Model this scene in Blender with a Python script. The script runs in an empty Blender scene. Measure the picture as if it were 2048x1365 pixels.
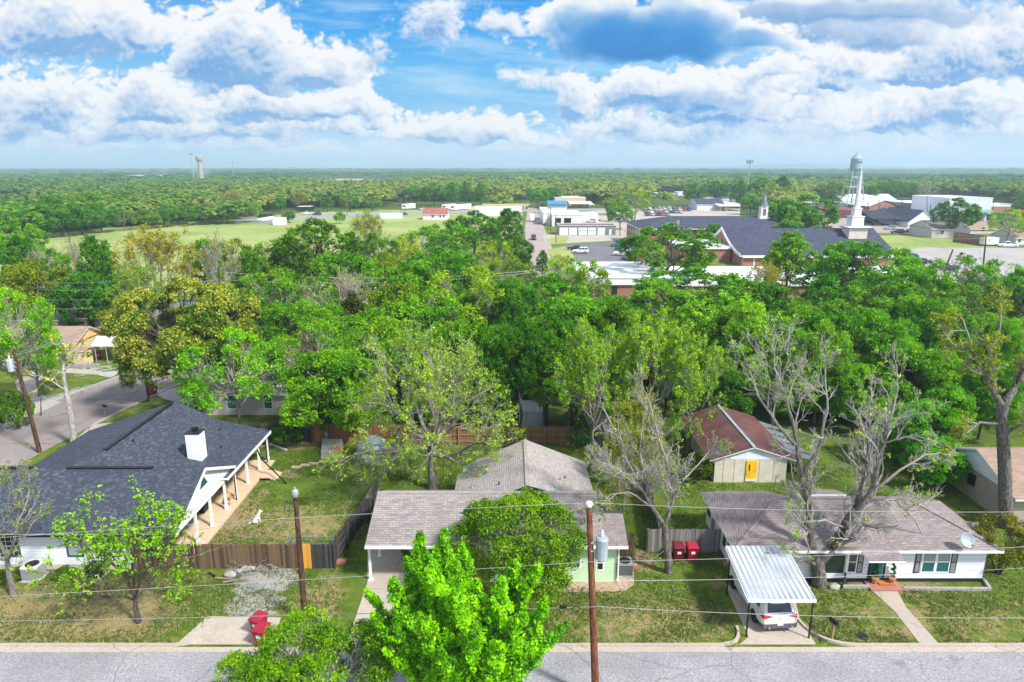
import bpy, math, random
import numpy as np
from mathutils import Vector, Matrix
R_ = math.radians
rnd = random.Random(7)
sc = bpy.context.scene
COL = sc.collection
# ---------------------------------------------------------------- camera model (24 mm lens, 24 m above the ground)
H = 24.0; F = 1365.0; CX = 1024.0; CY = 682.5
TH = math.atan((CY - 335.0) / F); CT = math.cos(TH); ST = math.sin(TH)
def ray(px, py):
    a = (px - CX) / F; b = (CY - py) / F
    return a, CT + b * ST, -ST + b * CT
def G(px, py, z=0.0):
    d = ray(px, py); t = (z - H) / d[2]
    return (d[0] * t, d[1] * t)
def A(px, py, Y):
    d = ray(px, py); t = Y / d[1]
    return (d[0] * t, Y, H + d[2] * t)
def GP(pts, z=0.0):
    return [G(x, y, z) for x, y in pts]
cam_d = bpy.data.cameras.new("camera"); cam = bpy.data.objects.new("camera", cam_d); COL.objects.link(cam)
cam.location = (0, 0, H); cam.rotation_euler = (R_(90) - TH, 0, 0)
cam_d.sensor_width = 36; cam_d.lens = 24; cam_d.clip_end = 60000; cam_d.clip_start = .5
sc.camera = cam
sc.render.resolution_x = 1024; sc.render.resolution_y = 682
# ---------------------------------------------------------------- objects
def tag(o, label=None, cat=None, group=None, kind=None):
    if label: o['label'] = label
    if cat: o['category'] = cat
    if group: o['group'] = group
    if kind: o['kind'] = kind
    return o
def thing(name, label, cat, loc=(0, 0, 0), group=None, rz=0):
    o = bpy.data.objects.new(name, None); COL.objects.link(o)
    o.location = loc; o.rotation_euler = (0, 0, rz); o.empty_display_size = .2
    return tag(o, label, cat, group)
def dup(root, loc=None, rz=None, scale=None, label=None, group=None, color=None, kind_name=None):
    r = root.copy(); COL.objects.link(r)
    if kind_name: r.name = kind_name
    if loc is not None: r.location = loc
    if rz is not None: r.rotation_euler = (0, 0, rz)
    if scale is not None: r.scale = scale
    if label: r['label'] = label
    if group: r['group'] = group
    for ch in list(root.children):
        c = ch.copy(); COL.objects.link(c); c.parent = r
        if color is not None: c.color = color
        for g in list(ch.children):
            d = g.copy(); COL.objects.link(d); d.parent = c
            if color is not None: d.color = color
    return r
def newmesh(name, verts, quads, tris=None, mats=(), parent=None, smooth=False, attrs=None, uv=True):
    me = bpy.data.meshes.new(name)
    v = np.asarray(verts, dtype=np.float32).reshape(-1, 3)
    q = np.asarray(quads, dtype=np.int32).reshape(-1, 4)
    nq = len(q); t = np.asarray(tris if tris is not None else [], dtype=np.int32).reshape(-1, 3); ntr = len(t)
    me.vertices.add(len(v)); me.vertices.foreach_set("co", v.ravel())
    me.loops.add(nq * 4 + ntr * 3); me.loops.foreach_set("vertex_index", np.concatenate([q.ravel(), t.ravel()]))
    me.polygons.add(nq + ntr)
    me.polygons.foreach_set("loop_start", np.concatenate([np.arange(nq) * 4, nq * 4 + np.arange(ntr) * 3]).astype(np.int32))
    me.update(calc_edges=True)
    if attrs:
        for k, (dom, val) in attrs.items():
            a = me.attributes.new(k, 'FLOAT', dom); a.data.foreach_set("value", np.asarray(val, dtype=np.float32))
    for m in mats: me.materials.append(m)
    if smooth: me.polygons.foreach_set("use_smooth", np.ones(nq + ntr, dtype=bool))
    o = bpy.data.objects.new(name, me); COL.objects.link(o)
    if parent is not None: o.parent = parent
    return o
class MB:
    """collects shapes in world metres; build() links them as one mesh object"""
    def __init__(s): s.v = []; s.f = []; s.m = []
    def add(s, vs, fs, mi=0):
        n = len(s.v); s.v += [tuple(p) for p in vs]
        for f in fs: s.f.append([i + n for i in f]); s.m.append(mi)
        return s
    def quad(s, a, b, c, d, mi=0): return s.add([a, b, c, d], [(0, 1, 2, 3)], mi)
    def box(s, x0, y0, z0, x1, y1, z1, mi=0, M=None):
        vs = [Vector(p) for p in ((x0, y0, z0), (x1, y0, z0), (x1, y1, z0), (x0, y1, z0), (x0, y0, z1), (x1, y0, z1), (x1, y1, z1), (x0, y1, z1))]
        if M is not None: vs = [M @ p for p in vs]
        return s.add(vs, [(3, 2, 1, 0), (4, 5, 6, 7), (0, 1, 5, 4), (1, 2, 6, 5), (2, 3, 7, 6), (3, 0, 4, 7)], mi)
    def beam(s, a, b, w, h, mi=0):
        a = Vector(a); b = Vector(b); d = b - a; L = d.length
        if L < 1e-6: return s
        q = d.to_track_quat('Y', 'Z').to_matrix().to_4x4(); q.translation = a
        return s.box(-w / 2, 0, -h / 2, w / 2, L, h / 2, mi, q)
    def prism(s, poly, z0, z1, mi=0):
        n = len(poly)
        ar = sum(poly[i][0] * poly[(i + 1) % n][1] - poly[(i + 1) % n][0] * poly[i][1] for i in range(n))
        if ar < 0: poly = poly[::-1]
        vs = [(x, y, z0) for x, y in poly] + [(x, y, z1) for x, y in poly]
        fs = [tuple(range(n - 1, -1, -1)), tuple(range(n, 2 * n))] + [(i, (i + 1) % n, n + (i + 1) % n, n + i) for i in range(n)]
        return s.add(vs, fs, mi)
    def slab(s, pts, t, mi=0, mi_edge=None):
        """a sloping polygon (its top face) with thickness t straight down"""
        p = [Vector(q) for q in pts]; n = len(p)
        nz = sum(p[i].x * p[(i + 1) % n].y - p[(i + 1) % n].x * p[i].y for i in range(n))
        if nz < 0: p = p[::-1]
        vs = p + [q - Vector((0, 0, t)) for q in p]
        s.add(vs, [tuple(range(n))], mi)
        e = mi if mi_edge is None else mi_edge
        return s.add(vs, [tuple(range(2 * n - 1, n - 1, -1))] + [(i, n + i, n + (i + 1) % n, (i + 1) % n) for i in range(n)], e)
    def extr(s, pts, vec, mi=0):
        """polygon swept along vec"""
        p = [Vector(q) for q in pts]; n = len(p); w = Vector(vec)
        nrm = Vector((0, 0, 0))
        for i in range(n): nrm += p[i].cross(p[(i + 1) % n])
        if nrm.dot(w) > 0: p = p[::-1]
        vs = p + [q + w for q in p]
        return s.add(vs, [tuple(range(n)), tuple(range(2 * n - 1, n - 1, -1))] + [(i, n + i, n + (i + 1) % n, (i + 1) % n) for i in range(n)], mi)
    def tube(s, pts, rad, n=6, mi=0, caps=True):
        p = [Vector(q) for q in pts]; k = len(p)
        if not hasattr(rad, '__len__'): rad = [rad] * k
        vs = []
        up = Vector((0, 0, 1))
        for i in range(k):
            d = (p[min(i + 1, k - 1)] - p[max(i - 1, 0)]).normalized()
            a = d.cross(up if abs(d.z) < .95 else Vector((1, 0, 0))).normalized(); b = d.cross(a)
            for j in range(n):
                t = 2 * math.pi * j / n
                vs.append(p[i] + (a * math.cos(t) + b * math.sin(t)) * rad[i])
        fs = [(i * n + j, i * n + (j + 1) % n, (i + 1) * n + (j + 1) % n, (i + 1) * n + j) for i in range(k - 1) for j in range(n)]
        if caps: fs += [tuple(range(n - 1, -1, -1)), tuple(range((k - 1) * n, k * n))]
        return s.add(vs, fs, mi)
    def lathe(s, prof, n=16, c=(0, 0, 0), mi=0, M=None):
        vs = []; k = len(prof)
        for r, z in prof:
            for j in range(n):
                t = 2 * math.pi * j / n; vs.append(Vector((r * math.cos(t), r * math.sin(t), z)))
        if M is not None: vs = [M @ q for q in vs]
        vs = [q + Vector(c) for q in vs]
        fs = [(i * n + j, i * n + (j + 1) % n, (i + 1) * n + (j + 1) % n, (i + 1) * n + j) for i in range(k - 1) for j in range(n)]
        fs += [tuple(range(n - 1, -1, -1)), tuple(range((k - 1) * n, k * n))]
        return s.add(vs, fs, mi)
    def loft(s, rings, mi=0, caps=True):
        n = len(rings[0]); vs = [q for r in rings for q in r]; k = len(rings)
        fs = [(i * n + j, i * n + (j + 1) % n, (i + 1) * n + (j + 1) % n, (i + 1) * n + j) for i in range(k - 1) for j in range(n)]
        if caps: fs += [tuple(range(n - 1, -1, -1)), tuple(range((k - 1) * n, k * n))]
        return s.add(vs, fs, mi)
    def build(s, name, mats, parent=None, smooth=False, loc=None):
        if not isinstance(mats, (list, tuple)): mats = [mats]
        me = bpy.data.meshes.new(name)
        off = Vector((0, 0, 0))
        if parent is not None:
            off = Vector(parent.location)
            if parent.parent is not None: off = off + Vector(parent.parent.location)
        elif loc is not None: off = Vector(loc)
        vs = [Vector(p) - off for p in s.v]
        me.from_pydata([tuple(p) for p in vs], [], s.f)
        for m in mats: me.materials.append(m)
        if len(mats) > 1: me.polygons.foreach_set("material_index", s.m)
        uv = me.uv_layers.new(name="UVMap")
        buf = np.zeros(len(me.loops) * 2, dtype=np.float32)
        for p in me.polygons:
            n = p.normal
            if abs(n.z) > .985: a = Vector((1, 0, 0)); b = Vector((0, 1, 0))
            else: a = Vector((-n.y, n.x, 0)).normalized(); b = n.cross(a)
            for li in p.loop_indices:
                q = Vector(s.v[me.loops[li].vertex_index])
                buf[2 * li] = q.dot(a); buf[2 * li + 1] = q.dot(b)
        uv.data.foreach_set("uv", buf)
        if smooth: me.polygons.foreach_set("use_smooth", [True] * len(me.polygons))
        o = bpy.data.objects.new(name, me); COL.objects.link(o)
        if parent is not None: o.parent = parent
        elif loc is not None: o.location = loc
        return o
# ---------------------------------------------------------------- materials
class NT:
    def __init__(s, tree): s.t = tree; s.n = tree.nodes; s.l = tree.links
    def node(s, typ, inp=None, **kw):
        n = s.n.new(typ)
        for k, v in kw.items(): setattr(n, k, v)
        if inp:
            for k, v in inp.items():
                if isinstance(v, bpy.types.NodeSocket): s.l.new(v, n.inputs[k])
                else: n.inputs[k].default_value = v
        return n
    def math(s, op, a, b=None, c=None, clamp=False):
        inp = {0: a}
        if b is not None: inp[1] = b
        if c is not None: inp[2] = c
        return s.node('ShaderNodeMath', inp, operation=op, use_clamp=clamp).outputs[0]
    def mix(s, f, a, b, typ='MIX'):
        n = s.n.new('ShaderNodeMix'); n.data_type = 'RGBA'; n.blend_type = typ
        for i, v in ((0, f), (6, a), (7, b)):
            if isinstance(v, bpy.types.NodeSocket): s.l.new(v, n.inputs[i])
            else: n.inputs[i].default_value = (v if i == 0 else (tuple(v) + (1,))[:4])
        return n.outputs[2]
    def noise(s, vec, scale, detail=4, rough=.55, dist=0):
        inp = {'Scale': scale, 'Detail': detail, 'Roughness': rough, 'Distortion': dist}
        if vec is not None: inp['Vector'] = vec
        return s.node('ShaderNodeTexNoise', inp).outputs[0]
    def ramp(s, f, lo, hi, smooth=True):
        n = s.node('ShaderNodeMapRange', {0: f, 1: lo, 2: hi, 3: 0., 4: 1.}); n.clamp = True
        if smooth: n.interpolation_type = 'SMOOTHSTEP'
        return n.outputs[0]
    def colramp(s, f, stops):
        n = s.node('ShaderNodeValToRGB', {0: f}); e = n.color_ramp.elements
        while len(e) < len(stops): e.new(.5)
        for k, (p, c) in enumerate(stops): e[k].position = p; e[k].color = (tuple(c) + (1,))[:4]
        return n.outputs[0]
def newmat(name):
    m = bpy.data.materials.new(name); m.use_nodes = True
    t = NT(m.node_tree); t.n.clear()
    out = t.node('ShaderNodeOutputMaterial'); b = t.node('ShaderNodeBsdfPrincipled', {'Roughness': .8, 'Specular IOR Level': .25})
    t.l.new(b.outputs[0], out.inputs[0])
    return m, t, b
def setc(t, b, col, key='Base Color'):
    if isinstance(col, bpy.types.NodeSocket): t.l.new(col, b.inputs[key])
    else: b.inputs[key].default_value = (tuple(col) + (1,))[:4]
def bump(t, b, h, strength=.3, dist=.02):
    n = t.node('ShaderNodeBump', {'Height': h, 'Strength': strength, 'Distance': dist})
    t.l.new(n.outputs[0], b.inputs['Normal'])
def objpos(t): return t.node('ShaderNodeTexCoord').outputs['Object']
def wpos(t): return t.node('ShaderNodeNewGeometry').outputs['Position']
def uvn(t): return t.node('ShaderNodeUVMap', uv_map="UVMap").outputs[0]
def sep(t, v): return t.node('ShaderNodeSeparateXYZ', {0: v}).outputs
def sc3(c, k): return tuple(min(1, x * k) for x in c)
def m_paint(name, c, rough=.6, var=.12, metal=0., spec=.3, scale=1.5):
    m, t, b = newmat(name)
    f = t.ramp(t.noise(wpos(t), scale, 5, .65), .3, .72)
    setc(t, b, t.mix(f, sc3(c, 1 - var), sc3(c, 1 + var * .5)))
    b.inputs['Roughness'].default_value = rough; b.inputs['Metallic'].default_value = metal; b.inputs['Specular IOR Level'].default_value = spec
    return m
def m_siding(name, c, pitch=.2, var=.08):
    m, t, b = newmat(name); u = sep(t, uvn(t))
    fr = t.math('FRACT', t.math('DIVIDE', u[1], pitch))
    f = t.ramp(t.noise(wpos(t), .9, 5, .65), .3, .72)
    col = t.mix(f, sc3(c, 1 - var), c)
    col = t.mix(t.ramp(fr, .10, .0), col, sc3(c, .6))  # shade in the groove between boards, painted into the colour
    setc(t, b, col); b.inputs['Roughness'].default_value = .55
    bump(t, b, t.math('SUBTRACT', 1., fr), .8, .03)
    return m
def m_shingle(name, c1, c2, c3, w=.42, h=.155, patch=.5):
    m, t, b = newmat(name); uv = uvn(t)
    br = t.node('ShaderNodeTexBrick', {'Vector': uv, 'Color1': c1 + (1,), 'Color2': c2 + (1,), 'Mortar': sc3(c1, .45) + (1,), 'Scale': 1., 'Mortar Size': .012, 'Mortar Smooth': .3, 'Bias': 0., 'Brick Width': w, 'Row Height': h}, offset=.5)
    u = sep(t, uv)
    row = t.math('FLOOR', t.math('DIVIDE', u[1], h)); cl = t.math('FLOOR', t.math('DIVIDE', t.math('ADD', u[0], t.math('MULTIPLY', t.math('MODULO', row, 2.), w * .5)), w * 1.0))
    vv = t.node('ShaderNodeCombineXYZ', {0: cl, 1: row, 2: 0.}).outputs[0]
    wn = t.node('ShaderNodeTexWhiteNoise', {0: vv}, noise_dimensions='3D').outputs[0]
    col = t.mix(t.math('MULTIPLY', t.ramp(wn, .6, 1.), patch), br.outputs[0], c3)
    st = t.ramp(t.noise(wpos(t), .35, 5, .6), .35, .7)
    col = t.mix(t.math('MULTIPLY', st, .35), col, sc3(c1, .8))
    setc(t, b, col); b.inputs['Roughness'].default_value = .9; b.inputs['Specular IOR Level'].default_value = .15
    fr = t.math('FRACT', t.math('DIVIDE', u[1], h))
    bump(t, b, t.math('ADD', t.math('SUBTRACT', 1., fr), t.math('MULTIPLY', wn, .4)), .6, .02)
    return m
def m_brick(name, c1, c2, mortar=(.4, .36, .32)):
    m, t, b = newmat(name)
    br = t.node('ShaderNodeTexBrick', {'Vector': uvn(t), 'Color1': c1 + (1,), 'Color2': c2 + (1,), 'Mortar': mortar + (1,), 'Scale': 1., 'Mortar Size': .011, 'Brick Width': .24, 'Row Height': .085}, offset=.5)
    f = t.ramp(t.noise(wpos(t), .5, 5, .6), .3, .7)
    setc(t, b, t.mix(t.math('MULTIPLY', f, .4), br.outputs[0], sc3(c1, .75)))
    bump(t, b, br.outputs[1], -.4, .01)
    return m
def m_wood(name, cols, w=.145, rough=.85):
    m, t, b = newmat(name); u = sep(t, uvn(t))
    k = t.math('FLOOR', t.math('DIVIDE', u[0], w))
    wn = t.node('ShaderNodeTexWhiteNoise', {1: k}, noise_dimensions='1D').outputs[0]
    nv = t.node('ShaderNodeCombineXYZ', {0: t.math('MULTIPLY', u[0], 22.), 1: t.math('MULTIPLY', u[1], 1.6), 2: t.math('MULTIPLY', wn, 30.)}).outputs[0]
    g = t.noise(nv, 1., 5, .6)
    f = t.math('ADD', t.math('MULTIPLY', wn, .6), t.math('MULTIPLY', g, .4))
    n = len(cols)
    setc(t, b, t.colramp(f, [(.1 + .8 * i / (n - 1), c) for i, c in enumerate(cols)]))
    b.inputs['Roughness'].default_value = rough; bump(t, b, g, .3, .01)
    return m
def m_metal(name, c, c2, pitch=.3, rough=.45, rust=None, vert=True):
    m, t, b = newmat(name); u = sep(t, uvn(t))
    s = t.math('SINE', t.math('MULTIPLY', u[0] if vert else u[1], 2 * math.pi / pitch))
    f = t.ramp(t.noise(wpos(t), .8, 6, .7), .35, .7)
    col = t.mix(f, c, c2)
    st = t.noise(t.node('ShaderNodeCombineXYZ', {0: t.math('MULTIPLY', u[0], 5.), 1: t.math('MULTIPLY', u[1], .5), 2: 0.}).outputs[0], 1., 5, .7)
    col = t.mix(t.math('MULTIPLY', t.ramp(st, .5, .75), .5), col, sc3(c2, .75))
    if rust: col = t.mix(t.ramp(t.noise(wpos(t), 1.7, 6, .7), .62, .72), col, rust)
    setc(t, b, col); b.inputs['Roughness'].default_value = rough; b.inputs['Specular IOR Level'].default_value = .4
    bump(t, b, s, .7, .03)
    return m
def m_ground_like(name, c1, c2, c3, s1=.6, s2=9., rough=.9, crack=0., bstr=.3, stain=0.):
    """worn concrete, asphalt or gravel"""
    m, t, b = newmat(name); p = wpos(t)
    f = t.ramp(t.noise(p, s1 * .25, 6, .62), .34, .68); g = t.ramp(t.noise(p, s2, 4, .75), .35, .68)
    col = t.mix(f, c1, c2); col = t.mix(t.math('MULTIPLY', g, .75), col, c3)
    if crack:
        v = t.node('ShaderNodeTexVoronoi', {'Vector': t.node('ShaderNodeVectorMath', {0: p, 1: t.node('ShaderNodeTexNoise', {'Vector': p, 'Scale': .8}).outputs[1]}, operation='ADD').outputs[0], 'Scale': crack}, feature='DISTANCE_TO_EDGE').outputs[0]
        col = t.mix(t.ramp(v, .012, .0), col, sc3(c1, .55))
    if stain: # oil and tar stains, sealed seams
        col = t.mix(t.math('MULTIPLY', t.ramp(t.noise(p, .33, 5, .65), .60, .72), stain), col, sc3(c1, .45))
        v = t.node('ShaderNodeTexVoronoi', {'Vector': t.node('ShaderNodeVectorMath', {0: p, 1: t.node('ShaderNodeTexNoise', {'Vector': p, 'Scale': .5, 'Detail': 5.}).outputs[1]}, operation='ADD').outputs[0], 'Scale': .16}, feature='DISTANCE_TO_EDGE').outputs[0]
        col = t.mix(t.math('MULTIPLY', t.ramp(v, .007, .0), .6), col, sc3(c1, .4))
    setc(t, b, col); b.inputs['Roughness'].default_value = rough; b.inputs['Specular IOR Level'].default_value = .15
    bump(t, b, t.noise(p, s2 * 1.5, 4, .7), bstr, .03)
    return m
def m_glass(name, c=(.02, .03, .035), rough=.08):
    m, t, b = newmat(name); setc(t, b, c); b.inputs['Roughness'].default_value = rough; b.inputs['Specular IOR Level'].default_value = .8
    return m
def m_leaf(name='leaf', trans=.35):
    m = bpy.data.materials.new(name); m.use_nodes = True; t = NT(m.node_tree); t.n.clear()
    out = t.node('ShaderNodeOutputMaterial')
    oc = t.node('ShaderNodeObjectInfo').outputs['Color']
    at = t.node('ShaderNodeAttribute', attribute_name='tone').outputs['Fac']
    k = t.node('ShaderNodeMapRange', {0: at, 1: 0., 2: 1., 3: .45, 4: 1.7}).outputs[0]
    hs = t.node('ShaderNodeHueSaturation', {'Hue': t.node('ShaderNodeMapRange', {0: at, 1: 0., 2: 1., 3: .525, 4: .482}).outputs[0], 'Saturation': 1.18, 'Value': k, 'Color': oc}).outputs[0]
    d = t.node('ShaderNodeBsdfPrincipled', {'Base Color': hs, 'Roughness': .5, 'Specular IOR Level': .3})
    tr = t.node('ShaderNodeBsdfTranslucent', {'Color': t.mix(1., hs, (1.25, 1.35, .7), 'MULTIPLY')})
    mx = t.node('ShaderNodeMixShader', {0: trans}); t.l.new(d.outputs[0], mx.inputs[1]); t.l.new(tr.outputs[0], mx.inputs[2])
    t.l.new(mx.outputs[0], out.inputs[0])
    return m
def m_bark(name, c1, c2, scale=3., twig=None):
    m, t, b = newmat(name); p = objpos(t)
    v = t.node('ShaderNodeMapping', {0: p, 'Scale': (4., 4., 1.)}).outputs[0]
    f = t.noise(v, scale, 6, .7)
    col = t.mix(t.ramp(f, .35, .65), c1, c2)
    if twig: col = t.mix(t.ramp(t.node('ShaderNodeAttribute', attribute_name='rad').outputs['Fac'], .11, .02), col, twig)   # old bark on the limbs, pale young bark on the twigs
    setc(t, b, col); b.inputs['Roughness'].default_value = .95; b.inputs['Specular IOR Level'].default_value = .1
    bump(t, b, f, .6, .05)
    return m
MT = {}
def m_leaf_ramp(name, stops):
    m = m_leaf(name, .3); t = NT(m.node_tree); at = t.node('ShaderNodeAttribute', attribute_name='tone').outputs['Fac']; c = t.colramp(at, stops)
    for n in m.node_tree.nodes:
        if n.type == 'BSDF_PRINCIPLED': t.l.new(c, n.inputs['Base Color'])
        if n.type == 'BSDF_TRANSLUCENT': t.l.new(c, n.inputs['Color'])
    return m
MT['leaf'] = m_leaf()
MT['leaf_gold'] = m_leaf_ramp('leaf_gold', [(.0, (.03, .11, .012)), (.32, (.08, .19, .014)), (.56, (.25, .34, .02)), (.9, (.48, .49, .06))])
MT['bark_dark'] = m_bark('bark_dark', (.045, .035, .028), (.13, .11, .095))
MT['bark_mid'] = m_bark('bark_mid', (.055, .047, .042), (.22, .20, .185), twig=(.37, .345, .325))
MT['bark_grey'] = m_bark('bark_grey', (.10, .09, .08), (.28, .26, .24), twig=(.30, .28, .25))
MT['bark_pale'] = m_bark('bark_pale', (.22, .20, .18), (.52, .49, .46))
MT['pole'] = m_bark('pole_wood', (.035, .02, .015), (.14, .08, .055), 2.)
MT['pole_red'] = m_bark('pole_wood_red', (.10, .035, .02), (.24, .10, .06), 2.)
MT['pole_grey'] = m_bark('pole_wood_grey', (.10, .08, .07), (.24, .20, .17), 2.)
MT['tower_paint'] = m_paint('tower_paint', (.27, .36, .41), .5, .12)
MT['white'] = m_paint('white_paint', (.70, .71, .73), .5, .06)
MT['white_trim'] = m_paint('white_trim', (.82, .82, .82), .45, .05)
MT['siding_white'] = m_siding('siding_white', (.74, .76, .80))
MT['siding_bluewhite'] = m_siding('siding_bluewhite', (.70, .74, .82), .16)
MT['siding_green'] = m_siding('siding_green', (.50, .68, .45))
MT['siding_beige'] = m_siding('siding_beige', (.56, .50, .50), .22)
MT['tan_wall'] = m_paint('tan_wall', (.68, .56, .36), .75, .1)
MT['tan_gable'] = m_paint('tan_gable', (.75, .48, .20), .75, .1)
MT['cream_wall'] = m_paint('cream_wall', (.62, .58, .50), .75, .14)
MT['yellow_door'] = m_paint('yellow_door', (.85, .48, .01), .5, .15)
MT['dark_trim'] = m_paint('dark_trim', (.02, .025, .028), .5, .2)
MT['green_trim'] = m_paint('green_trim', (.015, .10, .085), .5, .2)
MT['green_door'] = m_paint('green_door', (.02, .13, .12), .5, .15)
MT['black'] = m_paint('black_metal', (.012, .012, .014), .45, .2)
MT['grey_metal'] = m_paint('grey_metal', (.33, .34, .36), .4, .2, 0.3)
MT['galv'] = m_paint('galvanised', (.36, .43, .48), .4, .15, .2)
MT['red_bin'] = m_paint('red_plastic', (.33, .014, .04), .45, .12)
MT['maroon_bin'] = m_paint('maroon_plastic', (.16, .01, .02), .45, .12)
MT['rubber'] = m_paint('rubber', (.018, .018, .02), .8, .2)
MT['chrome'] = m_paint('rim_silver', (.55, .56, .58), .3, .1, .7)
MT['glass'] = m_glass('window_glass')
MT['glass_teal'] = m_glass('window_glass_teal', (.03, .12, .13), .12)
MT['glass_pale'] = m_glass('window_glass_pale', (.28, .34, .38), .2)
MT['shingle_blue'] = m_shingle('shingle_blue', (.045, .056, .080), (.070, .083, .113), (.15, .17, .205), .20, .14, .42)
MT['shingle_brown'] = m_shingle('shingle_brown', (.258, .228, .222), (.348, .314, .304), (.155, .145, .15), .42, .16, .55)
MT['shingle_light'] = m_shingle('shingle_light', (.34, .31, .30), (.42, .385, .37), (.245, .22, .21), .34, .17, .5)
MT['shingle_mauve'] = m_shingle('shingle_mauve', (.238, .20, .20), (.315, .275, .275), (.15, .13, .14), .40, .16, .5)
MT['shingle_church'] = m_shingle('shingle_church', (.045, .052, .085), (.075, .085, .125), (.12, .13, .17), .6, .3, .4)
MT['shingle_tan'] = m_shingle('shingle_tan', (.30, .215, .17), (.38, .28, .22), (.24, .17, .14), .5, .2, .4)
MT['shingle_grey'] = m_shingle('shingle_grey', (.17, .17, .185), (.23, .23, .245), (.12, .12, .13), .5, .2, .4)
MT['shingle_pale'] = m_shingle('shingle_pale', (.44, .40, .40), (.50, .46, .45), (.36, .33, .33), .5, .2, .4)
MT['shingle_red'] = m_shingle('shingle_red', (.30, .11, .10), (.38, .16, .14), (.24, .09, .09), .5, .2, .4)
MT['brick'] = m_brick('brick_red', (.36, .10, .06), (.44, .15, .09))
MT['brick_tan'] = m_brick('brick_tan', (.36, .30, .24), (.42, .36, .28))
MT['fence_brown'] = m_wood('fence_brown', [(.045, .03, .022), (.10, .065, .045), (.20, .125, .075), (.10, .075, .06)])
MT['fence_dark'] = m_wood('fence_dark', [(.022, .022, .026), (.05, .048, .05), (.10, .095, .095)])
MT['fence_red'] = m_wood('fence_red', [(.16, .07, .035), (.26, .12, .06), (.33, .17, .09)])
MT['fence_grey'] = m_wood('fence_grey', [(.13, .12, .115), (.22, .205, .195), (.33, .31, .29)])
MT['fence_new'] = m_wood('fence_new', [(.55, .24, .03), (.66, .32, .05), (.72, .38, .08)])
MT['rail_wood'] = m_paint('rail_wood', (.30, .21, .13), .85, .25)
MT['metal_white'] = m_metal('metal_white', (.50, .54, .60), (.38, .42, .48), .30, .4, (.30, .20, .15))
MT['metal_white2'] = m_metal('metal_white_flat', (.70, .73, .76), (.60, .63, .66), .4, .45)
MT['metal_brown'] = m_metal('metal_brown', (.105, .042, .038), (.165, .075, .068), .25, .5)
MT['metal_grey'] = m_metal('metal_grey', (.14, .155, .18), (.21, .23, .25), .3, .5, (.25, .17, .13))
MT['roof_white'] = m_paint('white_membrane', (.80, .82, .84), .6, .10, scale=.15)
MT['concrete'] = m_ground_like('concrete', (.42, .36, .31), (.50, .44, .38), (.34, .29, .25), .8, 7., bstr=.1, stain=.3)
MT['concrete_grey'] = m_ground_like('concrete_grey', (.36, .345, .335), (.44, .425, .41), (.28, .27, .26), .4, 3., crack=.12, bstr=.1)
MT['patio'] = m_ground_like('patio_concrete', (.56, .43, .29), (.62, .49, .34), (.48, .36, .25), .8, 4., bstr=.05)
MT['asphalt'] = m_ground_like('asphalt_worn', (.29, .29, .31), (.40, .395, .42), (.15, .15, .16), 1.3, 8., stain=.55)
MT['asphalt_red'] = m_ground_like('asphalt_reddish', (.25, .215, .21), (.31, .27, .26), (.19, .165, .16), .5, 4., crack=.1)
MT['asphalt_dark'] = m_ground_like('asphalt_dark', (.15, .15, .165), (.20, .20, .21), (.12, .12, .13), .25, 1.5, crack=.06)
MT['road_pale'] = m_ground_like('road_pale', (.35, .285, .265), (.41, .34, .315), (.29, .235, .22), .3, 2.)
MT['gravel'] = m_ground_like('gravel', (.45, .44, .43), (.55, .54, .52), (.26, .25, .24), 1.2, 14., bstr=.8)
MT['river_rock'] = m_ground_like('river_rock', (.46, .32, .23), (.58, .44, .34), (.20, .14, .10), 2., 6., bstr=1.)
MT['gravel_pale'] = m_ground_like('gravel_pale', (.40, .36, .31), (.48, .43, .37), (.31, .275, .235), .3, 3., bstr=.4)
# ---------------------------------------------------------------- clouds: worked out once as a picture of the sky dome's front (azimuth, elevation)
def _hash(ix, iy, s):
    h = (ix.astype(np.int64) * 374761393 + iy.astype(np.int64) * 668265263 + s * 1442695041) & 0x7fffffff
    h = ((h ^ (h >> 13)) * 1274126177) & 0x7fffffff
    return ((h ^ (h >> 16)) & 0xffff) / 65535.0
def perlin(x, y, s):
    ix = np.floor(x); iy = np.floor(y); fx = x - ix; fy = y - iy
    u = fx * fx * fx * (fx * (fx * 6 - 15) + 10); v = fy * fy * fy * (fy * (fy * 6 - 15) + 10)
    def gr(a, b):
        t_ = _hash(ix + a, iy + b, s) * 2 * math.pi
        return np.cos(t_) * (fx - a) + np.sin(t_) * (fy - b)
    return 1.5 * ((gr(0, 0) * (1 - u) + gr(1, 0) * u) * (1 - v) + (gr(0, 1) * (1 - u) + gr(1, 1) * u) * v)
def fbm(x, y, s, o=5, k=.52):
    a = 1.; r = 0.; n = 0.
    for i in range(o): r = r + a * perlin(x, y, s + i * 17); n += a; a *= k; x = x * 2.03 + 11.3; y = y * 2.03 + 5.1
    return r / n * 1.7
def worley(x, y, s):
    ix = np.floor(x); iy = np.floor(y); d = np.full(x.shape, 9.)
    for a in (-1, 0, 1):
        for b in (-1, 0, 1):
            cx = ix + a + _hash(ix + a, iy + b, s); cy = iy + b + _hash(ix + a, iy + b, s + 91)
            d = np.minimum(d, (cx - x) ** 2 + (cy - y) ** 2)
    return np.sqrt(d)
def sst(x, a, b):
    t_ = np.clip((x - a) / (b - a), 0, 1); return t_ * t_ * (3 - 2 * t_)
AZM, EL0, EL1 = .74, -.012, .262
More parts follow.
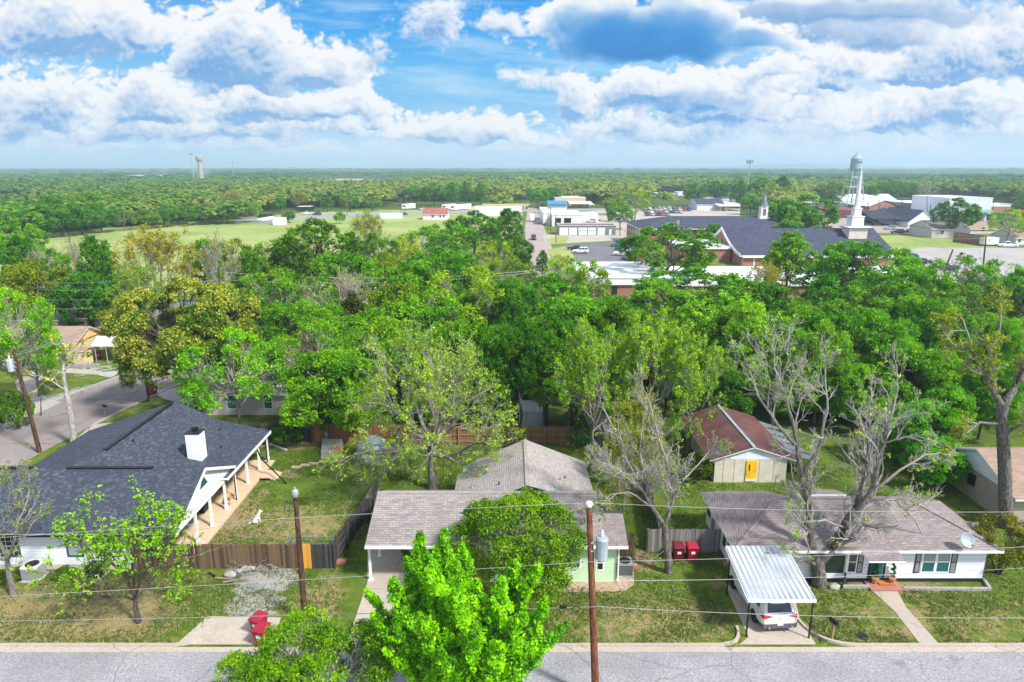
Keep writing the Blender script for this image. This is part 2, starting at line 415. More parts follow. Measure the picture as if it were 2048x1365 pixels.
def make_sky(W=1760, Hh=336):
    az, el = np.meshgrid((np.arange(W) + .5) / W * 2 * AZM - AZM, EL0 + (np.arange(Hh) + .5) / Hh * (EL1 - EL0))
    X = np.sin(az) * np.cos(el); Yd = np.cos(az) * np.cos(el); Zd = np.sin(el)
    f = Yd * CT - Zd * ST; u = Yd * ST + Zd * CT
    px = CX + F * X / f; py = CY - F * u / f
    sx = W / (2 * AZM) / F; sy = Hh / (EL1 - EL0) / F
    def stops(v, st):
        xs = [p for p, _ in st]; return np.stack([np.interp(v, xs, [c_[k] for _, c_ in st]) for k in range(3)], -1)
    # clear sky down to the horizon
    col = stops(py, [(-60, (.02, .30, .84)), (60, (.04, .40, .90)), (150, (.13, .52, .92)), (230, (.27, .60, .92)), (290, (.50, .74, .95)), (335, (.60, .79, .95))])
    side = sst(np.abs(px - 960), 250, 900)[..., None]
    col = col * (1 - .35 * side) + np.array([.42, .70, .96]) * .35 * side
    ci = fbm(px / 420 + py / 900, py / 60 - px / 700, 3, 6, .6)
    ci = sst(ci, -.15, .75) * .6 + .25 * sst(fbm(px / 200, py / 26, 31, 5, .6), 0, .8)
    col = col * (1 - ci[..., None] * .75) + np.array([.66, .85, 1.]) * ci[..., None] * .75
    def layer(col, bl, seed, fs, amp, soft=.30, ks=1.0, hi=(.97, .98, 1.), mid=(.70, .79, .93), lo=(.40, .58, .84), alpha=1., flat=3.0, amb=0.):
        B = np.full(px.shape, -2.); DK = np.zeros(px.shape)
        wx = px + 26 * fbm(px / 130, py / 100, seed + 5, 3); wy = py + 16 * fbm(px / 120, py / 90, seed + 7, 3)
        for (cx, cb, hw, hh, wt, dk) in bl:
            dx_ = (wx - cx) / hw; dy_ = (cb - wy) / hh; dy_ = np.maximum(dy_, -flat * dy_)
            ln = np.sqrt(dx_ * dx_ + dy_ * dy_)
            b_ = wt * (1 - ln); m_ = np.maximum(B, b_); B = m_ + .12 * np.exp(-np.abs(B - b_) / .15)
            DK = np.maximum(DK, dk * sst(ln, 1.1, .45) * (.25 + .75 * sst((cb - wy) / hh, .80, .25)))
        n = .55 * fbm(px / (150 * fs), py / (110 * fs), seed, 7, .55) + .46 * (.55 - worley(wx / (54 * fs), wy / (40 * fs), seed + 2)) + .32 * (.5 - worley(wx / (24 * fs), wy / (19 * fs), seed + 3)) + .18 * (.5 - worley(px / (13 * fs), py / (11 * fs), seed + 4))
        d = B + amp * n
        D = sst(d, .0, soft)
        # light comes from above and from the right: sum the cloud it crosses
        T = np.zeros(px.shape); S = sst(d, .0, .9)
        for k in range(1, 13):
            du = int(round(k * 3.2 * fs * sx * ks)); dv = int(round(k * 6.0 * fs * sy * ks))
            q = np.zeros_like(S); q[:Hh - dv, :W - du] = S[dv:, du:]; q[Hh - dv:, :] = q[max(0, Hh - dv - 1), :][None, :]
            T += q / 12
        def shift(f_, dv, du):
            o_ = np.zeros_like(f_); o_[:-dv, :-du] = f_[:-dv, :-du] - f_[dv:, du:]; return o_
        r1 = shift(d, max(1, int(3 * fs * sy)), max(1, int(2 * fs * sx))); r2 = shift(d, max(2, int(9 * fs * sy)), max(2, int(5 * fs * sx)))
        lit = np.exp(-1.25 * T) * .88 + (np.clip(r1, -.5, .5) * .28 + np.clip(r2, -.6, .6) * .42) * (1 - .7 * DK) - .06 + amb + .10 * (1 - S)
        lit = np.maximum(lit, .17 + .05 * n) * (1 - DK)
        c_ = stops(lit, [(0., (.012, .20, .60)), (.10, (.06, .33, .74)), (.26, lo), (.48, mid), (.74, hi), (1.2, hi)])
        a_ = (D * alpha)[..., None]
        return col * (1 - a_) + c_ * a_
    # far low bands first, the nearer large clouds last: (centre x, base y, half width, height, weight, darkness)
    col = layer(col, [(700, 318, 420, 16, .6, .1), (1400, 316, 420, 16, .6, .1), (100, 322, 300, 14, .6, .1), (1950, 320, 260, 14, .6, .1)], 33, .35, .7, .6, alpha=.5, lo=(.50, .70, .92), amb=.1)
    col = layer(col, [(150, 300, 320, 26, .6, 0), (560, 300, 330, 24, .6, 0), (1000, 292, 130, 22, .6, 0), (1500, 300, 300, 24, .5, 0), (1850, 305, 330, 26, .6, 0), (300, 268, 280, 30, .7, 0), (900, 272, 180, 30, .7, 0)], 41, .45, .75, .5, alpha=.62, lo=(.46, .66, .90), amb=.1)
    col = layer(col, [(1230, 262, 110, 40, .8, 0), (1500, 258, 150, 40, .9, 0), (1700, 262, 170, 40, .8, 0), (1950, 262, 150, 46, .9, 0), (1080, 285, 70, 26, .8, 0), (1620, 225, 190, 50, .9, 0), (60, 262, 150, 40, .8, .0), (420, 262, 260, 44, .9, 0), (640, 255, 150, 50, .9, 0), (250, 275, 300, 34, .7, .15), (1350, 275, 260, 34, .7, .1)], 52, .5, .85, .4, alpha=.88)
    vl = (sst(px, 1150, 1750) * .50 * sst(py, -20, 120))[..., None]; col = col * (1 - vl) + np.array([.74, .86, .98]) * vl
    col = layer(col, [(330, 225, 200, 85, 1.0, 0), (90, 225, 160, 105, 1.0, 0), (520, 225, 150, 60, .9, 0), (650, 218, 130, 48, 1., 0), (880, 268, 130, 50, 1.05, 0), (990, 272, 95, 40, 1., 0), (760, 250, 60, 30, .8, 0), (1780, 240, 180, 90, 1., 0), (1950, 225, 150, 110, 1.1, 0), (1560, 190, 170, 60, .9, .1), (1400, 225, 160, 90, .95, .25)], 63, .75, .85, .30)
    col = layer(col, [(1150, 222, 62, 76, 1.25, 0), (1300, 190, 120, 66, .95, .1), (1420, 215, 170, 60, .7, .45), (1650, 172, 75, 60, 1.2, 0), (1520, 145, 110, 36, .8, .1), (1930, 130, 130, 105, 1.15, 0), (2060, 120, 90, 110, 1.15, 0), (1820, 150, 110, 60, 1.0, 0), (1700, 130, 130, 50, .9, 0), (1930, 90, 60, 40, .8, 0)], 74, .75, .85, .28)
    col = layer(col, [(480, 138, 190, 150, 1.35, 0), (630, 148, 130, 70, 1.15, 0), (400, 140, 90, 60, .9, .1), (130, 72, 240, 120, 1.25, 0), (300, 80, 80, 40, .8, .1)], 85, .9, .85, .26)
    col = layer(col, [(1760, 80, 260, 60, .7, .15), (1700, 34, 460, 60, 1.05, .55), (1560, 74, 200, 50, .85, .3)], 97, 1.1, .6, .5, alpha=.9, lo=(.30, .47, .74), mid=(.62, .73, .90))
    col = layer(col, [(1300, 100, 230, 150, 1.4, .86), (1165, 76, 80, 90, .95, .35), (1460, 92, 170, 46, .95, .7)], 108, 1.0, .75, .26, flat=5., lo=(.26, .50, .82), mid=(.60, .76, .95))
    col = layer(col, [(872, 50, 80, 80, 1.0, 0), (1018, 52, 42, 46, .95, 0), (745, 118, 50, 44, .6, .35), (1045, 158, 60, 26, .62, .1), (1130, 165, 40, 20, .4, .2)], 119, .6, .75, .6, alpha=.92, flat=1.6)
    hz_ = sst(py, 268, 345)[..., None]
    col = col * (1 - .72 * hz_) + np.array([.56, .77, .95]) * .72 * hz_
    return np.clip(col, 0, 1.3)
# ================================================================ sky, sun, haze
SUN_EL, SUN_AZ = R_(47), R_(128)      # azimuth clockwise from +Y
w = bpy.data.worlds.new("World"); sc.world = w; w.use_nodes = True
t = NT(w.node_tree); t.n.clear()
SKY_STR = .12
wo = t.node('ShaderNodeOutputWorld'); bg = t.node('ShaderNodeBackground', {'Strength': SKY_STR}); t.l.new(bg.outputs[0], wo.inputs[0])
sky = t.node('ShaderNodeTexSky', sky_type='NISHITA'); sky.sun_disc = False; sky.sun_elevation = SUN_EL; sky.sun_rotation = SUN_AZ
sky.altitude = 150; sky.air_density = 1.0; sky.dust_density = 1.0; sky.ozone_density = 2.0
dirv = t.node('ShaderNodeTexCoord').outputs['Generated']
dx, dy, dz = sep(t, dirv)
az = t.math('ARCTAN2', dx, dy); el = t.math('ARCSINE', dz)
def ang(px, py):
    d = Vector(ray(px, py)).normalized()
    return math.atan2(d.x, d.y), math.asin(d.z)
def rad(n): return n / F
SKYIM = make_sky()
im = bpy.data.images.new("cloud_dome", SKYIM.shape[1], SKYIM.shape[0], float_buffer=True, alpha=False)
im.colorspace_settings.name = 'Non-Color'
buf = np.ones((SKYIM.shape[0], SKYIM.shape[1], 4), dtype=np.float32); buf[..., :3] = SKYIM
im.pixels.foreach_set(buf.ravel()); im.update(); im.pack()
K = 1 / SKY_STR; KF = K / 1.46
def kc(c, s=1.): return tuple(x * K * s for x in c)
uv_ = t.node('ShaderNodeCombineXYZ', {0: t.math('MULTIPLY_ADD', az, 1 / (2 * AZM), .5), 1: t.math('MULTIPLY_ADD', el, 1 / (EL1 - EL0), -EL0 / (EL1 - EL0))}).outputs[0]
tx = t.node('ShaderNodeTexImage', {0: uv_}, extension='EXTEND', interpolation='Linear'); tx.image = im
front = t.node('ShaderNodeVectorMath', {0: tx.outputs[0], 'Scale': KF}, operation='SCALE').outputs[0]
# the rest of the dome: the Nishita sky with broken cloud
mask = t.math('MULTIPLY', t.ramp(t.math('ABSOLUTE', az), AZM, AZM - .06), t.ramp(el, EL1, EL1 - .05))
cv = t.ramp(t.noise(dirv, 3.2, 4, .6), .42, .66)
cv = t.math('MAXIMUM', cv, t.ramp(el, .10, .0))
rest = t.mix(t.math('MULTIPLY', cv, .9), sky.outputs[0], kc((.92, .96, 1.02), 1.32))
fin = t.mix(mask, rest, front)
t.l.new(fin, bg.inputs[0])
w.cycles.sampling_method = 'MANUAL'; w.cycles.sample_map_resolution = 256
sun_d = bpy.data.lights.new("sun", 'SUN'); sun_d.energy = 4.4; sun_d.angle = R_(7.0); sun_d.color = (1., .95, .86)
sun = bpy.data.objects.new("sun", sun_d); COL.objects.link(sun)
sv = Vector((math.sin(SUN_AZ) * math.cos(SUN_EL), math.cos(SUN_AZ) * math.cos(SUN_EL), math.sin(SUN_EL)))
sun.rotation_euler = sv.to_track_quat('Z', 'Y').to_euler()
sc.view_settings.view_transform = 'Standard'; sc.view_settings.look = 'None'; sc.view_settings.exposure = .52; sc.view_settings.gamma = 1
c = sc.cycles; c.max_bounces = 6; c.diffuse_bounces = 3; c.glossy_bounces = 2; c.transmission_bounces = 3; c.transparent_max_bounces = 6; c.volume_bounces = 1
c.use_adaptive_sampling = True; c.adaptive_threshold = .02; c.caustics_reflective = False; c.caustics_refractive = False
c.use_denoising = True
try: c.denoiser = 'OPENIMAGEDENOISE'; c.denoising_prefilter = 'ACCURATE'
except Exception: pass
HAZE = True
if HAZE:
    hz = MB(); hz.box(-13000, -60, -1.2, 13000, 13000, 90)
    hm = bpy.data.materials.new("haze_air"); hm.use_nodes = True; q = NT(hm.node_tree); q.n.clear()
    ho = q.node('ShaderNodeOutputMaterial'); hv = q.node('ShaderNodeVolumePrincipled', {'Color': (.62, .80, 1.0, 1), 'Density': .00025, 'Anisotropy': .2})
    q.l.new(hv.outputs[0], ho.inputs['Volume'])
    tag(hz.build("haze", hm), kind='stuff')
# ================================================================ ground
def m_lawn():
    m, t, b = newmat("lawn"); p = wpos(t)
    def at(n): return t.node('ShaderNodeAttribute', attribute_name=n).outputs['Fac']
    dry, grav, soil, wood = at('dry'), at('gravel'), at('soil'), at('wood')
    big = t.noise(p, .22, 6, .65); mid = t.noise(p, 1.1, 6, .7); fine = t.noise(p, 7., 4, .75); fine2 = t.noise(p, 22., 3, .7)
    g1 = t.mix(t.ramp(mid, .33, .67), (.070, .150, .014), (.155, .235, .028))
    g1 = t.mix(t.math('MULTIPLY', t.ramp(big, .35, .65), .5), g1, (.20, .25, .045))
    g1 = t.mix(t.math('MULTIPLY', t.ramp(fine, .5, .72), .55), g1, (.035, .085, .012))
    straw = t.mix(t.ramp(fine, .35, .65), (.30, .225, .095), (.48, .38, .20))
    k = t.math('ADD', dry, t.math('MULTIPLY', t.math('SUBTRACT', t.math('ADD', t.math('MULTIPLY', mid, .7), t.math('MULTIPLY', fine, .3)), .5), 2.4))
    col = t.mix(t.ramp(k, .28, .78), g1, straw)
    so = t.math('ADD', soil, t.math('MULTIPLY', t.math('SUBTRACT', mid, .5), 1.5))
    col = t.mix(t.ramp(so, .45, .75), col, t.mix(t.ramp(fine, .3, .7), (.30, .20, .12), (.42, .30, .20)))
    gr = t.math('ADD', grav, t.math('MULTIPLY', t.math('SUBTRACT', t.math('ADD', t.math('MULTIPLY', mid, .75), t.math('MULTIPLY', fine, .25)), .5), 2.2))
    gcol = t.mix(t.ramp(fine2, .35, .65), (.30, .29, .28), (.60, .58, .56))
    col = t.mix(t.ramp(gr, .45, .66), col, gcol)
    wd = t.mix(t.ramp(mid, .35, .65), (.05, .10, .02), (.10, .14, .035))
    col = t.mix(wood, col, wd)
    col = t.mix(t.math('MULTIPLY', t.ramp(fine2, .42, .70), .50), col, (.045, .065, .018))
    setc(t, b, col); b.inputs['Roughness'].default_value = .95; b.inputs['Specular IOR Level'].default_value = .05
    bump(t, b, t.math('ADD', fine, t.math('MULTIPLY', fine2, .6)), .9, .12)
    return m
MT['lawn'] = m_lawn()
def blobs(X, Y, lst):
    out = np.zeros_like(X)
    for (px0, py0, px1, py1, wt) in lst:      # a soft patch on the ground between two photo corners
        a = G(px0, py1); b_ = G(px1, py1); c_ = G((px0 + px1) / 2, py0)
        cx = (a[0] + b_[0]) / 2; cy = (a[1] + c_[1]) / 2; rx = abs(b_[0] - a[0]) / 2 + .3; ry = abs(c_[1] - a[1]) / 2 + .3
        d = np.sqrt(((X - cx) / rx) ** 2 + ((Y - cy) / ry) ** 2)
        out = np.maximum(out, wt * np.clip(1.45 - d * .95, 0, 1))
    return out
def ground():
    xs = np.concatenate([[-12000, -5000, -1500, -500, -200, -110], np.arange(-75, 75.1, .6), [110, 200, 500, 1500, 5000, 12000]])
    ys = np.concatenate([[-50, 5], np.arange(14, 76.1, .6), np.arange(80, 300, 8), [340, 400, 500, 700, 1000, 2000, 5000, 12000]])
    X, Y = np.meshgrid(xs, ys); nx, ny = len(xs), len(ys)
    dry = .16 + blobs(X, Y, [(-200, 1165, 400, 1300, .64), (440, 1000, 700, 1086, .60), (410, 960, 460, 1100, .66), (560, 1150, 660, 1300, .58), (700, 1140, 760, 1300, .3), (1120, 1190, 1500, 1300, .42), (1620, 1195, 2200, 1300, .34), (1240, 1095, 1310, 1145, .6), (1235, 950, 1300, 1010, .45), (540, 880, 760, 900, .45), (1690, 1150, 1900, 1180, .6), (300, 770, 360, 800, .5), (120, 755, 250, 780, .5), (620, 970, 700, 1050, .45), (1180, 880, 1400, 905, .4)])
    dry -= blobs(X, Y, [(480, 900, 720, 1040, .36), (780, 890, 920, 985, .38), (300, 1180, 430, 1260, .3), (660, 1080, 730, 1240, .3), (1210, 980, 1300, 1080, .2), (1390, 960, 1420, 1080, .25), (1400, 1100, 1480, 1200, .15)])
    dry = np.where(Y > 58, .30, dry)
    grav = blobs(X, Y, [(440, 1138, 590, 1190, .78), (430, 1180, 560, 1236, .76), (500, 1118, 610, 1160, .62)]) + blobs(X, Y, [(30, 770, 130, 830, .9), (100, 738, 210, 756, .8), (150, 740, 330, 752, .0)])
    soil = blobs(X, Y, [(395, 1010, 455, 1100, .50), (470, 1060, 560, 1090, .55), (1245, 1090, 1320, 1140, .75), (1420, 1150, 1480, 1190, .6), (1690, 1155, 1930, 1172, .6), (560, 900, 640, 940, .35), (780, 925, 810, 1010, .5), (540, 935, 600, 960, .6), (740, 1120, 760, 1170, .4), (0, 1296, 700, 1304, .4)])
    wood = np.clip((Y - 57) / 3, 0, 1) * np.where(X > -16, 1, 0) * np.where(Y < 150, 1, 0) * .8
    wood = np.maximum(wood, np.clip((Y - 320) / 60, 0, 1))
    idx = np.arange(nx * ny).reshape(ny, nx)
    q = np.stack([idx[:-1, :-1], idx[:-1, 1:], idx[1:, 1:], idx[1:, :-1]], -1).reshape(-1, 4)
    Z = np.zeros_like(X)
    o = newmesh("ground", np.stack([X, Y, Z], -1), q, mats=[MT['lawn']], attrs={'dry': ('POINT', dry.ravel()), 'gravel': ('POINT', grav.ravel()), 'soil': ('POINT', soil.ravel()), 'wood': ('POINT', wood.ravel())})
    tag(o, kind='structure')
ground()
def tufts():
    rg = np.random.default_rng(8); n = 120000
    Y = 30.6 + (rg.random(n) ** 1.2) * 26; X = (rg.random(n) * 2 - 1) * Y * 1.05
    keep = np.ones(n, bool)
    for (a, b, c_, d) in ((-60, 37, -19.8, 54), (-16.6, 30, -10.2, 33), (-8.8, 35.4, 6.9, 43), (-4.2, 39, 5.6, 47.2), (12.8, 35.3, 28.4, 42.8), (15.4, 49, 22.2, 60), (12, 30, 16, 36), (34, 42, 50, 52), (-9.6, 30, -5.2, 42), (-52, 30, -40, 60), (20.8, 30.3, 22.6, 36)): keep &= ~((X > a) & (X < c_) & (Y > b) & (Y < d))
    f = np.sin(X * .9 + np.sin(Y * .7) * 2) + np.sin(Y * 1.1 + X * .3) + rg.normal(size=n) * .8; keep &= f > -.2
    X, Y = X[keep], Y[keep]; n = len(X); P = np.stack([X, Y, np.full(n, .0)], 1); V = []; T = []
    for k in range(3):
        a = rg.random(n) * 6.28; d = np.stack([np.cos(a), np.sin(a), np.zeros(n)], 1); h = (.05 + .09 * rg.random(n) ** 2)[:, None]; w_ = (.018 + .02 * rg.random(n))[:, None]
        up = np.stack([rg.normal(size=n) * .5, rg.normal(size=n) * .5, np.ones(n)], 1) * h; q = P + rg.normal(size=(n, 3)) * np.array([.05, .05, 0])
        V.append(np.stack([q - d * w_, q + d * w_, q + d * w_ * .3 + up, q - d * w_ * .3 + up], 1)); T.append(np.clip(.42 + .10 * f[keep] * 0 + rg.normal(size=n) * .24 - .05 - .012 * (Y - 40), 0, 1))
    V = np.concatenate(V).reshape(-1, 3); m = m_leaf_ramp('grass_blade', [(.05, (.05, .115, .014)), (.36, (.10, .19, .024)), (.58, (.20, .24, .05)), (.85, (.46, .38, .19))])
    tag(newmesh('grass', V, np.arange(len(V)).reshape(-1, 4), mats=[m], attrs={'tone': ('FACE', np.concatenate(T))}), 'short uneven grass tufts on the lawns', 'grass', kind='stuff')
tufts()
def sheet(name, poly, mat, z=.012, pix=True, kind='structure'):
    m = MB(); p = GP(poly) if pix else poly
    n = len(p); ar = sum(p[i][0] * p[(i + 1) % n][1] - p[(i + 1) % n][0] * p[i][1] for i in range(n))
    if ar < 0: p = p[::-1]
    m.add([(x, y, z) for x, y in p], [tuple(range(n))])
    return tag(m.build(name, MT[mat]), kind=kind)
def ribbon(name, pts, width, mat, z=.01):
    """a road of constant width along ground points"""
    m = MB(); L = []; Rr = []
    for i, p in enumerate(pts):
        d = (Vector(pts[min(i + 1, len(pts) - 1)]) - Vector(pts[max(i - 1, 0)])).normalized(); n = Vector((-d.y, d.x))
        L.append((p[0] + n.x * width / 2, p[1] + n.y * width / 2, z)); Rr.append((p[0] - n.x * width / 2, p[1] - n.y * width / 2, z))
    for i in range(len(pts) - 1): m.quad(Rr[i], Rr[i + 1], L[i + 1], L[i])
    return tag(m.build(name, MT[mat]), kind='structure'), L, Rr
def smooth(pts, n=6):
    out = []
    P = [pts[0]] + list(pts) + [pts[-1]]
    for i in range(1, len(P) - 2):
        for k in range(n):
            u = k / n; a, b, c_, d = [Vector(P[j]) for j in (i - 1, i, i + 1, i + 2)]
            out.append(tuple(.5 * ((2 * b) + (c_ - a) * u + (2 * a - 5 * b + 4 * c_ - d) * u * u + (3 * b - a - 3 * c_ + d) * u ** 3)))
    out.append(tuple(pts[-1])); return out
# front street, its gutter and kerb
sheet("street", [(-140, 12), (140, 12), (140, 29.85), (-140, 29.85)], 'asphalt', .010, pix=False)
sheet("gutter", [(-140, 29.85), (140, 29.85), (140, 30.24), (-140, 30.24)], 'concrete', .016, pix=False)
def kerb(name, pts, w=.16, h=.13, mat='concrete'):
    m = MB(); k = len(pts); vs = []
    for i, p in enumerate(pts):
        d = (Vector(pts[min(i + 1, k - 1)]) - Vector(pts[max(i - 1, 0)])).normalized(); n = Vector((-d.y, d.x))
        for s, z in ((-w / 2, -.02), (-w / 2 + .02, h), (w / 2, h), (w / 2, -.02)): vs.append((p[0] + n.x * s, p[1] + n.y * s, z))
    m.add(vs, [(i * 4 + j, (i + 1) * 4 + j, (i + 1) * 4 + j + 1, i * 4 + j + 1) for i in range(k - 1) for j in range(3)] + [(3, 2, 1, 0), (4 * k - 4, 4 * k - 3, 4 * k - 2, 4 * k - 1)])
    return tag(m.build(name, MT[mat]), kind='structure')
kerb("kerb", [(-140, 30.32), (-17.6, 30.32)] + smooth([(-17.4, 30.33), (-16.6, 30.6), (-16.1, 31.3), (-15.9, 32.0)], 4))
kerb("kerb", smooth([(-10.0, 32.6), (-10.3, 31.2), (-9.7, 30.5), (-8.9, 30.32)], 4) + [(-8.6, 30.32)])
kerb("kerb", [(-5.2, 30.32), (10.6, 30.32)] + smooth([(10.8, 30.33), (11.6, 30.6), (12.0, 31.2), (12.1, 31.8)], 4))
kerb("kerb", smooth([(15.6, 32.6), (15.8, 31.6), (16.4, 30.8), (17.3, 30.4), (18.2, 30.32)], 4) + [(140, 30.32)])
sheet("driveway", [(352, 1290), (416, 1233), (562, 1236), (545, 1290)], 'concrete', .020)
sheet("driveway", [(735, 1100), (800, 1100), (838, 1160), (830, 1300), (690, 1300), (735, 1165)], 'concrete', .018)
sheet("driveway", [(1450, 1170), (1585, 1178), (1600, 1240), (1632, 1290), (1478, 1290), (1497, 1275)], 'concrete', .020)
sheet("footpath", [(1738, 1176), (1790, 1174), (1812, 1215), (1878, 1289), (1840, 1289), (1790, 1224)], 'concrete', .018)
sheet("gravel_border", [(1105, 1165), (1232, 1160), (1240, 1115), (1265, 1122), (1268, 1170), (1250, 1182), (1195, 1186), (1090, 1184)], 'river_rock', .02)
# the reddish side road on the left and what branches off it
RC = smooth([(-46.2, 20), (-46.0, 40), (-45.5, 54), (-44.2, 66), (-41.8, 77), (-37.5, 87), (-30, 94), (-18, 98), (0, 100)], 5)
_, rl, rr = ribbon("side_road", RC, 9.2, 'asphalt_red', .012)
kerb("kerb", [(p[0], p[1]) for p in rl[:26]], .2, .12, 'concrete_grey'); kerb("kerb", [(p[0], p[1]) for p in rr[:8]], .2, .12, 'concrete_grey')
kerb("kerb", [(p[0], p[1]) for p in rr[13:24]], .2, .12, 'concrete_grey')
sheet("driveway", [(185, 850), (285, 838), (240, 880), (150, 880)], 'concrete_grey', .022)
sheet("driveway", [(300, 783), (360, 775), (400, 792), (400, 812), (330, 800)], 'concrete_grey', .022)
sheet("driveway", [(100, 800), (125, 805), (60, 835), (20, 835), (50, 800), (60, 775)], 'concrete_grey', .022)
sheet("driveway", [(192, 746), (245, 741), (224, 756), (200, 752)], 'concrete_grey', .022)
sheet("gravel_path", [(60, 742), (130, 736), (205, 744), (195, 750), (120, 746), (70, 765), (80, 790), (110, 806), (90, 812), (40, 795), (30, 765)], 'gravel_pale', .018)
# beyond the trees
sheet("meadow", [(-300, 500), (0, 497), (110, 470), (235, 452), (330, 446), (470, 438), (520, 434), (620, 425), (740, 420), (815, 420), (1046, 424), (1046, 470), (900, 500), (700, 520), (450, 560), (150, 600), (-300, 640)], 'lawn', .01)
m_, t_, b_ = newmat("meadow_grass"); p_ = wpos(t_)
c_ = t_.mix(t_.ramp(t_.noise(p_, .03, 6, .6), .35, .65), (.19, .27, .055), (.30, .35, .115)); c_ = t_.mix(t_.math('MULTIPLY', t_.ramp(t_.noise(p_, .25, 5, .7), .45, .7), .45), c_, (.36, .34, .17))
setc(t_, b_, c_); b_.inputs['Roughness'].default_value = 1.; MT['meadow'] = m_
bpy.data.objects['meadow'].data.materials[0] = m_
m_, t_, b_ = newmat("hay_field"); p_ = wpos(t_)
setc(t_, b_, t_.mix(t_.ramp(t_.noise(p_, .008, 6, .6), .35, .65), (.30, .34, .12), (.44, .42, .20))); MT['hay'] = m_
sheet("far_road", [(1047, 560), (1047, 520), (1049, 470), (1052, 440), (1056, 415), (1072, 415), (1082, 440), (1094, 470), (1113, 520), (1118, 560)], 'road_pale', .02)
sheet("far_road", [(470, 446), (640, 437), (815, 429), (1050, 424), (1250, 421), (1250, 417), (1050, 419), (815, 423), (640, 430), (470, 437)], 'asphalt', .025)
sheet("car_park", [(1088, 498), (1120, 493), (1230, 483), (1290, 480), (1330, 520), (1290, 545), (1150, 545), (1130, 510)], 'asphalt_dark', .015)
sheet("forecourt", [(1085, 470), (1120, 468), (1240, 466), (1300, 470), (1290, 479), (1225, 482), (1120, 488), (1090, 486)], 'gravel_pale', .022)
sheet("forecourt", [(1240, 418), (1480, 418), (1480, 470), (1350, 470), (1240, 470), (1170, 450), (1160, 425)], 'gravel_pale', .012)
sheet("concrete_lot", [(1700, 520), (1790, 497), (1850, 494), (2300, 500), (2300, 560), (1900, 560), (1700, 560)], 'road_pale', .018)
bpy.data.objects['concrete_lot'].data.materials[0] = MT['concrete_grey']
sheet("concrete_pad", [(2005, 508), (2300, 498), (2300, 545), (2100, 530)], 'gravel_pale', .024)
sheet("car_park", [(1580, 425), (1700, 420), (1900, 450), (1960, 468), (1840, 470), (1760, 466), (1600, 470)], 'road_pale', .018)
sheet("dry_lawn", [(1700, 474), (1850, 470), (1960, 490), (2040, 496), (1850, 496), (1780, 500), (1700, 510)], 'meadow', .024)
sheet("verge", [(1095, 500), (1128, 494), (1140, 500), (1152, 520), (1140, 545), (1112, 545)], 'meadow', .026)
sheet("verge", [(1090, 480), (1118, 472), (1138, 475), (1130, 487), (1102, 489)], 'meadow', .026)
sheet("hay_field", [(590, 372), (610, 360), (700, 358), (815, 361), (800, 371), (740, 376)], 'hay', .03)
sheet("hay_field", [(880, 425), (970, 408), (1060, 408), (1050, 418)], 'hay', .02)
sheet("hay_field", [(1590, 366), (1720, 360), (1900, 362), (1860, 370)], 'hay', .03)
sheet("hay_field", [(-200, 412), (0, 400), (80, 396), (90, 402), (20, 414)], 'gravel_pale', .03)
# far hills on the horizon
def hills():
    m = MB(); r2 = random.Random(5)
    for (Y, x0, x1, zt, zb) in ((9000, -9000, 9500, 36, 0), (7200, 1500, 8200, 70, 0)):
        n = 60; top = []
        for i in range(n + 1):
            u = i / n; x = x0 + (x1 - x0) * u
            z = zt * (.55 + .25 * math.sin(u * 9 + Y) + .14 * math.sin(u * 23 + 1) + .1 * r2.random()) * min(1, 6 * u, 6 * (1 - u))
            top.append((x, z))
        for i in range(n):
            (xa, za), (xb, zb2) = top[i], top[i + 1]
            m.quad((xa, Y, 0), (xb, Y, 0), (xb, Y + 600, zb2), (xa, Y + 600, za)); m.quad((xa, Y + 600, za), (xb, Y + 600, zb2), (xb, Y + 1400, 0), (xa, Y + 1400, 0))
    mm, t, b = newmat("far_wooded_hills"); p = wpos(t)
    setc(t, b, t.mix(t.ramp(t.noise(p, .006, 6, .7), .4, .6), (.035, .07, .02), (.12, .16, .04))); b.inputs['Roughness'].default_value = 1.
    tag(m.build("hills", mm), kind='structure')
hills()
# ================================================================ trees
def lc(c): return tuple(min(.6, x * k) for x, k in zip(c, (1.70, 1.62, 1.0))) + (1,)
class Tubes:
    """many tapered branch tubes in one mesh"""
    def __init__(s): s.v = []; s.q = []; s.r = []; s.n = 0
    def add(s, pts, rad, k):
        p = np.asarray(pts, dtype=np.float64); r = np.asarray(rad); m = len(p)
        d = np.empty_like(p); d[1:-1] = p[2:] - p[:-2]; d[0] = p[1] - p[0]; d[-1] = p[-1] - p[-2]
        d /= np.linalg.norm(d, axis=1, keepdims=True) + 1e-9
        ref = np.where(np.abs(d[:, 2:3]) < .9, [[0, 0, 1.]], [[1., 0, 0]])
        a = np.cross(d, ref); a /= np.linalg.norm(a, axis=1, keepdims=True) + 1e-9; b = np.cross(d, a)
        th = np.arange(k) * 2 * math.pi / k
        v = p[:, None, :] + r[:, None, None] * (a[:, None, :] * np.cos(th)[None, :, None] + b[:, None, :] * np.sin(th)[None, :, None])
        s.v.append(v.reshape(-1, 3)); s.r.append(np.repeat(r, k))
        i = np.arange(m - 1)[:, None] * k; j = np.arange(k)[None, :]; jn = (j + 1) % k
        s.q.append(np.stack([i + j, i + jn, i + k + jn, i + k + j], -1).reshape(-1, 4) + s.n); s.n += m * k
    def build(s, name, mat, parent):
        return newmesh(name, np.concatenate(s.v), np.concatenate(s.q), mats=[mat], parent=parent, smooth=True, attrs={'rad': ('POINT', np.concatenate(s.r))})
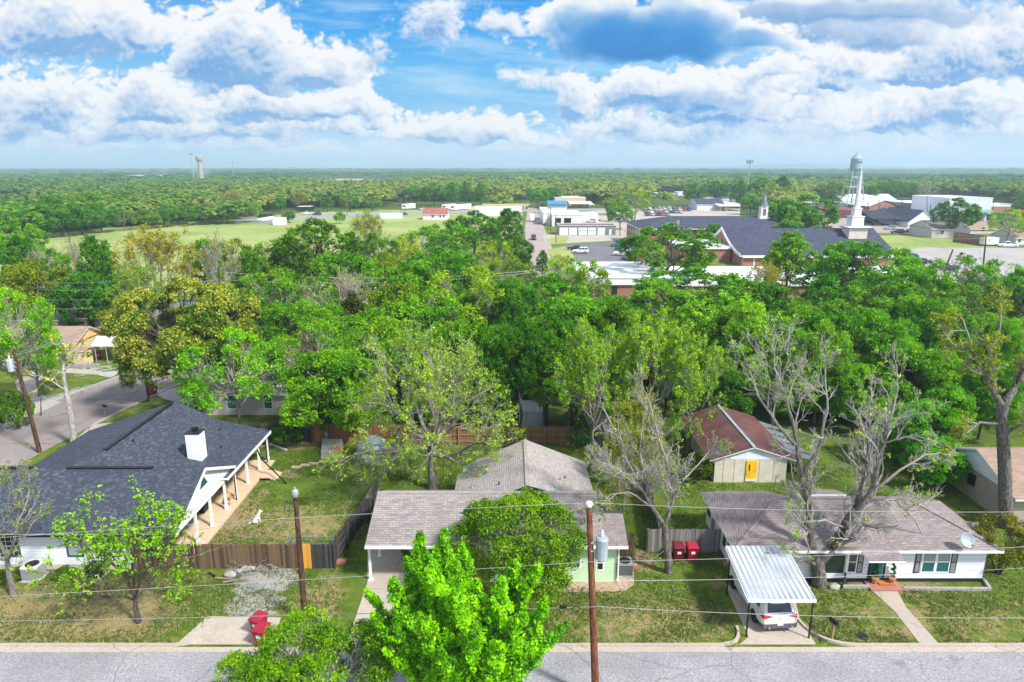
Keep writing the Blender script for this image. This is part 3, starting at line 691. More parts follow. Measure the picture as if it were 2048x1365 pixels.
def leaves(name, rng, cen, rad, per, size, parent, color, flat=.75, out=None, tones=None, aspect=.55, tv=.35, mat=None):
    """leaf-sized faces spread through many small clumps"""
    cen = np.asarray(cen, float); n = len(cen); rad = np.broadcast_to(np.asarray(rad, float), (n,))
    k = n * per
    u = rng.normal(size=(k, 3)); u /= np.linalg.norm(u, axis=1, keepdims=True)
    rr = rng.random(k) ** .45
    p = np.repeat(cen, per, 0) + u * (np.repeat(rad, per) * rr)[:, None] * np.array([1, 1, flat])
    nr = rng.normal(size=(k, 3)) * .75 + u * .45 + np.array([0, 0, .55]); nr /= np.linalg.norm(nr, axis=1, keepdims=True)
    tg = np.cross(nr, rng.normal(size=(k, 3))); tg /= np.linalg.norm(tg, axis=1, keepdims=True) + 1e-9; bt = np.cross(nr, tg)
    sz = size * (.6 + .8 * rng.random(k))[:, None]
    v = np.stack([p + tg * sz, p + bt * sz * aspect + nr * sz * .18, p - tg * sz, p - bt * sz * aspect + nr * sz * .18], 1).reshape(-1, 3)
    q = np.arange(k * 4).reshape(-1, 4)
    ct = (tones if tones is not None else np.clip(.5 + tv * rng.normal(size=n) * .6, 0, 1))
    tone = np.clip(np.repeat(ct, per) + rng.normal(size=k) * .13, 0, 1)
    o = newmesh(name, v, q, mats=[mat or MT['leaf']], parent=parent, attrs={'tone': ('FACE', tone)})
    o.color = lc(color)
    return o
def unit(v): return v / (np.linalg.norm(v) + 1e-9)
def curve(rng, a, b, n=6, wob=.12):
    a = np.asarray(a, float); b = np.asarray(b, float); L = np.linalg.norm(b - a)
    t = np.linspace(0, 1, n)[:, None]; p = a + (b - a) * t
    w_ = np.cumsum(rng.normal(size=(n, 3)), 0) * L * wob / math.sqrt(n); w_ -= w_[0] + (w_[-1] - w_[0]) * t
    return p + w_
def leafy(seed, *a_, leafmat=None, **k_):
    root = leafy_(seed, *a_, **k_)
    if leafmat: [q for q in root.children if q.name.startswith('crown')][0].data.materials[0] = MT[leafmat]
    return root
def leafy_(seed, Hh, R, th, tr, nlobe=11, nclump=260, per=36, size=.17, crad=.5, bark='bark_dark', color=(.07, .13, .02), lobe_r=.42, taper=0., flat=.8, spread=.62, tv=.35, stems=1, ztop=1., tone_top=0., name=None, label='', cat='tree', branchy=.35):
    rng = np.random.default_rng(seed)
    root = thing(name or 'broadleaf_tree', label, cat)
    zc = th + (Hh - th) * .5; hz_ = (Hh - th) * .5
    L = [(np.array([0, 0, Hh - hz_ * lobe_r * 1.05]), R * lobe_r, hz_ * lobe_r * 1.05)]
    for i in range(nlobe):
        a = 2.399 * i + rng.random() * .6; z = -.75 + 1.55 * (i + .5) / nlobe
        w_ = math.sqrt(max(.05, 1 - (z * .85) ** 2)) * (1 - taper * (z + .75) / 1.55)
        k = spread * (.8 + .4 * rng.random()); lr = lobe_r * (.75 + .5 * rng.random())
        L.append((np.array([math.cos(a) * R * w_ * k, math.sin(a) * R * w_ * k, zc + z * hz_ * .72]), R * lr, hz_ * lr * .95))
    tb = Tubes(); sp = []
    for s in range(stems):
        a = 2 * math.pi * s / max(1, stems) + rng.random(); off = np.array([math.cos(a), math.sin(a), 0]) * (tr * 1.2 if stems > 1 else 0)
        top = off * 3 + np.array([rng.normal() * .25, rng.normal() * .25, th + (Hh - th) * .35])
        P = curve(rng, off, top, 7, .05); tb.add(P, np.linspace(tr, tr * .55, 7) * np.array([1.35, 1.05, 1, 1, 1, 1, 1]), 8); sp.append(P)
    per_l = np.array([l[1] * l[1] for l in L]); per_l = per_l / per_l.sum()
    cen = []; crd = []; tn = []
    for (c_, lr, lz), w_ in zip(L, per_l):
        n = max(6, int(nclump * w_)); lt = .5 + rng.normal() * .12
        u = rng.normal(size=(n * 2, 3)); u[:, 2] += .35; u /= np.linalg.norm(u, axis=1, keepdims=True)
        outw = u @ unit((c_ - np.array([0, 0, zc - hz_ * .3])))
        u = u[np.argsort(-outw + rng.random(n * 2) * 1.1)[:n]]
        q = c_ + u * np.array([lr, lr, lz]) * (.72 + .33 * rng.random((n, 1)))
        cen.append(q); crd.append(crad * (.65 + .7 * rng.random(n))); tn.append(np.clip(lt + rng.normal(size=n) * tv * .5 + tone_top * (u[:, 2]), 0, 1))
        P = sp[rng.integers(len(sp))]
        st = P[rng.integers(3, 7)]
        m = curve(rng, st, c_, 6, .12); tb.add(m, np.linspace(tr * .42, tr * .12, 6), 6)
        for qq in q[rng.random(n) < branchy]:
            tb.add(curve(rng, m[rng.integers(2, 6)], qq, 4, .12), np.linspace(tr * .12, .018, 4), 4)
    cen = np.concatenate(cen); crd = np.concatenate(crd); tn = np.concatenate(tn)
    tb.build('trunk', MT[bark], root)
    leaves('crown', rng, cen, crd, per, size, root, color, flat=flat, tones=tn)
    root['dims'] = (R, Hh)
    return root
def grow(rng, tb, start, d, L, r, lev, mx, P, tips):
    n = 6 if lev < 2 else (5 if lev < mx else 4)
    pts = [np.array(start, float)]; d = unit(np.array(d, float))
    for i in range(n - 1):
        d = unit(d + rng.normal(size=3) * P['wob'] * (1 if lev else .5) + np.array([0, 0, P['up'] * (1 if lev else .4)]))
        pts.append(pts[-1] + d * L / (n - 1))
    pts = np.array(pts); end = max(P.get('rmin', .012), r * (P.get('tap', .5) if lev < mx else .3))
    tb.add(pts, np.linspace(r, end, n), 8 if lev == 0 else (6 if lev == 1 else (4 if lev == 2 else 3)))
    if lev >= mx - 1: tips.append(pts[-1]); tips.append(pts[max(1, n // 2)])
    if lev == mx: return
    sprout(rng, tb, pts, r, end, L, lev, mx, P, tips)
def sprout(rng, tb, pts, r0, r1, L, lev, mx, P, tips):
    nch = P['n'][min(lev, len(P['n']) - 1)]; m = len(pts)
    for k in range(nch):
        f = 1.0 if k == 0 else P.get('lo', .3) + (1 - P.get('lo', .3)) * rng.random()
        x = f * (m - 1); i = min(int(x), m - 2); p = pts[i] + (pts[i + 1] - pts[i]) * (x - i)
        dm = unit(pts[i + 1] - pts[i])
        a = P['ang'][min(lev, len(P['ang']) - 1)] * (.6 + .8 * rng.random()) * (.5 if k == 0 else 1)
        s = unit(np.cross(dm, rng.normal(size=3))); nd = dm * math.cos(a) + s * math.sin(a)
        rr = (r0 + (r1 - r0) * f) * (.95 if k == 0 else P.get('rr', .6))
        grow(rng, tb, p, nd, L * P['lr'] * (.75 + .5 * rng.random()) * (1.1 - .35 * f), max(P.get('rmin', .012), rr), lev + 1, mx, P, tips)
def sparse(seed, Hh, R, th, tr, mx=4, n=(6, 5, 4, 4), ang=(.75, .7, .7, .7), lr=.62, up=.06, wob=.16, bark='bark_pale', color=(.3, .36, .05), leafp=.7, per=7, size=.11, crad=.22, name='sparse_tree', label='', cat='tree', rmin=.012, limbs=None, lean=(0, 0), fit=True, P_extra=None):
    """an open tree with its branches showing and small new leaves at the twig ends"""
    rng = np.random.default_rng(seed); root = thing(name, label, cat); tb = Tubes(); tips = []
    P = dict(n=n, ang=ang, lr=lr, up=up, wob=wob, rmin=rmin)
    if P_extra: P.update(P_extra)
    if limbs is None:
        tp = np.array([lean[0] * th, lean[1] * th, th]); tk = curve(rng, (0, 0, 0), tp, 6, .04)
        tb.add(tk, np.linspace(tr * 1.15, tr * .8, 6), 9)
        for k in range(n[0]):
            a = 2.399 * k + rng.random() * .7; tl = ang[0] * (.35 + .85 * (k / max(1, n[0] - 1)))
            d = np.array([math.cos(a) * math.sin(tl), math.sin(a) * math.sin(tl), math.cos(tl)])
            grow(rng, tb, tk[-1] if k < 3 else tk[-2] + (tk[-1] - tk[-2]) * rng.random(), d, (Hh - th) * .52, tr * (.55 if k else .7), 1, mx, P, tips)
    else:
        for pts, r0, r1, kids, ln in limbs:
            pts = np.array(pts, float)
            fine = []
            for i in range(len(pts) - 1):
                c_ = curve(rng, pts[i], pts[i + 1], 4, .05); fine += list(c_[:-1])
            fine.append(pts[-1]); fine = np.array(fine)
            tb.add(fine, np.linspace(r0, r1, len(fine)), 10)
            if kids:
                P2 = dict(P); P2['n'] = (kids,) + tuple(n[1:])
                sprout(rng, tb, fine, r0, r1, ln / lr, 0, mx, P2, tips)
    tips = np.array(tips)
    if fit and limbs is None:
        allv = np.concatenate(tb.v); sx = R / max(1e-3, np.percentile(np.hypot(allv[:, 0], allv[:, 1]), 98)); sz = Hh / allv[:, 2].max()
        tb.v = [v * np.array([sx, sx, sz]) if False else np.stack([v[:, 0] * (sx * np.clip(v[:, 2] / th, 0, 1) + (1 - np.clip(v[:, 2] / th, 0, 1))), v[:, 1] * (sx * np.clip(v[:, 2] / th, 0, 1) + (1 - np.clip(v[:, 2] / th, 0, 1))), v[:, 2] * sz], 1) for v in tb.v]
        tips = tips * np.array([sx, sx, sz])
    tb.build('trunk', MT[bark], root)
    keep = tips[rng.random(len(tips)) < leafp] if leafp > 0 else tips[:0]
    if len(keep): leaves('crown', rng, keep, crad, per, size, root, color, flat=1., tv=.3, aspect=.6)
    root['dims'] = (R, Hh)
    return root
TREES = []
def put(root, px, ytop=None, Y=None, h=None, wpx=None, ybase=None, label=None, group=None, color=None, rz=None, first=False, kind_name=None, xy=None):
    """stand a tree (or its copy) where its crown top shows in the photo"""
    if xy is not None: X, Y = xy
    else:
        if Y is None and ybase is not None: Y = G(px, ybase)[1]
        if Y is None:
            d = ray(px, ytop); Y = (h - H) / d[2] * d[1]
        if h is None: h = A(px, ytop, Y)[2]
        X = A(px, ytop if ytop is not None else 600, Y)[0]
    R, Hh = root['dims']
    Z = Y * CT + (H - h * .5) * ST
    sxy = (wpx / F * Z) / R if wpx else h / Hh
    sz = (h or Hh) / Hh
    rz = rnd.random() * 6.28 if rz is None else rz
    if first:
        o = root; o.location = (X, Y, -.05); o.rotation_euler = (0, 0, rz); o.scale = (sxy, sxy, sz)
        if label: o['label'] = label
        if group: o['group'] = group
        if color is not None:
            for ch in o.children: ch.color = lc(color)
    else:
        o = dup(root, (X, Y, -.05), rz, (sxy, sxy, sz), label, group, (lc(color)) if color is not None else None, kind_name)
    return o
USED = set()
def put1(root, *a, **k):
    f = root.name not in USED; USED.add(root.name)
    return put(root, *a, first=f, **k)
# tree kinds that are copied: seeds give different limbs and crowns
GRN = (.050, .150, .018); LIME = (.130, .250, .014); DKG = (.028, .085, .018); BLG = (.055, .130, .035); YEL = (.26, .30, .035); OLV = (.14, .15, .035); SAGE = (.11, .165, .05)
K_ = {}
K_['round'] = leafy(11, 11, 4.6, 2.0, .24, nlobe=13, nclump=330, per=34, size=.19, crad=.62, color=GRN)
K_['wide'] = leafy(12, 10, 5.6, 1.7, .26, nlobe=15, nclump=380, per=32, size=.19, crad=.66, color=GRN, lobe_r=.36, spread=.72)
K_['tall'] = leafy(13, 13, 3.7, 1.6, .22, nlobe=13, nclump=300, per=34, size=.18, crad=.58, color=GRN, taper=.45, lobe_r=.46)
K_['loose'] = leafy(14, 11, 4.4, 2.2, .2, nlobe=15, nclump=260, per=26, size=.17, crad=.62, color=SAGE, lobe_r=.32, spread=.8, tv=.5, bark='bark_grey', branchy=.6)
K_['airy'] = leafy(15, 12, 4.2, 2.6, .2, nlobe=17, nclump=230, per=22, size=.16, crad=.6, color=LIME, lobe_r=.28, spread=.85, tv=.5, bark='bark_grey', branchy=.7)
K_['clumpy'] = leafy(16, 12, 5.0, 1.9, .3, nlobe=19, nclump=420, per=34, size=.17, crad=.52, color=GRN, lobe_r=.30, spread=.80, tv=.55)
K_['wisp'] = sparse(21, 11, 4.4, 2.6, .18, mx=5, n=(8, 5, 4, 3, 2), ang=(.9, .65, .65, .7, .7), leafp=.75, per=3, size=.11, crad=.30, color=(.12, .19, .035), name='sparse_tree', bark='bark_grey', rmin=.016)
K_['bare'] = sparse(22, 10, 4.4, 2.4, .18, mx=5, n=(8, 5, 4, 4, 2), ang=(.9, .65, .65, .7, .7), leafp=.10, per=4, size=.1, crad=.2, color=(.11, .15, .04), name='bare_tree', bark='bark_pale', rmin=.014)
K_['cedar'] = leafy(17, 7, 2.6, .6, .16, nlobe=15, nclump=260, per=34, size=.13, crad=.4, color=(.045, .055, .018), taper=.7, lobe_r=.4, name='cedar_tree')
K_['bush'] = leafy(18, 2.0, 1.4, .15, .05, nlobe=9, nclump=120, per=30, size=.09, crad=.24, color=GRN, stems=3, name='bush', cat='bush')

K_['fround'] = leafy(51, 9, 4.0, 1.2, .2, nlobe=16, nclump=900, per=40, size=.105, crad=.44, color=GRN, lobe_r=.38, spread=.72, tv=.5)
K_['ftall'] = leafy(52, 11, 3.4, 1.6, .2, nlobe=17, nclump=820, per=40, size=.10, crad=.42, color=GRN, lobe_r=.36, spread=.74, taper=.35, tv=.5)
K_['fairy'] = leafy(53, 10, 4.0, 2.2, .17, nlobe=22, nclump=640, per=26, size=.10, crad=.42, color=LIME, lobe_r=.27, spread=.86, tv=.5, bark='bark_grey', branchy=.5)

K_['high'] = leafy(54, 11, 3.6, 4.4, .2, nlobe=17, nclump=760, per=40, size=.10, crad=.42, color=GRN, lobe_r=.36, spread=.76, tv=.5, stems=2, branchy=.3)
# ================================================================ houses of the front street
def wz(py, Y): return A(CX, py, Y)[2]
def wx(px, py, Y): return A(px, py, Y)[0]
def window(house, x0, z0, x1, z1, Y, trim='white_trim', glass='glass', sash=True, mull=False, proud=.03, blind=False, tw=.07):
    """a window on a wall that faces the street (wall face at Y)"""
    f = MB(); w_ = tw
    f.box(x0 - w_, Y - proud, z0 - w_, x1 + w_, Y + .02, z0); f.box(x0 - w_, Y - proud, z1, x1 + w_, Y + .02, z1 + w_)
    f.box(x0 - w_, Y - proud, z0, x0, Y + .02, z1); f.box(x1, Y - proud, z0, x1 + w_, Y + .02, z1)
    zm = (z0 + z1) / 2
    o = f.build('window', MT[trim], house)
    p = MB(); p.box(x0, Y - .006, z0, x1, Y + .01, z1); p.build('pane', MT[glass], o)
    s = MB()
    if sash: s.box(x0, Y - .022, zm - .025, x1, Y - .006, zm + .025)
    if mull:
        n = 3
        for i in range(1, n): xx = x0 + (x1 - x0) * i / n; s.box(xx - .012, Y - .018, z0, xx + .012, Y - .0065, z1)
        for i in (1, 3): zz = z0 + (z1 - z0) * i / 4; s.box(x0, Y - .018, zz - .012, x1, Y - .0066, zz + .012)
    if s.v: s.build('sash', MT['white_trim'], o)
    if blind:
        b = MB(); b.box(x0 + .02, Y - .012, zm + .03, x1 - .02, Y - .0061, z1); b.build('blind', MT['glass_pale'], o)
    return o
def wallbox(m, x0, y0, x1, y1, z0, z1): m.box(x0, y0, z0, x1, y1, z1)
def vent(house, x, y, z, mat='grey_metal', h=.35, r=.06):
    v = MB(); v.lathe([(r * 1.8, z - .06), (r * 1.6, z), (r, z + .04), (r, z + h)], 8, (x, y, 0)); v.build('vent_pipe', MT[mat], house)
# ------------------------------------------------ left house: dark blue shingles, white walls, long porch
h1 = thing('house', 'white house with dark blue-grey shingle roof, chimney and long back porch', 'house', (-25, 42, 0))
EX, EX2, RX = -20.15, -35.3, -27.7
w1 = MB()
w1.box(-60, 37.33, .0, -23.4, 45.3, 2.58); w1.build('wall', MT['siding_white'], h1)
w2 = MB(); w2.box(-34.6, 45.3, .0, -23.4, 52.8, 2.62)
w2.extr([(-34.6, 52.8, 2.62), (-23.4, 52.8, 2.62), (-27.7, 52.8, 5.05)], (0, -.2, 0)); w2.build('wall', MT['siding_white'], h1)
sk = MB(); sk.box(-60, 37.29, 0, -23.36, 37.33, .35); sk.build('foundation', MT['cream_wall'], h1)
r1 = MB(); YF, YR, YB, ZE, ZR = 36.85, 41.4, 45.9, 2.66, 4.85
r1.slab([(-60, YF, ZE), (EX, YF, ZE), (EX, YR, ZR), (-60, YR, ZR)], .14, 0, 1)
r1.slab([(-60, YR, ZR), (EX, YR, ZR), (EX, YB, 2.95), (-60, YB, 2.95)], .14, 0, 1)
rf1 = r1.build('roof', [MT['shingle_blue'], MT['white_trim']], h1)
r2 = MB()
r2.slab([(RX, 42.9, 5.32), (RX, 53.35, 5.32), (-24.4, 53.35, 3.66), (-24.4, 41.45, 3.66), (-26.76, 41.45, 4.85)], .13, 0, 1)
r2.slab([(-24.4, 41.6, 3.66), (-24.4, 53.35, 3.66), (EX, 53.35, 2.70), (EX, 44.4, 2.70)], .13, 0, 1)
r2.slab([(EX2, 41.45, 2.70), (EX2, 53.35, 2.70), (RX, 53.35, 5.32), (RX, 42.9, 5.32), (-29.06, 41.45, 4.87)], .13, 0, 1)
r2.slab([(RX, 42.9, 5.32), (-29.06, 41.42, 4.87), (-26.76, 41.42, 4.87)], .13, 0, 1)
r2.build('roof', [MT['shingle_blue'], MT['white_trim']], h1)
rv = MB(); rv.beam((RX, 43.2, 5.40), (RX, 52.6, 5.40), .28, .07); rv.beam((-31.5, YR, ZR + .05), (-46, YR, ZR + .05), .26, .07); rv.beam((-23.6, YR, ZR + .05), (-29.2, YR, ZR + .05), .26, .07)
rv.build('ridge_vent', MT['black'], h1)
gt = MB(); gt.box(-60, YF - .11, ZE - .16, EX, YF - .004, ZE - .03); gt.build('gutter', MT['black'], h1)
gb = MB(); gb.extr([(EX - .35, YF + .5, ZE - .0), (EX - .35, YB - .1, ZE + .1), (EX - .35, YR, ZR - .18)], (.1, 0, 0)); gb.build('gable', MT['siding_white'], h1)
gv = MB(); gv.extr([(EX - .25, YR - .55, ZR - 1.25), (EX - .25, YR + .55, ZR - 1.25), (EX - .25, YR, ZR - .55)], (.04, 0, 0)); gv.build('gable_vent', MT['green_trim'], h1)
ft = MB()
for (a, b) in (((EX + .02, YF, ZE - .08), (EX + .02, YR, ZR - .08)), ((EX + .02, YR, ZR - .08), (EX + .02, YB, 2.87))): ft.beam(a, b, .05, .2)
ft.beam((EX + .03, 44.4, 2.60), (EX + .03, 53.35, 2.60), .05, .2); ft.build('fascia', MT['white_trim'], h1)
be = MB(); be.box(EX - .45, 37.2, 2.32, EX - .25, 53.0, 2.54); be.build('beam', MT['white_trim'], h1)
for (px, pb) in ((372, 1090), (408, 1056), (440, 1022), (463, 998), (485, 970), (508, 942), (530, 922)):
    Y = G(px, pb)[1]; x = -20.55
    p = MB(); p.box(x - .075, Y - .075, .12, x + .075, Y + .075, 2.34); p.box(x - .1, Y - .1, .12, x + .1, Y + .1, .34); p.build('porch_post', MT['white_trim'], h1)
p = MB(); p.box(-22.5, 37.5, .1, -22.35, 37.65, 2.5); p.build('porch_post', MT['white_trim'], h1)
for Y in (46.1, 52.7):
    p = MB(); p.tube([(-20.4, Y, .05), (-20.4, Y, 2.5)], .05, 8); p.build('downpipe', MT['black'], h1)
p = MB(); p.tube([(-20.35, 50.7, 2.1), (-20.1, 50.7, 1.35), (-17.6, 48.9, .08)], .055, 8); p.build('downpipe', MT['black'], h1)
pf = MB(); pf.prism([(-23.4, 37.5), (-20.6, 37.5), (-20.0, 40.2), (-19.95, 53.2), (-23.4, 53.2)], 0, .12); pf.build('porch_floor', MT['patio'], h1)
for i in range(3):
    s_ = MB(); s_.box(-19.95, 49.6, 0, -19.15 - .0 + i * -.0 + (.55 - .27 * i), 51.0, .07 + .09 * i); s_.build('porch_step', MT['patio'], h1)
ch = MB(); cx0, cy0 = wx(378, 915, 46.1), 46.1
ch.box(cx0 - .05, cy0 - .1, 2.9, cx0 + .95, cy0 + .85, 5.35); chm = ch.build('chimney', MT['siding_bluewhite'], h1)
cc = MB(); cc.box(cx0 - .09, cy0 - .14, 5.35, cx0 + .99, cy0 + .89, 5.41); cc.build('cap', MT['dark_trim'], chm)
cc = MB(); cc.lathe([(.19, 5.41), (.19, 5.62), (.24, 5.63), (.24, 5.70), (.12, 5.76)], 14, (cx0 + .5, cy0 + .38, 0)); cc.build('flue', MT['black'], chm)
for (x0, x1, m_l) in ((2, 37, True), (136, 163, False), (209, 239, False), (-72, -40, True)):
    Y = 37.33; window(h1, wx(x0, 1095, Y), .95, wx(x1, 1095, Y), 2.2, Y, 'green_trim', 'glass' if m_l else 'glass_pale', True, m_l, tw=.1)
window(h1, wx(302, 1080, 38.0) - .0, 1.2, wx(318, 1080, 38.0), 2.0, 37.33, 'green_trim', 'glass', False)
for (px, py) in ((296, 945), (437, 845), (440, 872), (270, 905)):
    X, Y = G(px, py, 4.2); zz = 5.32 - abs(X - RX) * .5 if Y > 43 else 4.4
    if X > -24.4: zz = 3.66 - (X + 24.4) * .226
    vent(h1, X, Y, zz, 'black', .2, .05)
# ------------------------------------------------ centre house: brown shingles, pale green siding, open carport at its left end
h2 = thing('house', 'pale green house with brown shingle roofs and open carport behind bright tree', 'house', (0, 40, 0))
XL, XR, YE, YRd, ZE, ZR = -8.55, 5.3, 35.5, 39.0, 2.68, 4.32
r = MB()
r.slab([(XL, YE, ZE), (XR, YE, ZE), (XR, YRd, ZR), (XL + .15, YRd, ZR)], .13, 0, 1)
r.slab([(XL + .15, YRd, ZR), (XR, YRd, ZR), (XR, 42.6, ZE), (XL, 42.6, ZE)], .13, 0, 1)
r.build('roof', [MT['shingle_brown'], MT['white_trim']], h2)
r = MB(); RXc = .97
r.slab([(RXc, 39.6, 4.5), (RXc, 47.1, 4.5), (-3.1, 47.1, 2.72), (-3.1, 45.7, 2.72), (-3.95, 45.6, 2.38), (-3.95, 39.6, 2.38)], .13, 0, 1)
r.slab([(5.55, 40.4, 2.70), (5.4, 47.1, 2.72), (RXc, 47.1, 4.5), (RXc, 39.6, 4.5)], .13, 0, 1)
r.build('roof', [MT['shingle_light'], MT['dark_trim']], h2)
r = MB(); r.slab([(XR - .3, YE, ZE - .02), (6.75, YE, ZE - .02), (6.75, 37.7, 3.55), (XR - .3, 37.7, 3.55)], .12, 0, 1)
r.slab([(XR - .3, 37.7, 3.55), (6.75, 37.7, 3.55), (6.75, 39.9, ZE), (XR - .3, 39.9, ZE)], .12, 0, 1); r.build('roof', [MT['shingle_mauve'], MT['white_trim']], h2)
wl = MB(); wl.box(-4.2, 35.95, 0, 6.2, 39.6, 2.58); wl.box(-3.6, 39.6, 0, 5.0, 46.7, 2.5)
wl.extr([(-3.6, 46.7, 2.5), (5.0, 46.7, 2.5), (RXc, 46.7, 4.3)], (0, -.2, 0)); wl.extr([(6.2, 35.95, 2.55), (6.2, 39.6, 2.55), (6.2, 37.7, 3.40)], (-.15, 0, 0)); wl.build('wall', MT['siding_green'], h2)
rc = MB(); rc.box(RXc - .12, 39.6, 4.44, RXc + .12, 47.1, 4.54); rc.box(XL + .15, YRd - .12, ZR - .06, XR, YRd + .12, ZR + .035); rc.build('ridge_cap', MT['shingle_light'], h2)
g_ = MB(); g_.box(XL, YE - .11, ZE - .15, 6.75, YE - .004, ZE - .02); g_.build('gutter', MT['white_trim'], h2)
g_ = MB(); g_.tube([(6.28, YE + .1, ZE - .15), (6.28, 35.85, 2.3), (6.28, 35.85, .1)], .05, 8); g_.build('downpipe', MT['white_trim'], h2)
for (px, py) in ((742, 1160), (760, 1112)):
    X, Y = G(px, py); p = MB(); p.box(X - .07, Y - .07, 0, X + .07, Y + .07, 2.56); p.box(X - .14, Y - .14, 0, X + .14, Y + .14, .06)
    p.beam((X, Y, 2.1), (X + .5, Y, 2.55), .09, .09); p.build('carport_post', MT['white_trim'], h2)
p = MB(); p.box(-4.3, 35.9, 0, -4.2, 42.2, 2.5); p.build('carport_wall', MT['siding_white'], h2)
p = MB(); p.box(XL + .1, YE + .1, 2.5, -4.2, 42.2, 2.55); p.build('carport_ceiling', MT['white'], h2)
window(h2, wx(1195, 1120, 35.95), .85, wx(1206, 1120, 35.95), 1.75, 35.95, 'white_trim', 'glass', True)
window(h2, .2, 1.0, 1.6, 2.2, 35.95, 'white_trim', 'glass_teal', True); window(h2, 2.9, 1.0, 4.0, 2.2, 35.95, 'white_trim', 'glass_teal', True)
d_ = MB(); d_.box(-2.3, 35.9, .1, -1.3, 35.95, 2.15); d_.build('door', m_paint('red_brown_door', (.20, .04, .03)), h2)
for (px, py, mt) in ((1120, 966, 'grey_metal'), (1130, 958, 'black'), (928, 985, 'grey_metal'), (944, 962, 'grey_metal'), (998, 978, 'black')):
    X, Y = G(px, py, 3.4); vent(h2, X, Y, 4.5 - abs(X - RXc) * .43, mt, .22, .05)
# ------------------------------------------------ right house: white siding, mauve hip roof
h3 = thing('house', 'white ranch house with mauve-brown hip roof, black shutters and green door', 'house', (21, 38, 0))
XL, XR, YE, YRd, YB, ZE, ZR = 12.9, 28.55, 35.4, 39.15, 41.5, 2.42, 3.85
r = MB(); hx = 3.75
r.slab([(XL, YE, ZE), (XR, YE, ZE), (XR - hx, YRd, ZR), (XL + hx, YRd, ZR)], .12, 0, 1)
r.slab([(XR, YE, ZE), (XR, YB, ZE), (XR - hx, YRd, ZR)], .12, 0, 1)
r.slab([(XL, 42.8, ZE), (XL, YE, ZE), (XL + hx, YRd, ZR), (XL + 2.3, 42.8, ZE + .08)], .12, 0, 1)
r.slab([(17.9, YRd, ZR), (XR - hx, YRd, ZR), (XR, YB, ZE), (17.6, YB, ZE)], .12, 0, 1)
r.slab([(XL + 2.3, 42.8, ZE + .08), (XL + hx, YRd, ZR), (17.9, YRd, ZR), (17.2, 42.8, ZE + .08)], .12, 0, 1)
r.build('roof', [MT['shingle_mauve'], MT['white_trim']], h3)
xa, xb = wx(1738, 1122, 34.75), wx(1812, 1120, 34.75)
r = MB(); r.slab([(xa, 34.75, 2.14), (xb, 34.75, 2.14), (xb - .15, YE + .3, ZE + .13), (xa - .2, YE + .3, ZE + .13)], .1, 0, 1); r.build('roof', [MT['shingle_mauve'], MT['white_trim']], h3)
r = MB(); r.slab([(18.8, 41.0, 3.5), (21.2, 41.0, 3.5), (21.2, 39.5, 3.92), (18.8, 39.5, 3.92)], .12, 0, 1); r.build('roof', [MT['shingle_mauve'], MT['white_trim']], h3)
wl = MB(); wl.box(13.35, 35.92, .28, 28.0, 41.2, 2.34); wl.box(13.35, 41.2, .28, 17.0, 42.5, 2.34); wl.build('wall', MT['siding_white'], h3)
fd = MB(); fd.box(13.42, 35.98, 0, 27.95, 41.1, .28); fd.build('foundation', MT['dark_trim'], h3)
sf = MB(); sf.box(XL + .1, YE + .06, ZE - .16, XR - .1, 35.92, ZE - .12); sf.box(XL - .02, YE - .04, ZE - .15, XR + .02, YE - .005, ZE - .01); sf.build('soffit', MT['white_trim'], h3)
Yw = 35.92
def wr(x0, x1): return wx(x0, 1125, Yw), wx(x1, 1125, Yw)
for (a, b, gl) in ((1640, 1689, 'glass'), (1697, 1712, 'glass'), (1845, 1869, 'glass_teal'), (1874, 1898, 'glass_teal')):
    x0, x1 = wr(a, b); window(h3, x0, .72 if a > 1690 else .62, x1, 2.02, Yw, 'white_trim', gl, a > 1690, blind=a > 1800)
for (a, b) in ((1714, 1726), (1829, 1840), (1900, 1913)):
    x0, x1 = wr(a, b); s_ = MB(); s_.box(x0, Yw - .035, .66, x1, Yw - .004, 2.08); so = s_.build('shutter', MT['dark_trim'], h3)
    s_ = MB(); zm = 1.37
    for (za, zb) in ((.74, zm - .04), (zm + .04, 2.0)): s_.box(x0 + .06, Yw - .042, za, x1 - .06, Yw - .036, zb)
    s_.build('louvre', MT['grey_metal'], so)
x0, x1 = wr(1741, 1767); d_ = MB(); d_.box(x0 - .1, Yw - .02, .3, x1 + .16, Yw - .004, 2.2); d_.build('door_frame', MT['dark_trim'], h3)
d_ = MB(); d_.box(x0, Yw - .06, .3, x1, Yw - .021, 2.12); do = d_.build('door', MT['green_door'], h3)
d_ = MB()
for i in range(2):
    for (za, zb) in ((.45, 1.0), (1.12, 1.95)):
        xx = x0 + .12 + i * (x1 - x0) / 2; d_.box(xx, Yw - .068, za, xx + (x1 - x0) / 2 - .2, Yw - .061, zb)
d_.build('door_panel', MT['green_trim'], do)
d_ = MB(); d_.lathe([(.02, 0), (.035, .03), (.02, .06)], 8, (x1 - .08, Yw - .13, 1.2)); d_.build('door_handle', MT['chrome'], do)
dp = MB(); xx = wx(1693, 1120, 35.85); dp.tube([(xx, 35.8, 2.3), (xx, 35.8, .75)], .05, 8); dp.build('downpipe', MT['white_trim'], h3)
dp = MB(); dp.tube([(xx, 35.8, .75), (xx, 35.75, .4), (xx - .15, 35.5, .15), (xx - .5, 35.35, .1)], .065, 8); dp.build('drain_hose', MT['black'], h3)
for (Y, z0, z1, wd) in ((37.3, .9, 2.0, .5), (38.2, .9, 2.0, .5), (41.6, 1.1, 2.0, .7)):
    s_ = MB(); s_.box(13.31, Y, z0, 13.36, Y + wd, z1); so = s_.build('window', MT['dark_trim'], h3)
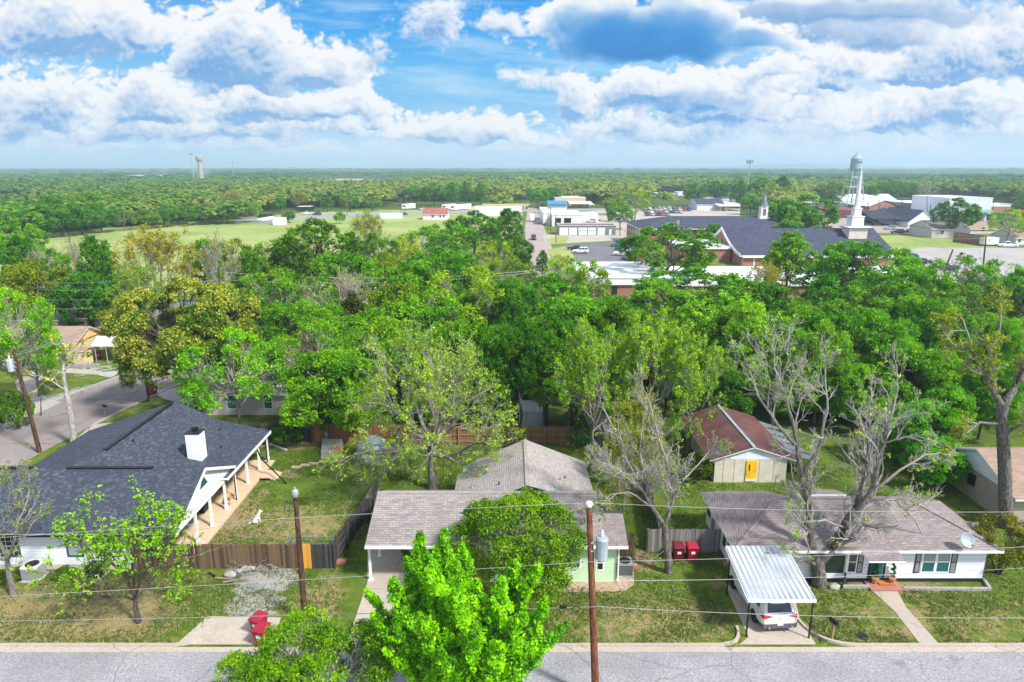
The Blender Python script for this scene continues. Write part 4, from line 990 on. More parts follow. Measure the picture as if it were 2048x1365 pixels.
s_ = MB(); s_.box(13.2, 40.6, .7, 13.35, 40.9, 1.5); s_.build('meter_box', MT['grey_metal'], h3)
for (px, py, r_, h_) in ((1588, 999, .09, .3), ):
    X, Y = G(px, py, 3.7); v = MB(); v.lathe([(.13, 3.7), (.13, 3.95), (.22, 4.0), (.25, 4.15), (.2, 4.3), (.06, 4.36)], 12, (X, Y, 0)); v.build('turbine_vent', MT['grey_metal'], h3)
rg = MB(); rg.beam((XL + hx, YRd, ZR + .03), (XR - hx, YRd, ZR + .03), .24, .05)
for c_ in ((XL, YE), (XR, YE)): rg.beam((c_[0], c_[1], ZE + .02), (XL + hx if c_[0] < 20 else XR - hx, YRd, ZR + .02), .22, .05)
rg.build('ridge_cap', MT['shingle_mauve'], h3)
st = MB(); st.box(wx(1738, 1172, 35.3), 35.0, 0, wx(1804, 1172, 35.3), 35.9, .12); st.build('front_step', MT['brick'], h3)
# ------------------------------------------------ shed with the rusty brown roof and yellow door
h4 = thing('shed', 'cream workshop shed with rusty brown metal roof and yellow door', 'shed', (18.7, 54, 0))
wl = MB(); wl.box(15.84, 49.26, 0, 21.46, 58.4, 1.98); wl.build('wall', MT['cream_wall'], h4)
gb = MB(); gb.extr([(15.7, 49.24, 1.95), (21.6, 49.24, 1.95), (18.7, 49.24, 2.95)], (0, .16, 0)); gb.build('gable', MT['siding_bluewhite'], h4)
r = MB(); r.slab([(15.35, 49.0, 1.95), (18.72, 49.0, 3.06), (18.72, 58.7, 3.06), (15.35, 58.7, 1.95)], .07, 0, 1); r.slab([(22.1, 49.0, 1.95), (18.72, 49.0, 3.06), (18.72, 58.7, 3.06), (22.1, 58.7, 1.95)], .07, 0, 1)
r.build('roof', [MT['metal_brown'], MT['white_trim']], h4)
rc = MB(); rc.box(18.6, 49.0, 3.03, 18.84, 58.7, 3.10); rc.build('ridge_cap', MT['galv'], h4)
X0, X1 = wx(1491, 945, 49.26), wx(1512, 945, 49.26)
d_ = MB(); d_.box(X0, 49.19, .12, X1, 49.255, 1.85); do = d_.build('door', MT['yellow_door'], h4)
d_ = MB(); d_.box(X0 + .2, 49.18, 1.0, X0 + .3, 49.189, 1.55); d_.build('door_window', MT['glass'], do)
d_ = MB(); d_.lathe([(.03, 0), (.03, .05)], 8, (X0 + .12, 49.12, .8)); d_.build('door_handle', MT['chrome'], do)
d_ = MB(); d_.box(X0, 49.18, .12, X1, 49.188, .34); d_.build('kick_plate', MT['white'], do)
for x in (16.55, 17.4, X1 + .25, 20.5):
    s_ = MB(); s_.box(x - .02, 49.235, .05, x + .02, 49.257, 1.95); s_.build('panel_joint', MT['tan_wall'], h4)
lt = thing('lean_to', 'grey rusted metal lean-to roof beside the brown roofed shed', 'lean-to', (23.3, 54, 0))
for i in range(5):
    Y = 50.4 + i * 1.55; s_ = MB(); a = rnd.uniform(-.06, .06); s_.slab([(21.7, Y, 1.9 + a), (24.5 + rnd.uniform(-.5, .4), Y - .3, 1.45 + a), (24.4 + rnd.uniform(-.5, .4), Y + 1.5, 1.2), (21.7, Y + 1.6, 1.95)], .03); s_.build('roof_panel', MT['metal_grey'], lt)
for (x, y) in ((24.0, 50.6), (24.0, 57.3), (22.1, 57.6), (24.0, 54)):
    s_ = MB(); s_.box(x - .06, y - .06, 0, x + .06, y + .06, 1.25); s_.build('post', MT['rail_wood'], lt)
# ------------------------------------------------ house at the right edge
h5 = thing('house', 'tan brick house with brown roof at the right edge behind thick trunk', 'house', (39, 46, 0))
wl = MB(); wl.box(34.3, 42.6, 0, 46, 50.4, 2.3); wl.build('wall', MT['brick_tan'], h5)
gb = MB(); gb.extr([(34.25, 42.4, 2.3), (34.25, 50.6, 2.3), (34.25, 46.5, 3.9)], (.15, 0, 0)); gb.build('gable', MT['siding_bluewhite'], h5)
r = MB(); r.slab([(34.0, 42.0, 2.25), (47, 42.0, 2.25), (47, 46.5, 4.05), (34.0, 46.5, 4.05)], .12, 0, 1); r.slab([(34.0, 46.5, 4.05), (47, 46.5, 4.05), (47, 51, 2.25), (34.0, 51, 2.25)], .12, 0, 1); r.build('roof', [MT['shingle_tan'], MT['white_trim']], h5)
s_ = MB(); s_.box(34.24, 46.4, 1.0, 34.31, 47.2, 1.9); s_.build('window', MT['dark_trim'], h5)
# ------------------------------------------------ houses behind
def gable_house(name, label, x0, y0, x1, y1, ze, zr, wall, roof, axis='x', ov=.4, gable=None, cat='house', wins=(), trim='white_trim', z0=0., base_h=None):
    h = thing(name, label, cat, ((x0 + x1) / 2, (y0 + y1) / 2, z0))
    m = MB(); m.box(x0, y0, z0, x1, y1, ze); m.build('wall', MT[wall], h)
    r = MB(); gbs = []
    if axis == 'x':
        ym = (y0 + y1) / 2; k = (zr - ze) / (ym - y0); zo = ze - ov * k
        r.slab([(x0 - ov, y0 - ov, zo), (x1 + ov, y0 - ov, zo), (x1 + ov, ym, zr), (x0 - ov, ym, zr)], .12, 0, 1); r.slab([(x0 - ov, ym, zr), (x1 + ov, ym, zr), (x1 + ov, y1 + ov, zo), (x0 - ov, y1 + ov, zo)], .12, 0, 1)
        for xx, s in ((x0, 1), (x1, -1)): gbs.append(MB().extr([(xx, y0, ze - .13), (xx, y1, ze - .13), (xx, ym, zr - .14)], (s * .12, 0, 0)))
    else:
        xm = (x0 + x1) / 2; k = (zr - ze) / (xm - x0); zo = ze - ov * k
        r.slab([(x0 - ov, y0 - ov, zo), (xm, y0 - ov, zr), (xm, y1 + ov, zr), (x0 - ov, y1 + ov, zo)], .12, 0, 1); r.slab([(x1 + ov, y0 - ov, zo), (xm, y0 - ov, zr), (xm, y1 + ov, zr), (x1 + ov, y1 + ov, zo)], .12, 0, 1)
        for yy, s in ((y0 - .02, 1), (y1, -1)): gbs.append(MB().extr([(x0, yy, ze - .13), (x1, yy, ze - .13), (xm, yy, zr - .14)], (0, s * .12, 0)))
    r.build('roof', [MT[roof], MT[trim]], h)
    for gb in gbs: gb.build('gable', MT[gable or wall], h)
    for (a, b, za, zb, gl) in wins: window(h, a, z0 + za, b, z0 + zb, y0, 'white_trim', gl, True)
    return h
x0, x1 = wx(388, 830, 64.3), wx(625, 830, 64.3)
h6 = gable_house('house', 'pinkish beige house with pale grey roof behind the dark wooden fence', x0, 64.3, x1, 70.3, 2.5, 4.0, 'siding_beige', 'shingle_pale', wins=[(wx(456, 820, 64.3), wx(473, 820, 64.3), .7, 2.1, 'glass_teal'), (wx(530, 820, 64.3), wx(545, 820, 64.3), .7, 2.1, 'glass_teal')])
s_ = MB(); s_.tube([(x1 + .02, 64.25, 2.4), (x1 + .02, 64.25, .1)], .05, 6); s_.build('downpipe', MT['white_trim'], h6)
h7 = gable_house('house', 'beige house with weathered red roof peeking out between trees', -29.0, 72, -23.4, 82, 3.2, 4.6, 'siding_beige', 'shingle_red', axis='y', wins=[(-26.8, -26, 1.2, 2.2, 'glass')])
h8 = gable_house('house', 'small yellow house with dark roof half hidden by trees', -34.6, 88.5, -28, 96, 2.4, 4.0, 'tan_wall', 'shingle_grey', axis='x', wins=[(-34.0, -33.3, .9, 2.0, 'glass')])
h9 = gable_house('house', 'tan ranch house with brown roof and orange gable by side road', -76, 83.6, -55.6, 90.2, 2.3, 3.9, 'tan_wall', 'shingle_tan', gable='tan_gable', trim='tan_wall', wins=[(-60.2, -59.1, .8, 2.0, 'glass_pale'), (-66, -64.5, .9, 2.0, 'glass')])
for (px, py) in ((111, 668), (178, 680), (103, 668)):
    X, Y = G(px, py, 3.4); vent(h9, X, Y, 3.6 - abs(Y - 86.9) * .4, 'black', .3, .1)
s_ = MB(); s_.box(-55.6, 88.2, .9, -55.55, 89.0, 1.9); s_.build('window', MT['glass'], h9)
sd = gable_house('shed', 'small cream lean-to shed at the end of tan house', wx(152, 715, 82.6), 82.0, wx(177, 715, 82.6), 83.5, 1.9, 2.2, 'tan_wall', 'shingle_tan', ov=.12, cat='shed', trim='tan_wall')
s_ = MB(); xx = wx(177, 715, 82.6); s_.box(xx + .001, 82.3, .9, xx + .03, 82.9, 1.6); s_.build('window', MT['glass'], sd)
rt = MB(); rt.box(-78, 80.9, 0, wx(196, 728, 80.9), 81.2, .45); tag(rt.build('retaining_wall', MT['concrete_grey']), 'low grey stone retaining wall in front of the tan house', 'wall')
cp = thing('carport', 'flat white metal canopy beside the tan house with orange gable', 'carport', (-52.5, 85, 0))
s_ = MB(); s_.slab([(wx(182, 693, 83), 83, 2.25), (wx(240, 693, 83), 83, 2.25), (wx(232, 684, 88), 88, 2.3), (wx(196, 684, 88), 88, 2.3)], .12); s_.build('canopy', MT['white'], cp)
for (px, Y) in ((212, 83.1), (238, 83.1), (190, 83.2)):
    s_ = MB(); x = wx(px, 700, Y); s_.tube([(x, Y, 0), (x, Y, 2.2)], .05, 6); s_.build('post', MT['galv'], cp)
h10 = gable_house('house', 'pale yellow house with grey roof and cream gable left of grey house', -77, 98, -66.8, 106, 2.5, 4.4, 'cream_wall', 'shingle_grey', gable='white', wins=[(-71.5, -69.5, .8, 2.0, 'glass_pale')])
h11 = thing('house', 'tan house with dark grey roof and open garage holding a white car', 'house', (-58, 102, 0))
m = MB(); X0, X1 = -63.6, -48.5
m.box(X0, 99.0, 0, X0 + .5, 106, 2.5); m.box(-60.6, 99.0, 0, X1, 106, 2.5); m.box(X0, 104.5, 0, -60.6, 106, 2.5); m.box(X0, 99.0, 2.2, -60.6, 99.2, 2.5); m.build('wall', MT['tan_wall'], h11)
r = MB(); r.slab([(X0 - .8, 98.4, 2.45), (X1 + .6, 98.4, 2.45), (X1 + .6, 102.4, 4.1), (X0 - .8, 102.4, 4.1)], .14, 0, 1); r.slab([(X0 - .8, 102.4, 4.1), (X1 + .6, 102.4, 4.1), (X1 + .6, 106.6, 2.45), (X0 - .8, 106.6, 2.45)], .14, 0, 1); r.build('roof', [MT['shingle_grey'], MT['white_trim']], h11)
window(h11, wx(191, 648, 99), .7, wx(206, 648, 99), 2.1, 99.0, 'white_trim', 'glass_pale', True); window(h11, wx(232, 646, 99), .9, wx(243, 646, 99), 2.1, 99.0, 'white_trim', 'glass_pale', True)
b_ = MB(); b_.box(-60.5, 98.93, 0, -56.5, 98.998, .75); b_.build('brick_base', MT['brick'], h11)
# sheds and huts behind the back fence
sh = thing('shed', 'white metal garden shed with stepped roof behind the brown fence', 'shed', (1.8, 62, 0))
X0, X1 = wx(1037, 850, 60.8), wx(1090, 850, 60.8)
m = MB(); m.box(X0 + .06, 60.8, 0, X1 - .06, 63.2, 1.75); m.build('wall', MT['metal_white2'], sh)
m = MB(); m.slab([(X0, 60.6, 1.72), (X1, 60.6, 1.72), (X1, 62.0, 2.35), (X0, 62.0, 2.35)], .06); m.slab([(X0, 62.0, 2.35), (X1, 62.0, 2.35), (X1, 63.4, 1.72), (X0, 63.4, 1.72)], .06); m.build('roof', MT['metal_white2'], sh)
m = MB(); m.box(X0 + .9, 60.77, .05, X0 + 1.7, 60.80, 1.6); m.build('door', MT['white'], sh)
sh = thing('shed', 'large cream metal shed behind the grey fence and pale tree', 'shed', (8.2, 62, 0))
X0, X1 = wx(1178, 850, 60.5), wx(1258, 850, 60.5)
m = MB(); m.box(X0, 60.5, 0, X1, 64, 2.1); m.build('wall', MT['cream_wall'], sh)
m = MB(); m.slab([(X0 - .25, 60.2, 2.1), (X1 + .25, 60.2, 2.1), (X1 + .25, 62.2, 2.9), (X0 - .25, 62.2, 2.9)], .08); m.slab([(X0 - .25, 62.2, 2.9), (X1 + .25, 62.2, 2.9), (X1 + .25, 64.3, 2.1), (X0 - .25, 64.3, 2.1)], .08); m.build('roof', MT['metal_grey'], sh)
m = MB(); m.box(X0 + 1.2, 60.46, .05, X0 + 2.3, 60.5, 1.9); m.build('door', MT['white'], sh)
sh = thing('dome_hut', 'small silvery domed hut half hidden by leaves near back fence', 'hut', (-11.8, 54.5, 0))
m = MB(); m.lathe([(1.35, 0), (1.38, .5), (1.25, 1.1), (.85, 1.6), (.3, 1.85), (.05, 1.9)], 14, (-11.9, 54.2, 0)); m.build('shell', MT['galv'], sh, smooth=False)
m = MB(); m.box(-12.3, 52.82, .05, -11.6, 52.88, 1.2); m.build('door', MT['white'], sh)
# ------------------------------------------------ fences
def fence(label, pts, h, mat, rails=None, board=.14, gap=.012, posts=2.4, post_mat=None, jit=.04, lean=0., rail_side=-1):
    """a fence of upright boards with rails and posts; boards sit in one panel"""
    f = thing('wooden_fence', label, 'fence', (pts[0][0], pts[0][1], 0)); bd = MB(); rl = MB()
    for a, b in zip(pts[:-1], pts[1:]):
        a = Vector((a[0], a[1], 0)); b = Vector((b[0], b[1], 0)); d = b - a; L = d.length; d.normalize(); n = Vector((-d.y, d.x, 0))
        k = int(L / board); ang_ = math.atan2(d.y, d.x)
        for i in range(k):
            p = a + d * (i + .5) * L / k; hh = h + rnd.uniform(-jit, jit) * .6; w_ = (L / k - gap) / 2; tl = rnd.gauss(0, .006) + lean
            M_ = Matrix.Translation(p) @ Matrix.Rotation(ang_, 4, 'Z') @ Matrix.Rotation(tl, 4, 'Y') @ Matrix.Rotation(rnd.gauss(0, .01), 4, 'X')
            bd.box(-w_, -.012, .03, w_, .012, hh, 0, M_)
        for z in (.35, h * .55, h - .25):
            rl.beam(a + n * .045 * rail_side + Vector((0, 0, z)), b + n * .045 * rail_side + Vector((0, 0, z)), .045, .09)
        kp = max(1, int(L / posts))
        for i in range(kp + 1):
            p = a + d * i * L / kp + n * .1 * rail_side; q = MB(); q.box(p.x - .05, p.y - .05, 0, p.x + .05, p.y + .05, h - .03); q.build('post', MT[post_mat or rails or mat], f)
    bd.build('panel', MT[mat], f); rl.build('rail', MT[rails or mat], f)
    return f
fence('dark brown board fence between white house wall and orange gate', [(-23.3, 37.36), (wx(604, 1138, 37.33), 37.36)], 1.68, 'fence_brown', rail_side=1)
fence('short blackened fence end right of the orange gate', [(wx(625, 1138, 37.33), 37.36), (-11.07, 37.36)], 1.66, 'fence_dark', rail_side=1)
gate = thing('gate', 'new orange wooden gate in the dark board fence', 'gate', (-12, 37.33, 0))
m = MB(); xa, xb = wx(604.5, 1138, 37.33), wx(624.5, 1138, 37.33)
for i in range(5): x = xa + (xb - xa) * i / 5; m.box(x + .005, 37.30, .04, x + (xb - xa) / 5 - .005, 37.33, 1.72 + rnd.uniform(-.02, .02))
m.build('panel', MT['fence_new'], gate); m = MB(); m.beam((xa, 37.36, .35), (xb, 37.36, 1.5), .04, .1); m.box(xa, 37.335, 1.45, xb, 37.37, 1.55); m.box(xa, 37.335, .3, xb, 37.37, .4); m.build('brace', MT['fence_new'], gate)
fence('blackened side fence running back from the front fence corner', [(-11.03, 37.4), (-10.75, 39.6), (-10.3, 43.2)], 1.7, 'fence_dark')
fence('short dark fence joining side fence to brown-roofed house', [(-10.25, 43.3), (-8.0, 43.25)], 1.7, 'fence_dark', rail_side=1)
fence('weathered grey-brown side fence between the two back lawns', [(-10.3, 43.5), (-10.1, 51), (-10.0, 56.2)], 1.5, 'fence_grey', jit=.09, lean=.02)
fence('reddish brown back fence with pale rails behind the centre lawn', [(-9.8, 56.75), (5.4, 56.75)], 1.75, 'fence_red', rails='rail_wood')
fence('orange-brown fence stretch behind the concrete storm shelter', [(-18.0, 57.5), (-9.9, 57.3)], 1.7, 'fence_red', rail_side=1)
fence('black weathered fence at the far end of porch yard', [(-23.6, 57.6), (-18.1, 57.5)], 1.75, 'fence_dark', rails='fence_dark')
fence('grey weathered fence below the large cream shed', [(5.5, 56.8), (10.8, 56.8)], 1.6, 'fence_grey')
fence('overgrown dark fence running back between centre and right yards', [(9.4, 39.3), (10.2, 47), (10.8, 56.6)], 1.55, 'fence_dark', jit=.1, lean=.03)
fence('grey weathered front fence behind the two bins at right', [(8.7, 39.2), (13.3, 39.2)], 1.65, 'fence_grey', rail_side=1)
fence('narrow grey-brown fence piece beside the air conditioner', [(6.9, 38.6), (7.7, 38.6)], 1.75, 'fence_brown', rail_side=1)
fence('pale grey fence corner behind the right end of white house', [(28.7, 40.3), (30.4, 40.2)], 1.6, 'fence_grey', rail_side=1)
# ================================================================ trees of the front gardens
def spires(seed, spec, color, label, base, size=.066, per=44, crad=.25):
    """a tree of many upright pointed leaders; spec: (px, ytop, radius, depth offset)"""
    rng = np.random.default_rng(seed); X0, Y0 = base
    root = thing('broadleaf_tree', label, 'tree', (X0, Y0, 0)); tb = Tubes(); cen = []; cr = []; tn = []
    tk = curve(rng, (0, 0, 0), (0, .2, 2.2), 6, .03); tb.add(tk, np.linspace(.32, .24, 6), 9)
    for (px, py, rr, dy) in spec:
        x, y, z = A(px, py, Y0 + dy); x -= X0; y -= Y0
        zb = 1.6 + rng.random() * .8; st = np.array([x * .35, y * .35, zb + .6]); top = np.array([x, y, z])
        ax = curve(rng, st, top, 8, .05); tb.add(np.concatenate([tk[-2:-1], ax]), np.linspace(.12, .012, 9), 6)
        n = int(36 * rr * (z - zb)); rr *= .88
        t_ = rng.random(n) ** .85; a = rng.random(n) * 6.283; prof = (1 - t_) ** .62 * (.35 + .65 * np.clip(t_ / .22, 0, 1))
        f = t_ * 7; i = np.minimum(f.astype(int), 6); p = ax[i] + (ax[i + 1] - ax[i]) * (f - i)[:, None]
        lob = 1 + .28 * np.sin(a * 3 + t_ * 14 + rng.random() * 6)
        q = p + np.stack([np.cos(a), np.sin(a), np.zeros(n)], 1) * (prof * rr * lob * (.55 + .5 * rng.random(n)))[:, None]
        cen.append(q); cr.append(crad * (.6 + .7 * rng.random(n)) * (.45 + .55 * prof)); tn.append(np.clip(.5 + rng.normal(size=n) * .24 + rng.normal() * .09, 0, 1))
        for k in range(0, n, 9): tb.add(curve(rng, p[k], q[k], 3, .08), [.02, .014, .008], 4)
    tb.build('trunk', MT['bark_grey'], root)
    leaves('crown', rng, np.concatenate(cen), np.concatenate(cr), per, size, root, color, flat=1.25, tones=np.concatenate(tn), aspect=.6)
    return root
T4 = spires(5, [(841, 1066, 1.0, -.5), (890, 1061, 1.05, .4), (812, 1118, .95, .6), (865, 1130, 1.0, -1.6), (785, 1160, .95, -1.0), (925, 1092, 1.0, 1.2), (915, 1180, 1.0, -2.2), (955, 1160, .9, 1.2), (1032, 1120, .85, .2), (1062, 1150, .8, 1.0), (1078, 1133, .75, -.6), (1006, 1158, .9, -1.4), (1092, 1196, .8, -1.0), (985, 1210, .9, .6), (728, 1176, .55, .3), (745, 1230, .7, -.8), (1136, 1245, .5, .4), (1115, 1270, .6, -.8), (840, 1230, .9, -2.8), (950, 1250, .95, -3.0), (1050, 1230, .9, -2.4), (790, 1250, .8, -2.4), (1000, 1290, .9, -3.2), (880, 1300, .9, -3.4), (770, 1300, .8, -2.0), (1080, 1310, .8, -2.6)], (.125, .31, .010), 'tall bright lime tree with many pointed leaders in front of centre house', (-2.0, 25.2))
t5 = leafy(31, 6.7, 3.75, 1.5, .1, nlobe=18, nclump=1350, per=34, size=.075, crad=.34, color=(.095, .18, .028), lobe_r=.36, spread=.72, stems=5, bark='bark_grey', tv=.3, branchy=.5, label='dense round mid-green tree hiding front wall of pale green house')
put1(t5, 1042, ytop=996, Y=33.7, wpx=124, rz=.4)
t3 = leafy(32, 6.2, 3.7, 1.2, .1, nlobe=17, nclump=1150, per=32, size=.075, crad=.34, color=(.095, .20, .016), lobe_r=.36, spread=.74, stems=4, bark='bark_grey', tv=.4, branchy=.5, label='broad yellow-green tree over the near street edge left of bright lime tree')
put1(t3, 648, ytop=1256, Y=24.2, wpx=138, rz=2.)
put1(t3, 500, ytop=1326, Y=23.2, wpx=105, rz=4., label='lower yellow-green tree top at the bottom edge left of broad one')
t1 = sparse(33, 8.6, 3.7, 1.7, .14, mx=5, n=(7, 5, 4, 4, 2), ang=(1.05, .6, .65, .7, .7), leafp=.34, per=8, size=.06, crad=.13, color=(.15, .31, .008), bark='bark_dark', rmin=.012, label='young tree with sparse lime leaf clusters before white house wall')
put1(t1, 232, ytop=955, ybase=1245, wpx=148, rz=1.1)
t2 = sparse(34, 9, 3.9, 2.4, .15, mx=5, n=(5, 4, 4, 3, 3), ang=(.95, .7, .7, .7, .7), leafp=.14, per=6, size=.06, crad=.14, color=(.12, .19, .03), bark='bark_grey', rmin=.011, name='bare_tree', label='pale bare tree at left edge before white house with green trimmed windows')
put1(t2, -28, ytop=915, Y=34.6, wpx=165, rz=2.2)
t6 = sparse(35, 13.4, 6.2, 3.4, .34, mx=5, n=(11, 6, 5, 4, 3), ang=(1.15, .5, .55, .65, .7), leafp=.38, per=5, size=.07, crad=.18, up=.02, color=(.17, .28, .012), bark='bark_grey', rmin=.012, P_extra=dict(rr=.5), label='tall spreading tree with grey branches and thin yellow-green leaves behind centre house')
put1(t6, 856, ytop=622, ybase=980, wpx=186, rz=.3)
def limbs_at(Y, *L):
    """limb polylines from photo points; every point carries its own small depth offset"""
    out = []
    for pts, r0, r1, kids, ln in L:
        out.append(([A(p[0], p[1], Y + (p[2] if len(p) > 2 else 0)) for p in pts], r0, r1, kids, ln))
    o = Vector(out[0][0][0]); o.z = 0
    return [([tuple(Vector(q) - o) for q in p], a, b, k, l) for p, a, b, k, l in out], o
def hero(seed, Y, L, **k):
    lb, o = limbs_at(Y, *L); r = sparse(seed, 10, 4, 2, .3, limbs=lb, **k); r.location = o; USED.add(r.name); return r
PX = dict(lo=.12, rr=.55)
hero(41, 35.6, [
    ([(1638, 1172), (1636, 1140), (1634, 1118)], .43, .36, 0, 1),
    ([(1634, 1125), (1622, 1080, .1), (1620, 1010, .3), (1602, 940, .5), (1590, 870, .7), (1572, 800, .9), (1548, 735, 1.1)], .25, .045, 15, 2.1),
    ([(1640, 1125), (1672, 1085, -.1), (1712, 1030, -.2), (1742, 985, -.3), (1762, 905, -.3), (1776, 850, 0), (1792, 790, .2)], .28, .045, 15, 2.1),
    ([(1640, 1120), (1680, 1065, .2), (1716, 1005, .6), (1734, 945, .9), (1738, 880, 1.0), (1736, 815, 1.0)], .22, .07, 10, 1.9),
    ([(1634, 1130), (1610, 1120, -.6), (1580, 1128, -1.1), (1545, 1140, -1.5)], .14, .03, 6, 1.2),
    ([(1606, 950, .4), (1640, 890, .2), (1655, 820, 0), (1650, 750, 0)], .12, .03, 6, 1.7),
    ([(1590, 890, .6), (1555, 850, .6), (1515, 790, .9), (1495, 730, 1.2)], .11, .025, 6, 1.6),
    ([(1730, 1000, 0), (1790, 1000, .5), (1830, 1040, .8), (1850, 1080, 1)], .09, .02, 5, 1.4),
    ([(1742, 985, 0), (1800, 940, .2), (1850, 910, .5), (1880, 905, 1)], .09, .02, 5, 1.3),
    ([(1690, 1055, 0), (1650, 1040, -.5), (1600, 1045, -.8)], .07, .02, 4, 1.0)],
    mx=4, n=(8, 5, 4, 3), ang=(.75, .7, .7, .7), lr=.6, leafp=.04, per=6, size=.07, crad=.14, color=(.16, .29, .02), bark='bark_mid', rmin=.011, name='bare_tree', label='huge half-bare tree with two dark limbs in front of white ranch house', P_extra=PX)
hero(42, 36.96, [
    ([(1336, 1146), (1333, 1090), (1328, 1046)], .24, .19, 0, 1),
    ([(1328, 1050), (1300, 1010, .3), (1268, 950, .6), (1240, 890, 1.), (1216, 835, 1.3)], .15, .03, 11, 1.9),
    ([(1330, 1050), (1346, 1000, .2), (1336, 940, .4), (1318, 880, .6), (1300, 810, .8)], .13, .03, 10, 1.9),
    ([(1344, 1000, .2), (1366, 960, 0), (1396, 930, .3), (1420, 900, .6)], .08, .02, 6, 1.3),
    ([(1300, 1012, .3), (1258, 985, .2), (1220, 990, 0), (1198, 1015, 0)], .07, .02, 6, 1.2),
    ([(1282, 980, .5), (1240, 940, .3), (1205, 925, .4)], .07, .02, 6, 1.3),
    ([(1312, 1030, .3), (1290, 960, .9), (1280, 900, 1.2), (1286, 850, 1.6)], .09, .02, 7, 1.6)],
    mx=4, n=(8, 5, 4, 3), ang=(.8, .7, .7, .7), lr=.62, leafp=.05, per=5, size=.07, crad=.13, color=(.13, .2, .03), bark='bark_mid', rmin=.012, name='bare_tree', label='forked bare tree beside grey fence and two bins', P_extra=PX)
hero(43, 42.4, [
    ([(2012, 1056), (2010, 960), (2006, 880), (2006, 810)],   .46, .34, 0, 1),
    ([(2006, 815), (1985, 780, .3), (1955, 735, .8), (1940, 690, 1.1), (1926, 640, 1.4)], .22, .04, 9, 1.1),
    ([(1962, 745, .8), (1985, 700, 1.0), (1998, 660, 1.2), (2004, 610, 1.4)], .17, .04, 8, 1.0),
    ([(2006, 815), (2040, 760, .2), (2075, 690, .4), (2090, 630, .6)], .26, .05, 8, 1.05),
    ([(2008, 850), (1960, 845, -.4), (1925, 870, -.7), (1905, 905, -.8)], .12, .03, 6, .9),
    ([(1945, 700, 1.), (1905, 690, 1.3), (1880, 650, 1.6)], .1, .02, 6, .9),
    ([(2008, 870), (2040, 850, -.6), (2080, 860, -1)], .14, .03, 6, .9)],
    mx=4, n=(8, 5, 4, 3), ang=(.75, .7, .7, .7), lr=.62, leafp=.30, per=5, size=.075, crad=.2, color=(.15, .20, .03), bark='bark_mid', rmin=.011, name='sparse_tree', label='big thick-trunked tree with sparse olive-yellow leaves at right edge', P_extra=PX)
hero(44, 56.6, [
    ([(147, 884), (142, 830), (132, 785)], .28, .22, 0, 1),
    ([(134, 790), (128, 760), (126, 720, .2), (134, 702, .2), (128, 688, .3), (112, 690, .4)], .18, .05, 5, 1.2),
    ([(132, 780), (108, 765, -.3), (80, 752, -.5)], .08, .02, 3, 1.2),
    ([(128, 740, 0), (150, 725, .3), (160, 700, .4)], .07, .02, 4, 1.0)],
    mx=3, n=(5, 3, 3), ang=(.8, .7, .7), leafp=.25, per=5, size=.1, crad=.2, color=(.25, .28, .05), bark='bark_pale', rmin=.018, name='bare_tree', label='tall pale dead trunk with broken top beside the side road', P_extra=PX)
hero(45, 75.5, [
    ([(96, 760), (94, 742)], .26, .2, 0, 1), ([(94, 744), (80, 728), (66, 716, .4)], .13, .03, 6, 1.3), ([(95, 744), (112, 730, -.3), (132, 722, -.5)], .12, .03, 6, 1.3), ([(94, 744), (98, 720, .5), (92, 700, .8)], .1, .03, 6, 1.3)],
    mx=3, n=(6, 4, 3), ang=(.8, .7, .7), leafp=.15, per=4, size=.1, crad=.2, color=(.2, .24, .06), bark='bark_grey', rmin=.016, name='bare_tree', label='small crooked bare tree on the lawn inside the looping gravel path', P_extra=PX)
t9 = sparse(36, 13, 4.6, 3.6, .24, mx=5, n=(9, 5, 5, 4, 3), ang=(.95, .6, .6, .65, .7), leafp=.48, per=8, size=.078, crad=.2, color=(.155, .27, .035), bark='bark_grey', rmin=.014, label='pale yellow-green tree with dark leaning trunk by the big cream shed')
put1(t9, 1192, ytop=632, ybase=942, wpx=92, rz=0)
put1(t9, 1300, ytop=608, Y=53, wpx=112, rz=2.1, label='tall pale yellow-green tree between cream shed and brown metal roof')
put1(t9, 1392, ytop=668, Y=55, wpx=74, rz=4.0, label='shorter yellow-green leafed tree just left of brown roofed shed')
put1(t9, 1282, ytop=775, Y=47.5, wpx=62, rz=5.0, color=(.17, .20, .05), label='thin greyish young tree in front of large cream shed')
put1(K_['wisp'], 1255, ytop=835, Y=44, wpx=55, label='leaning brushy sapling along the overgrown dark fence', color=(.15, .18, .04))
t11 = leafy(37, 3.8, 1.7, .5, .06, nlobe=13, nclump=200, per=22, size=.075, crad=.26, color=(.11, .115, .018), lobe_r=.34, spread=.8, stems=6, bark='bark_dark', tv=.55, branchy=.9, label='small multi-stemmed ornamental tree with bronze leaves by right house end')
put1(t11, 2020, ytop=1030, ybase=1148, wpx=56, rz=1.)
t12 = leafy(38, 13, 6.6, 3.6, .36, nlobe=24, nclump=1700, per=44, size=.125, crad=.44, color=(.19, .205, .012), lobe_r=.27, spread=.86, tv=.45, tone_top=.10, bark='bark_dark', branchy=.25, leafmat='leaf_gold', label='large golden-green evergreen tree behind dark blue shingle roof')
put1(t12, 366, ytop=556, ybase=832, wpx=128, rz=.8)
put1(K_['ftall'], 275, ytop=640, ybase=803, wpx=48, color=(.10, .135, .014), label='dark-trunked tree with cut knob standing on the road verge')
put1(K_['fairy'], 462, ytop=655, ybase=868, wpx=92, color=(.10, .25, .015), label='bright green leaning tree with pale limbs before beige house')
put1(K_['fairy'], 4, ytop=574, Y=66, wpx=68, color=(.11, .25, .016), rz=1., label='bright green tree at left edge above the transformer pole')
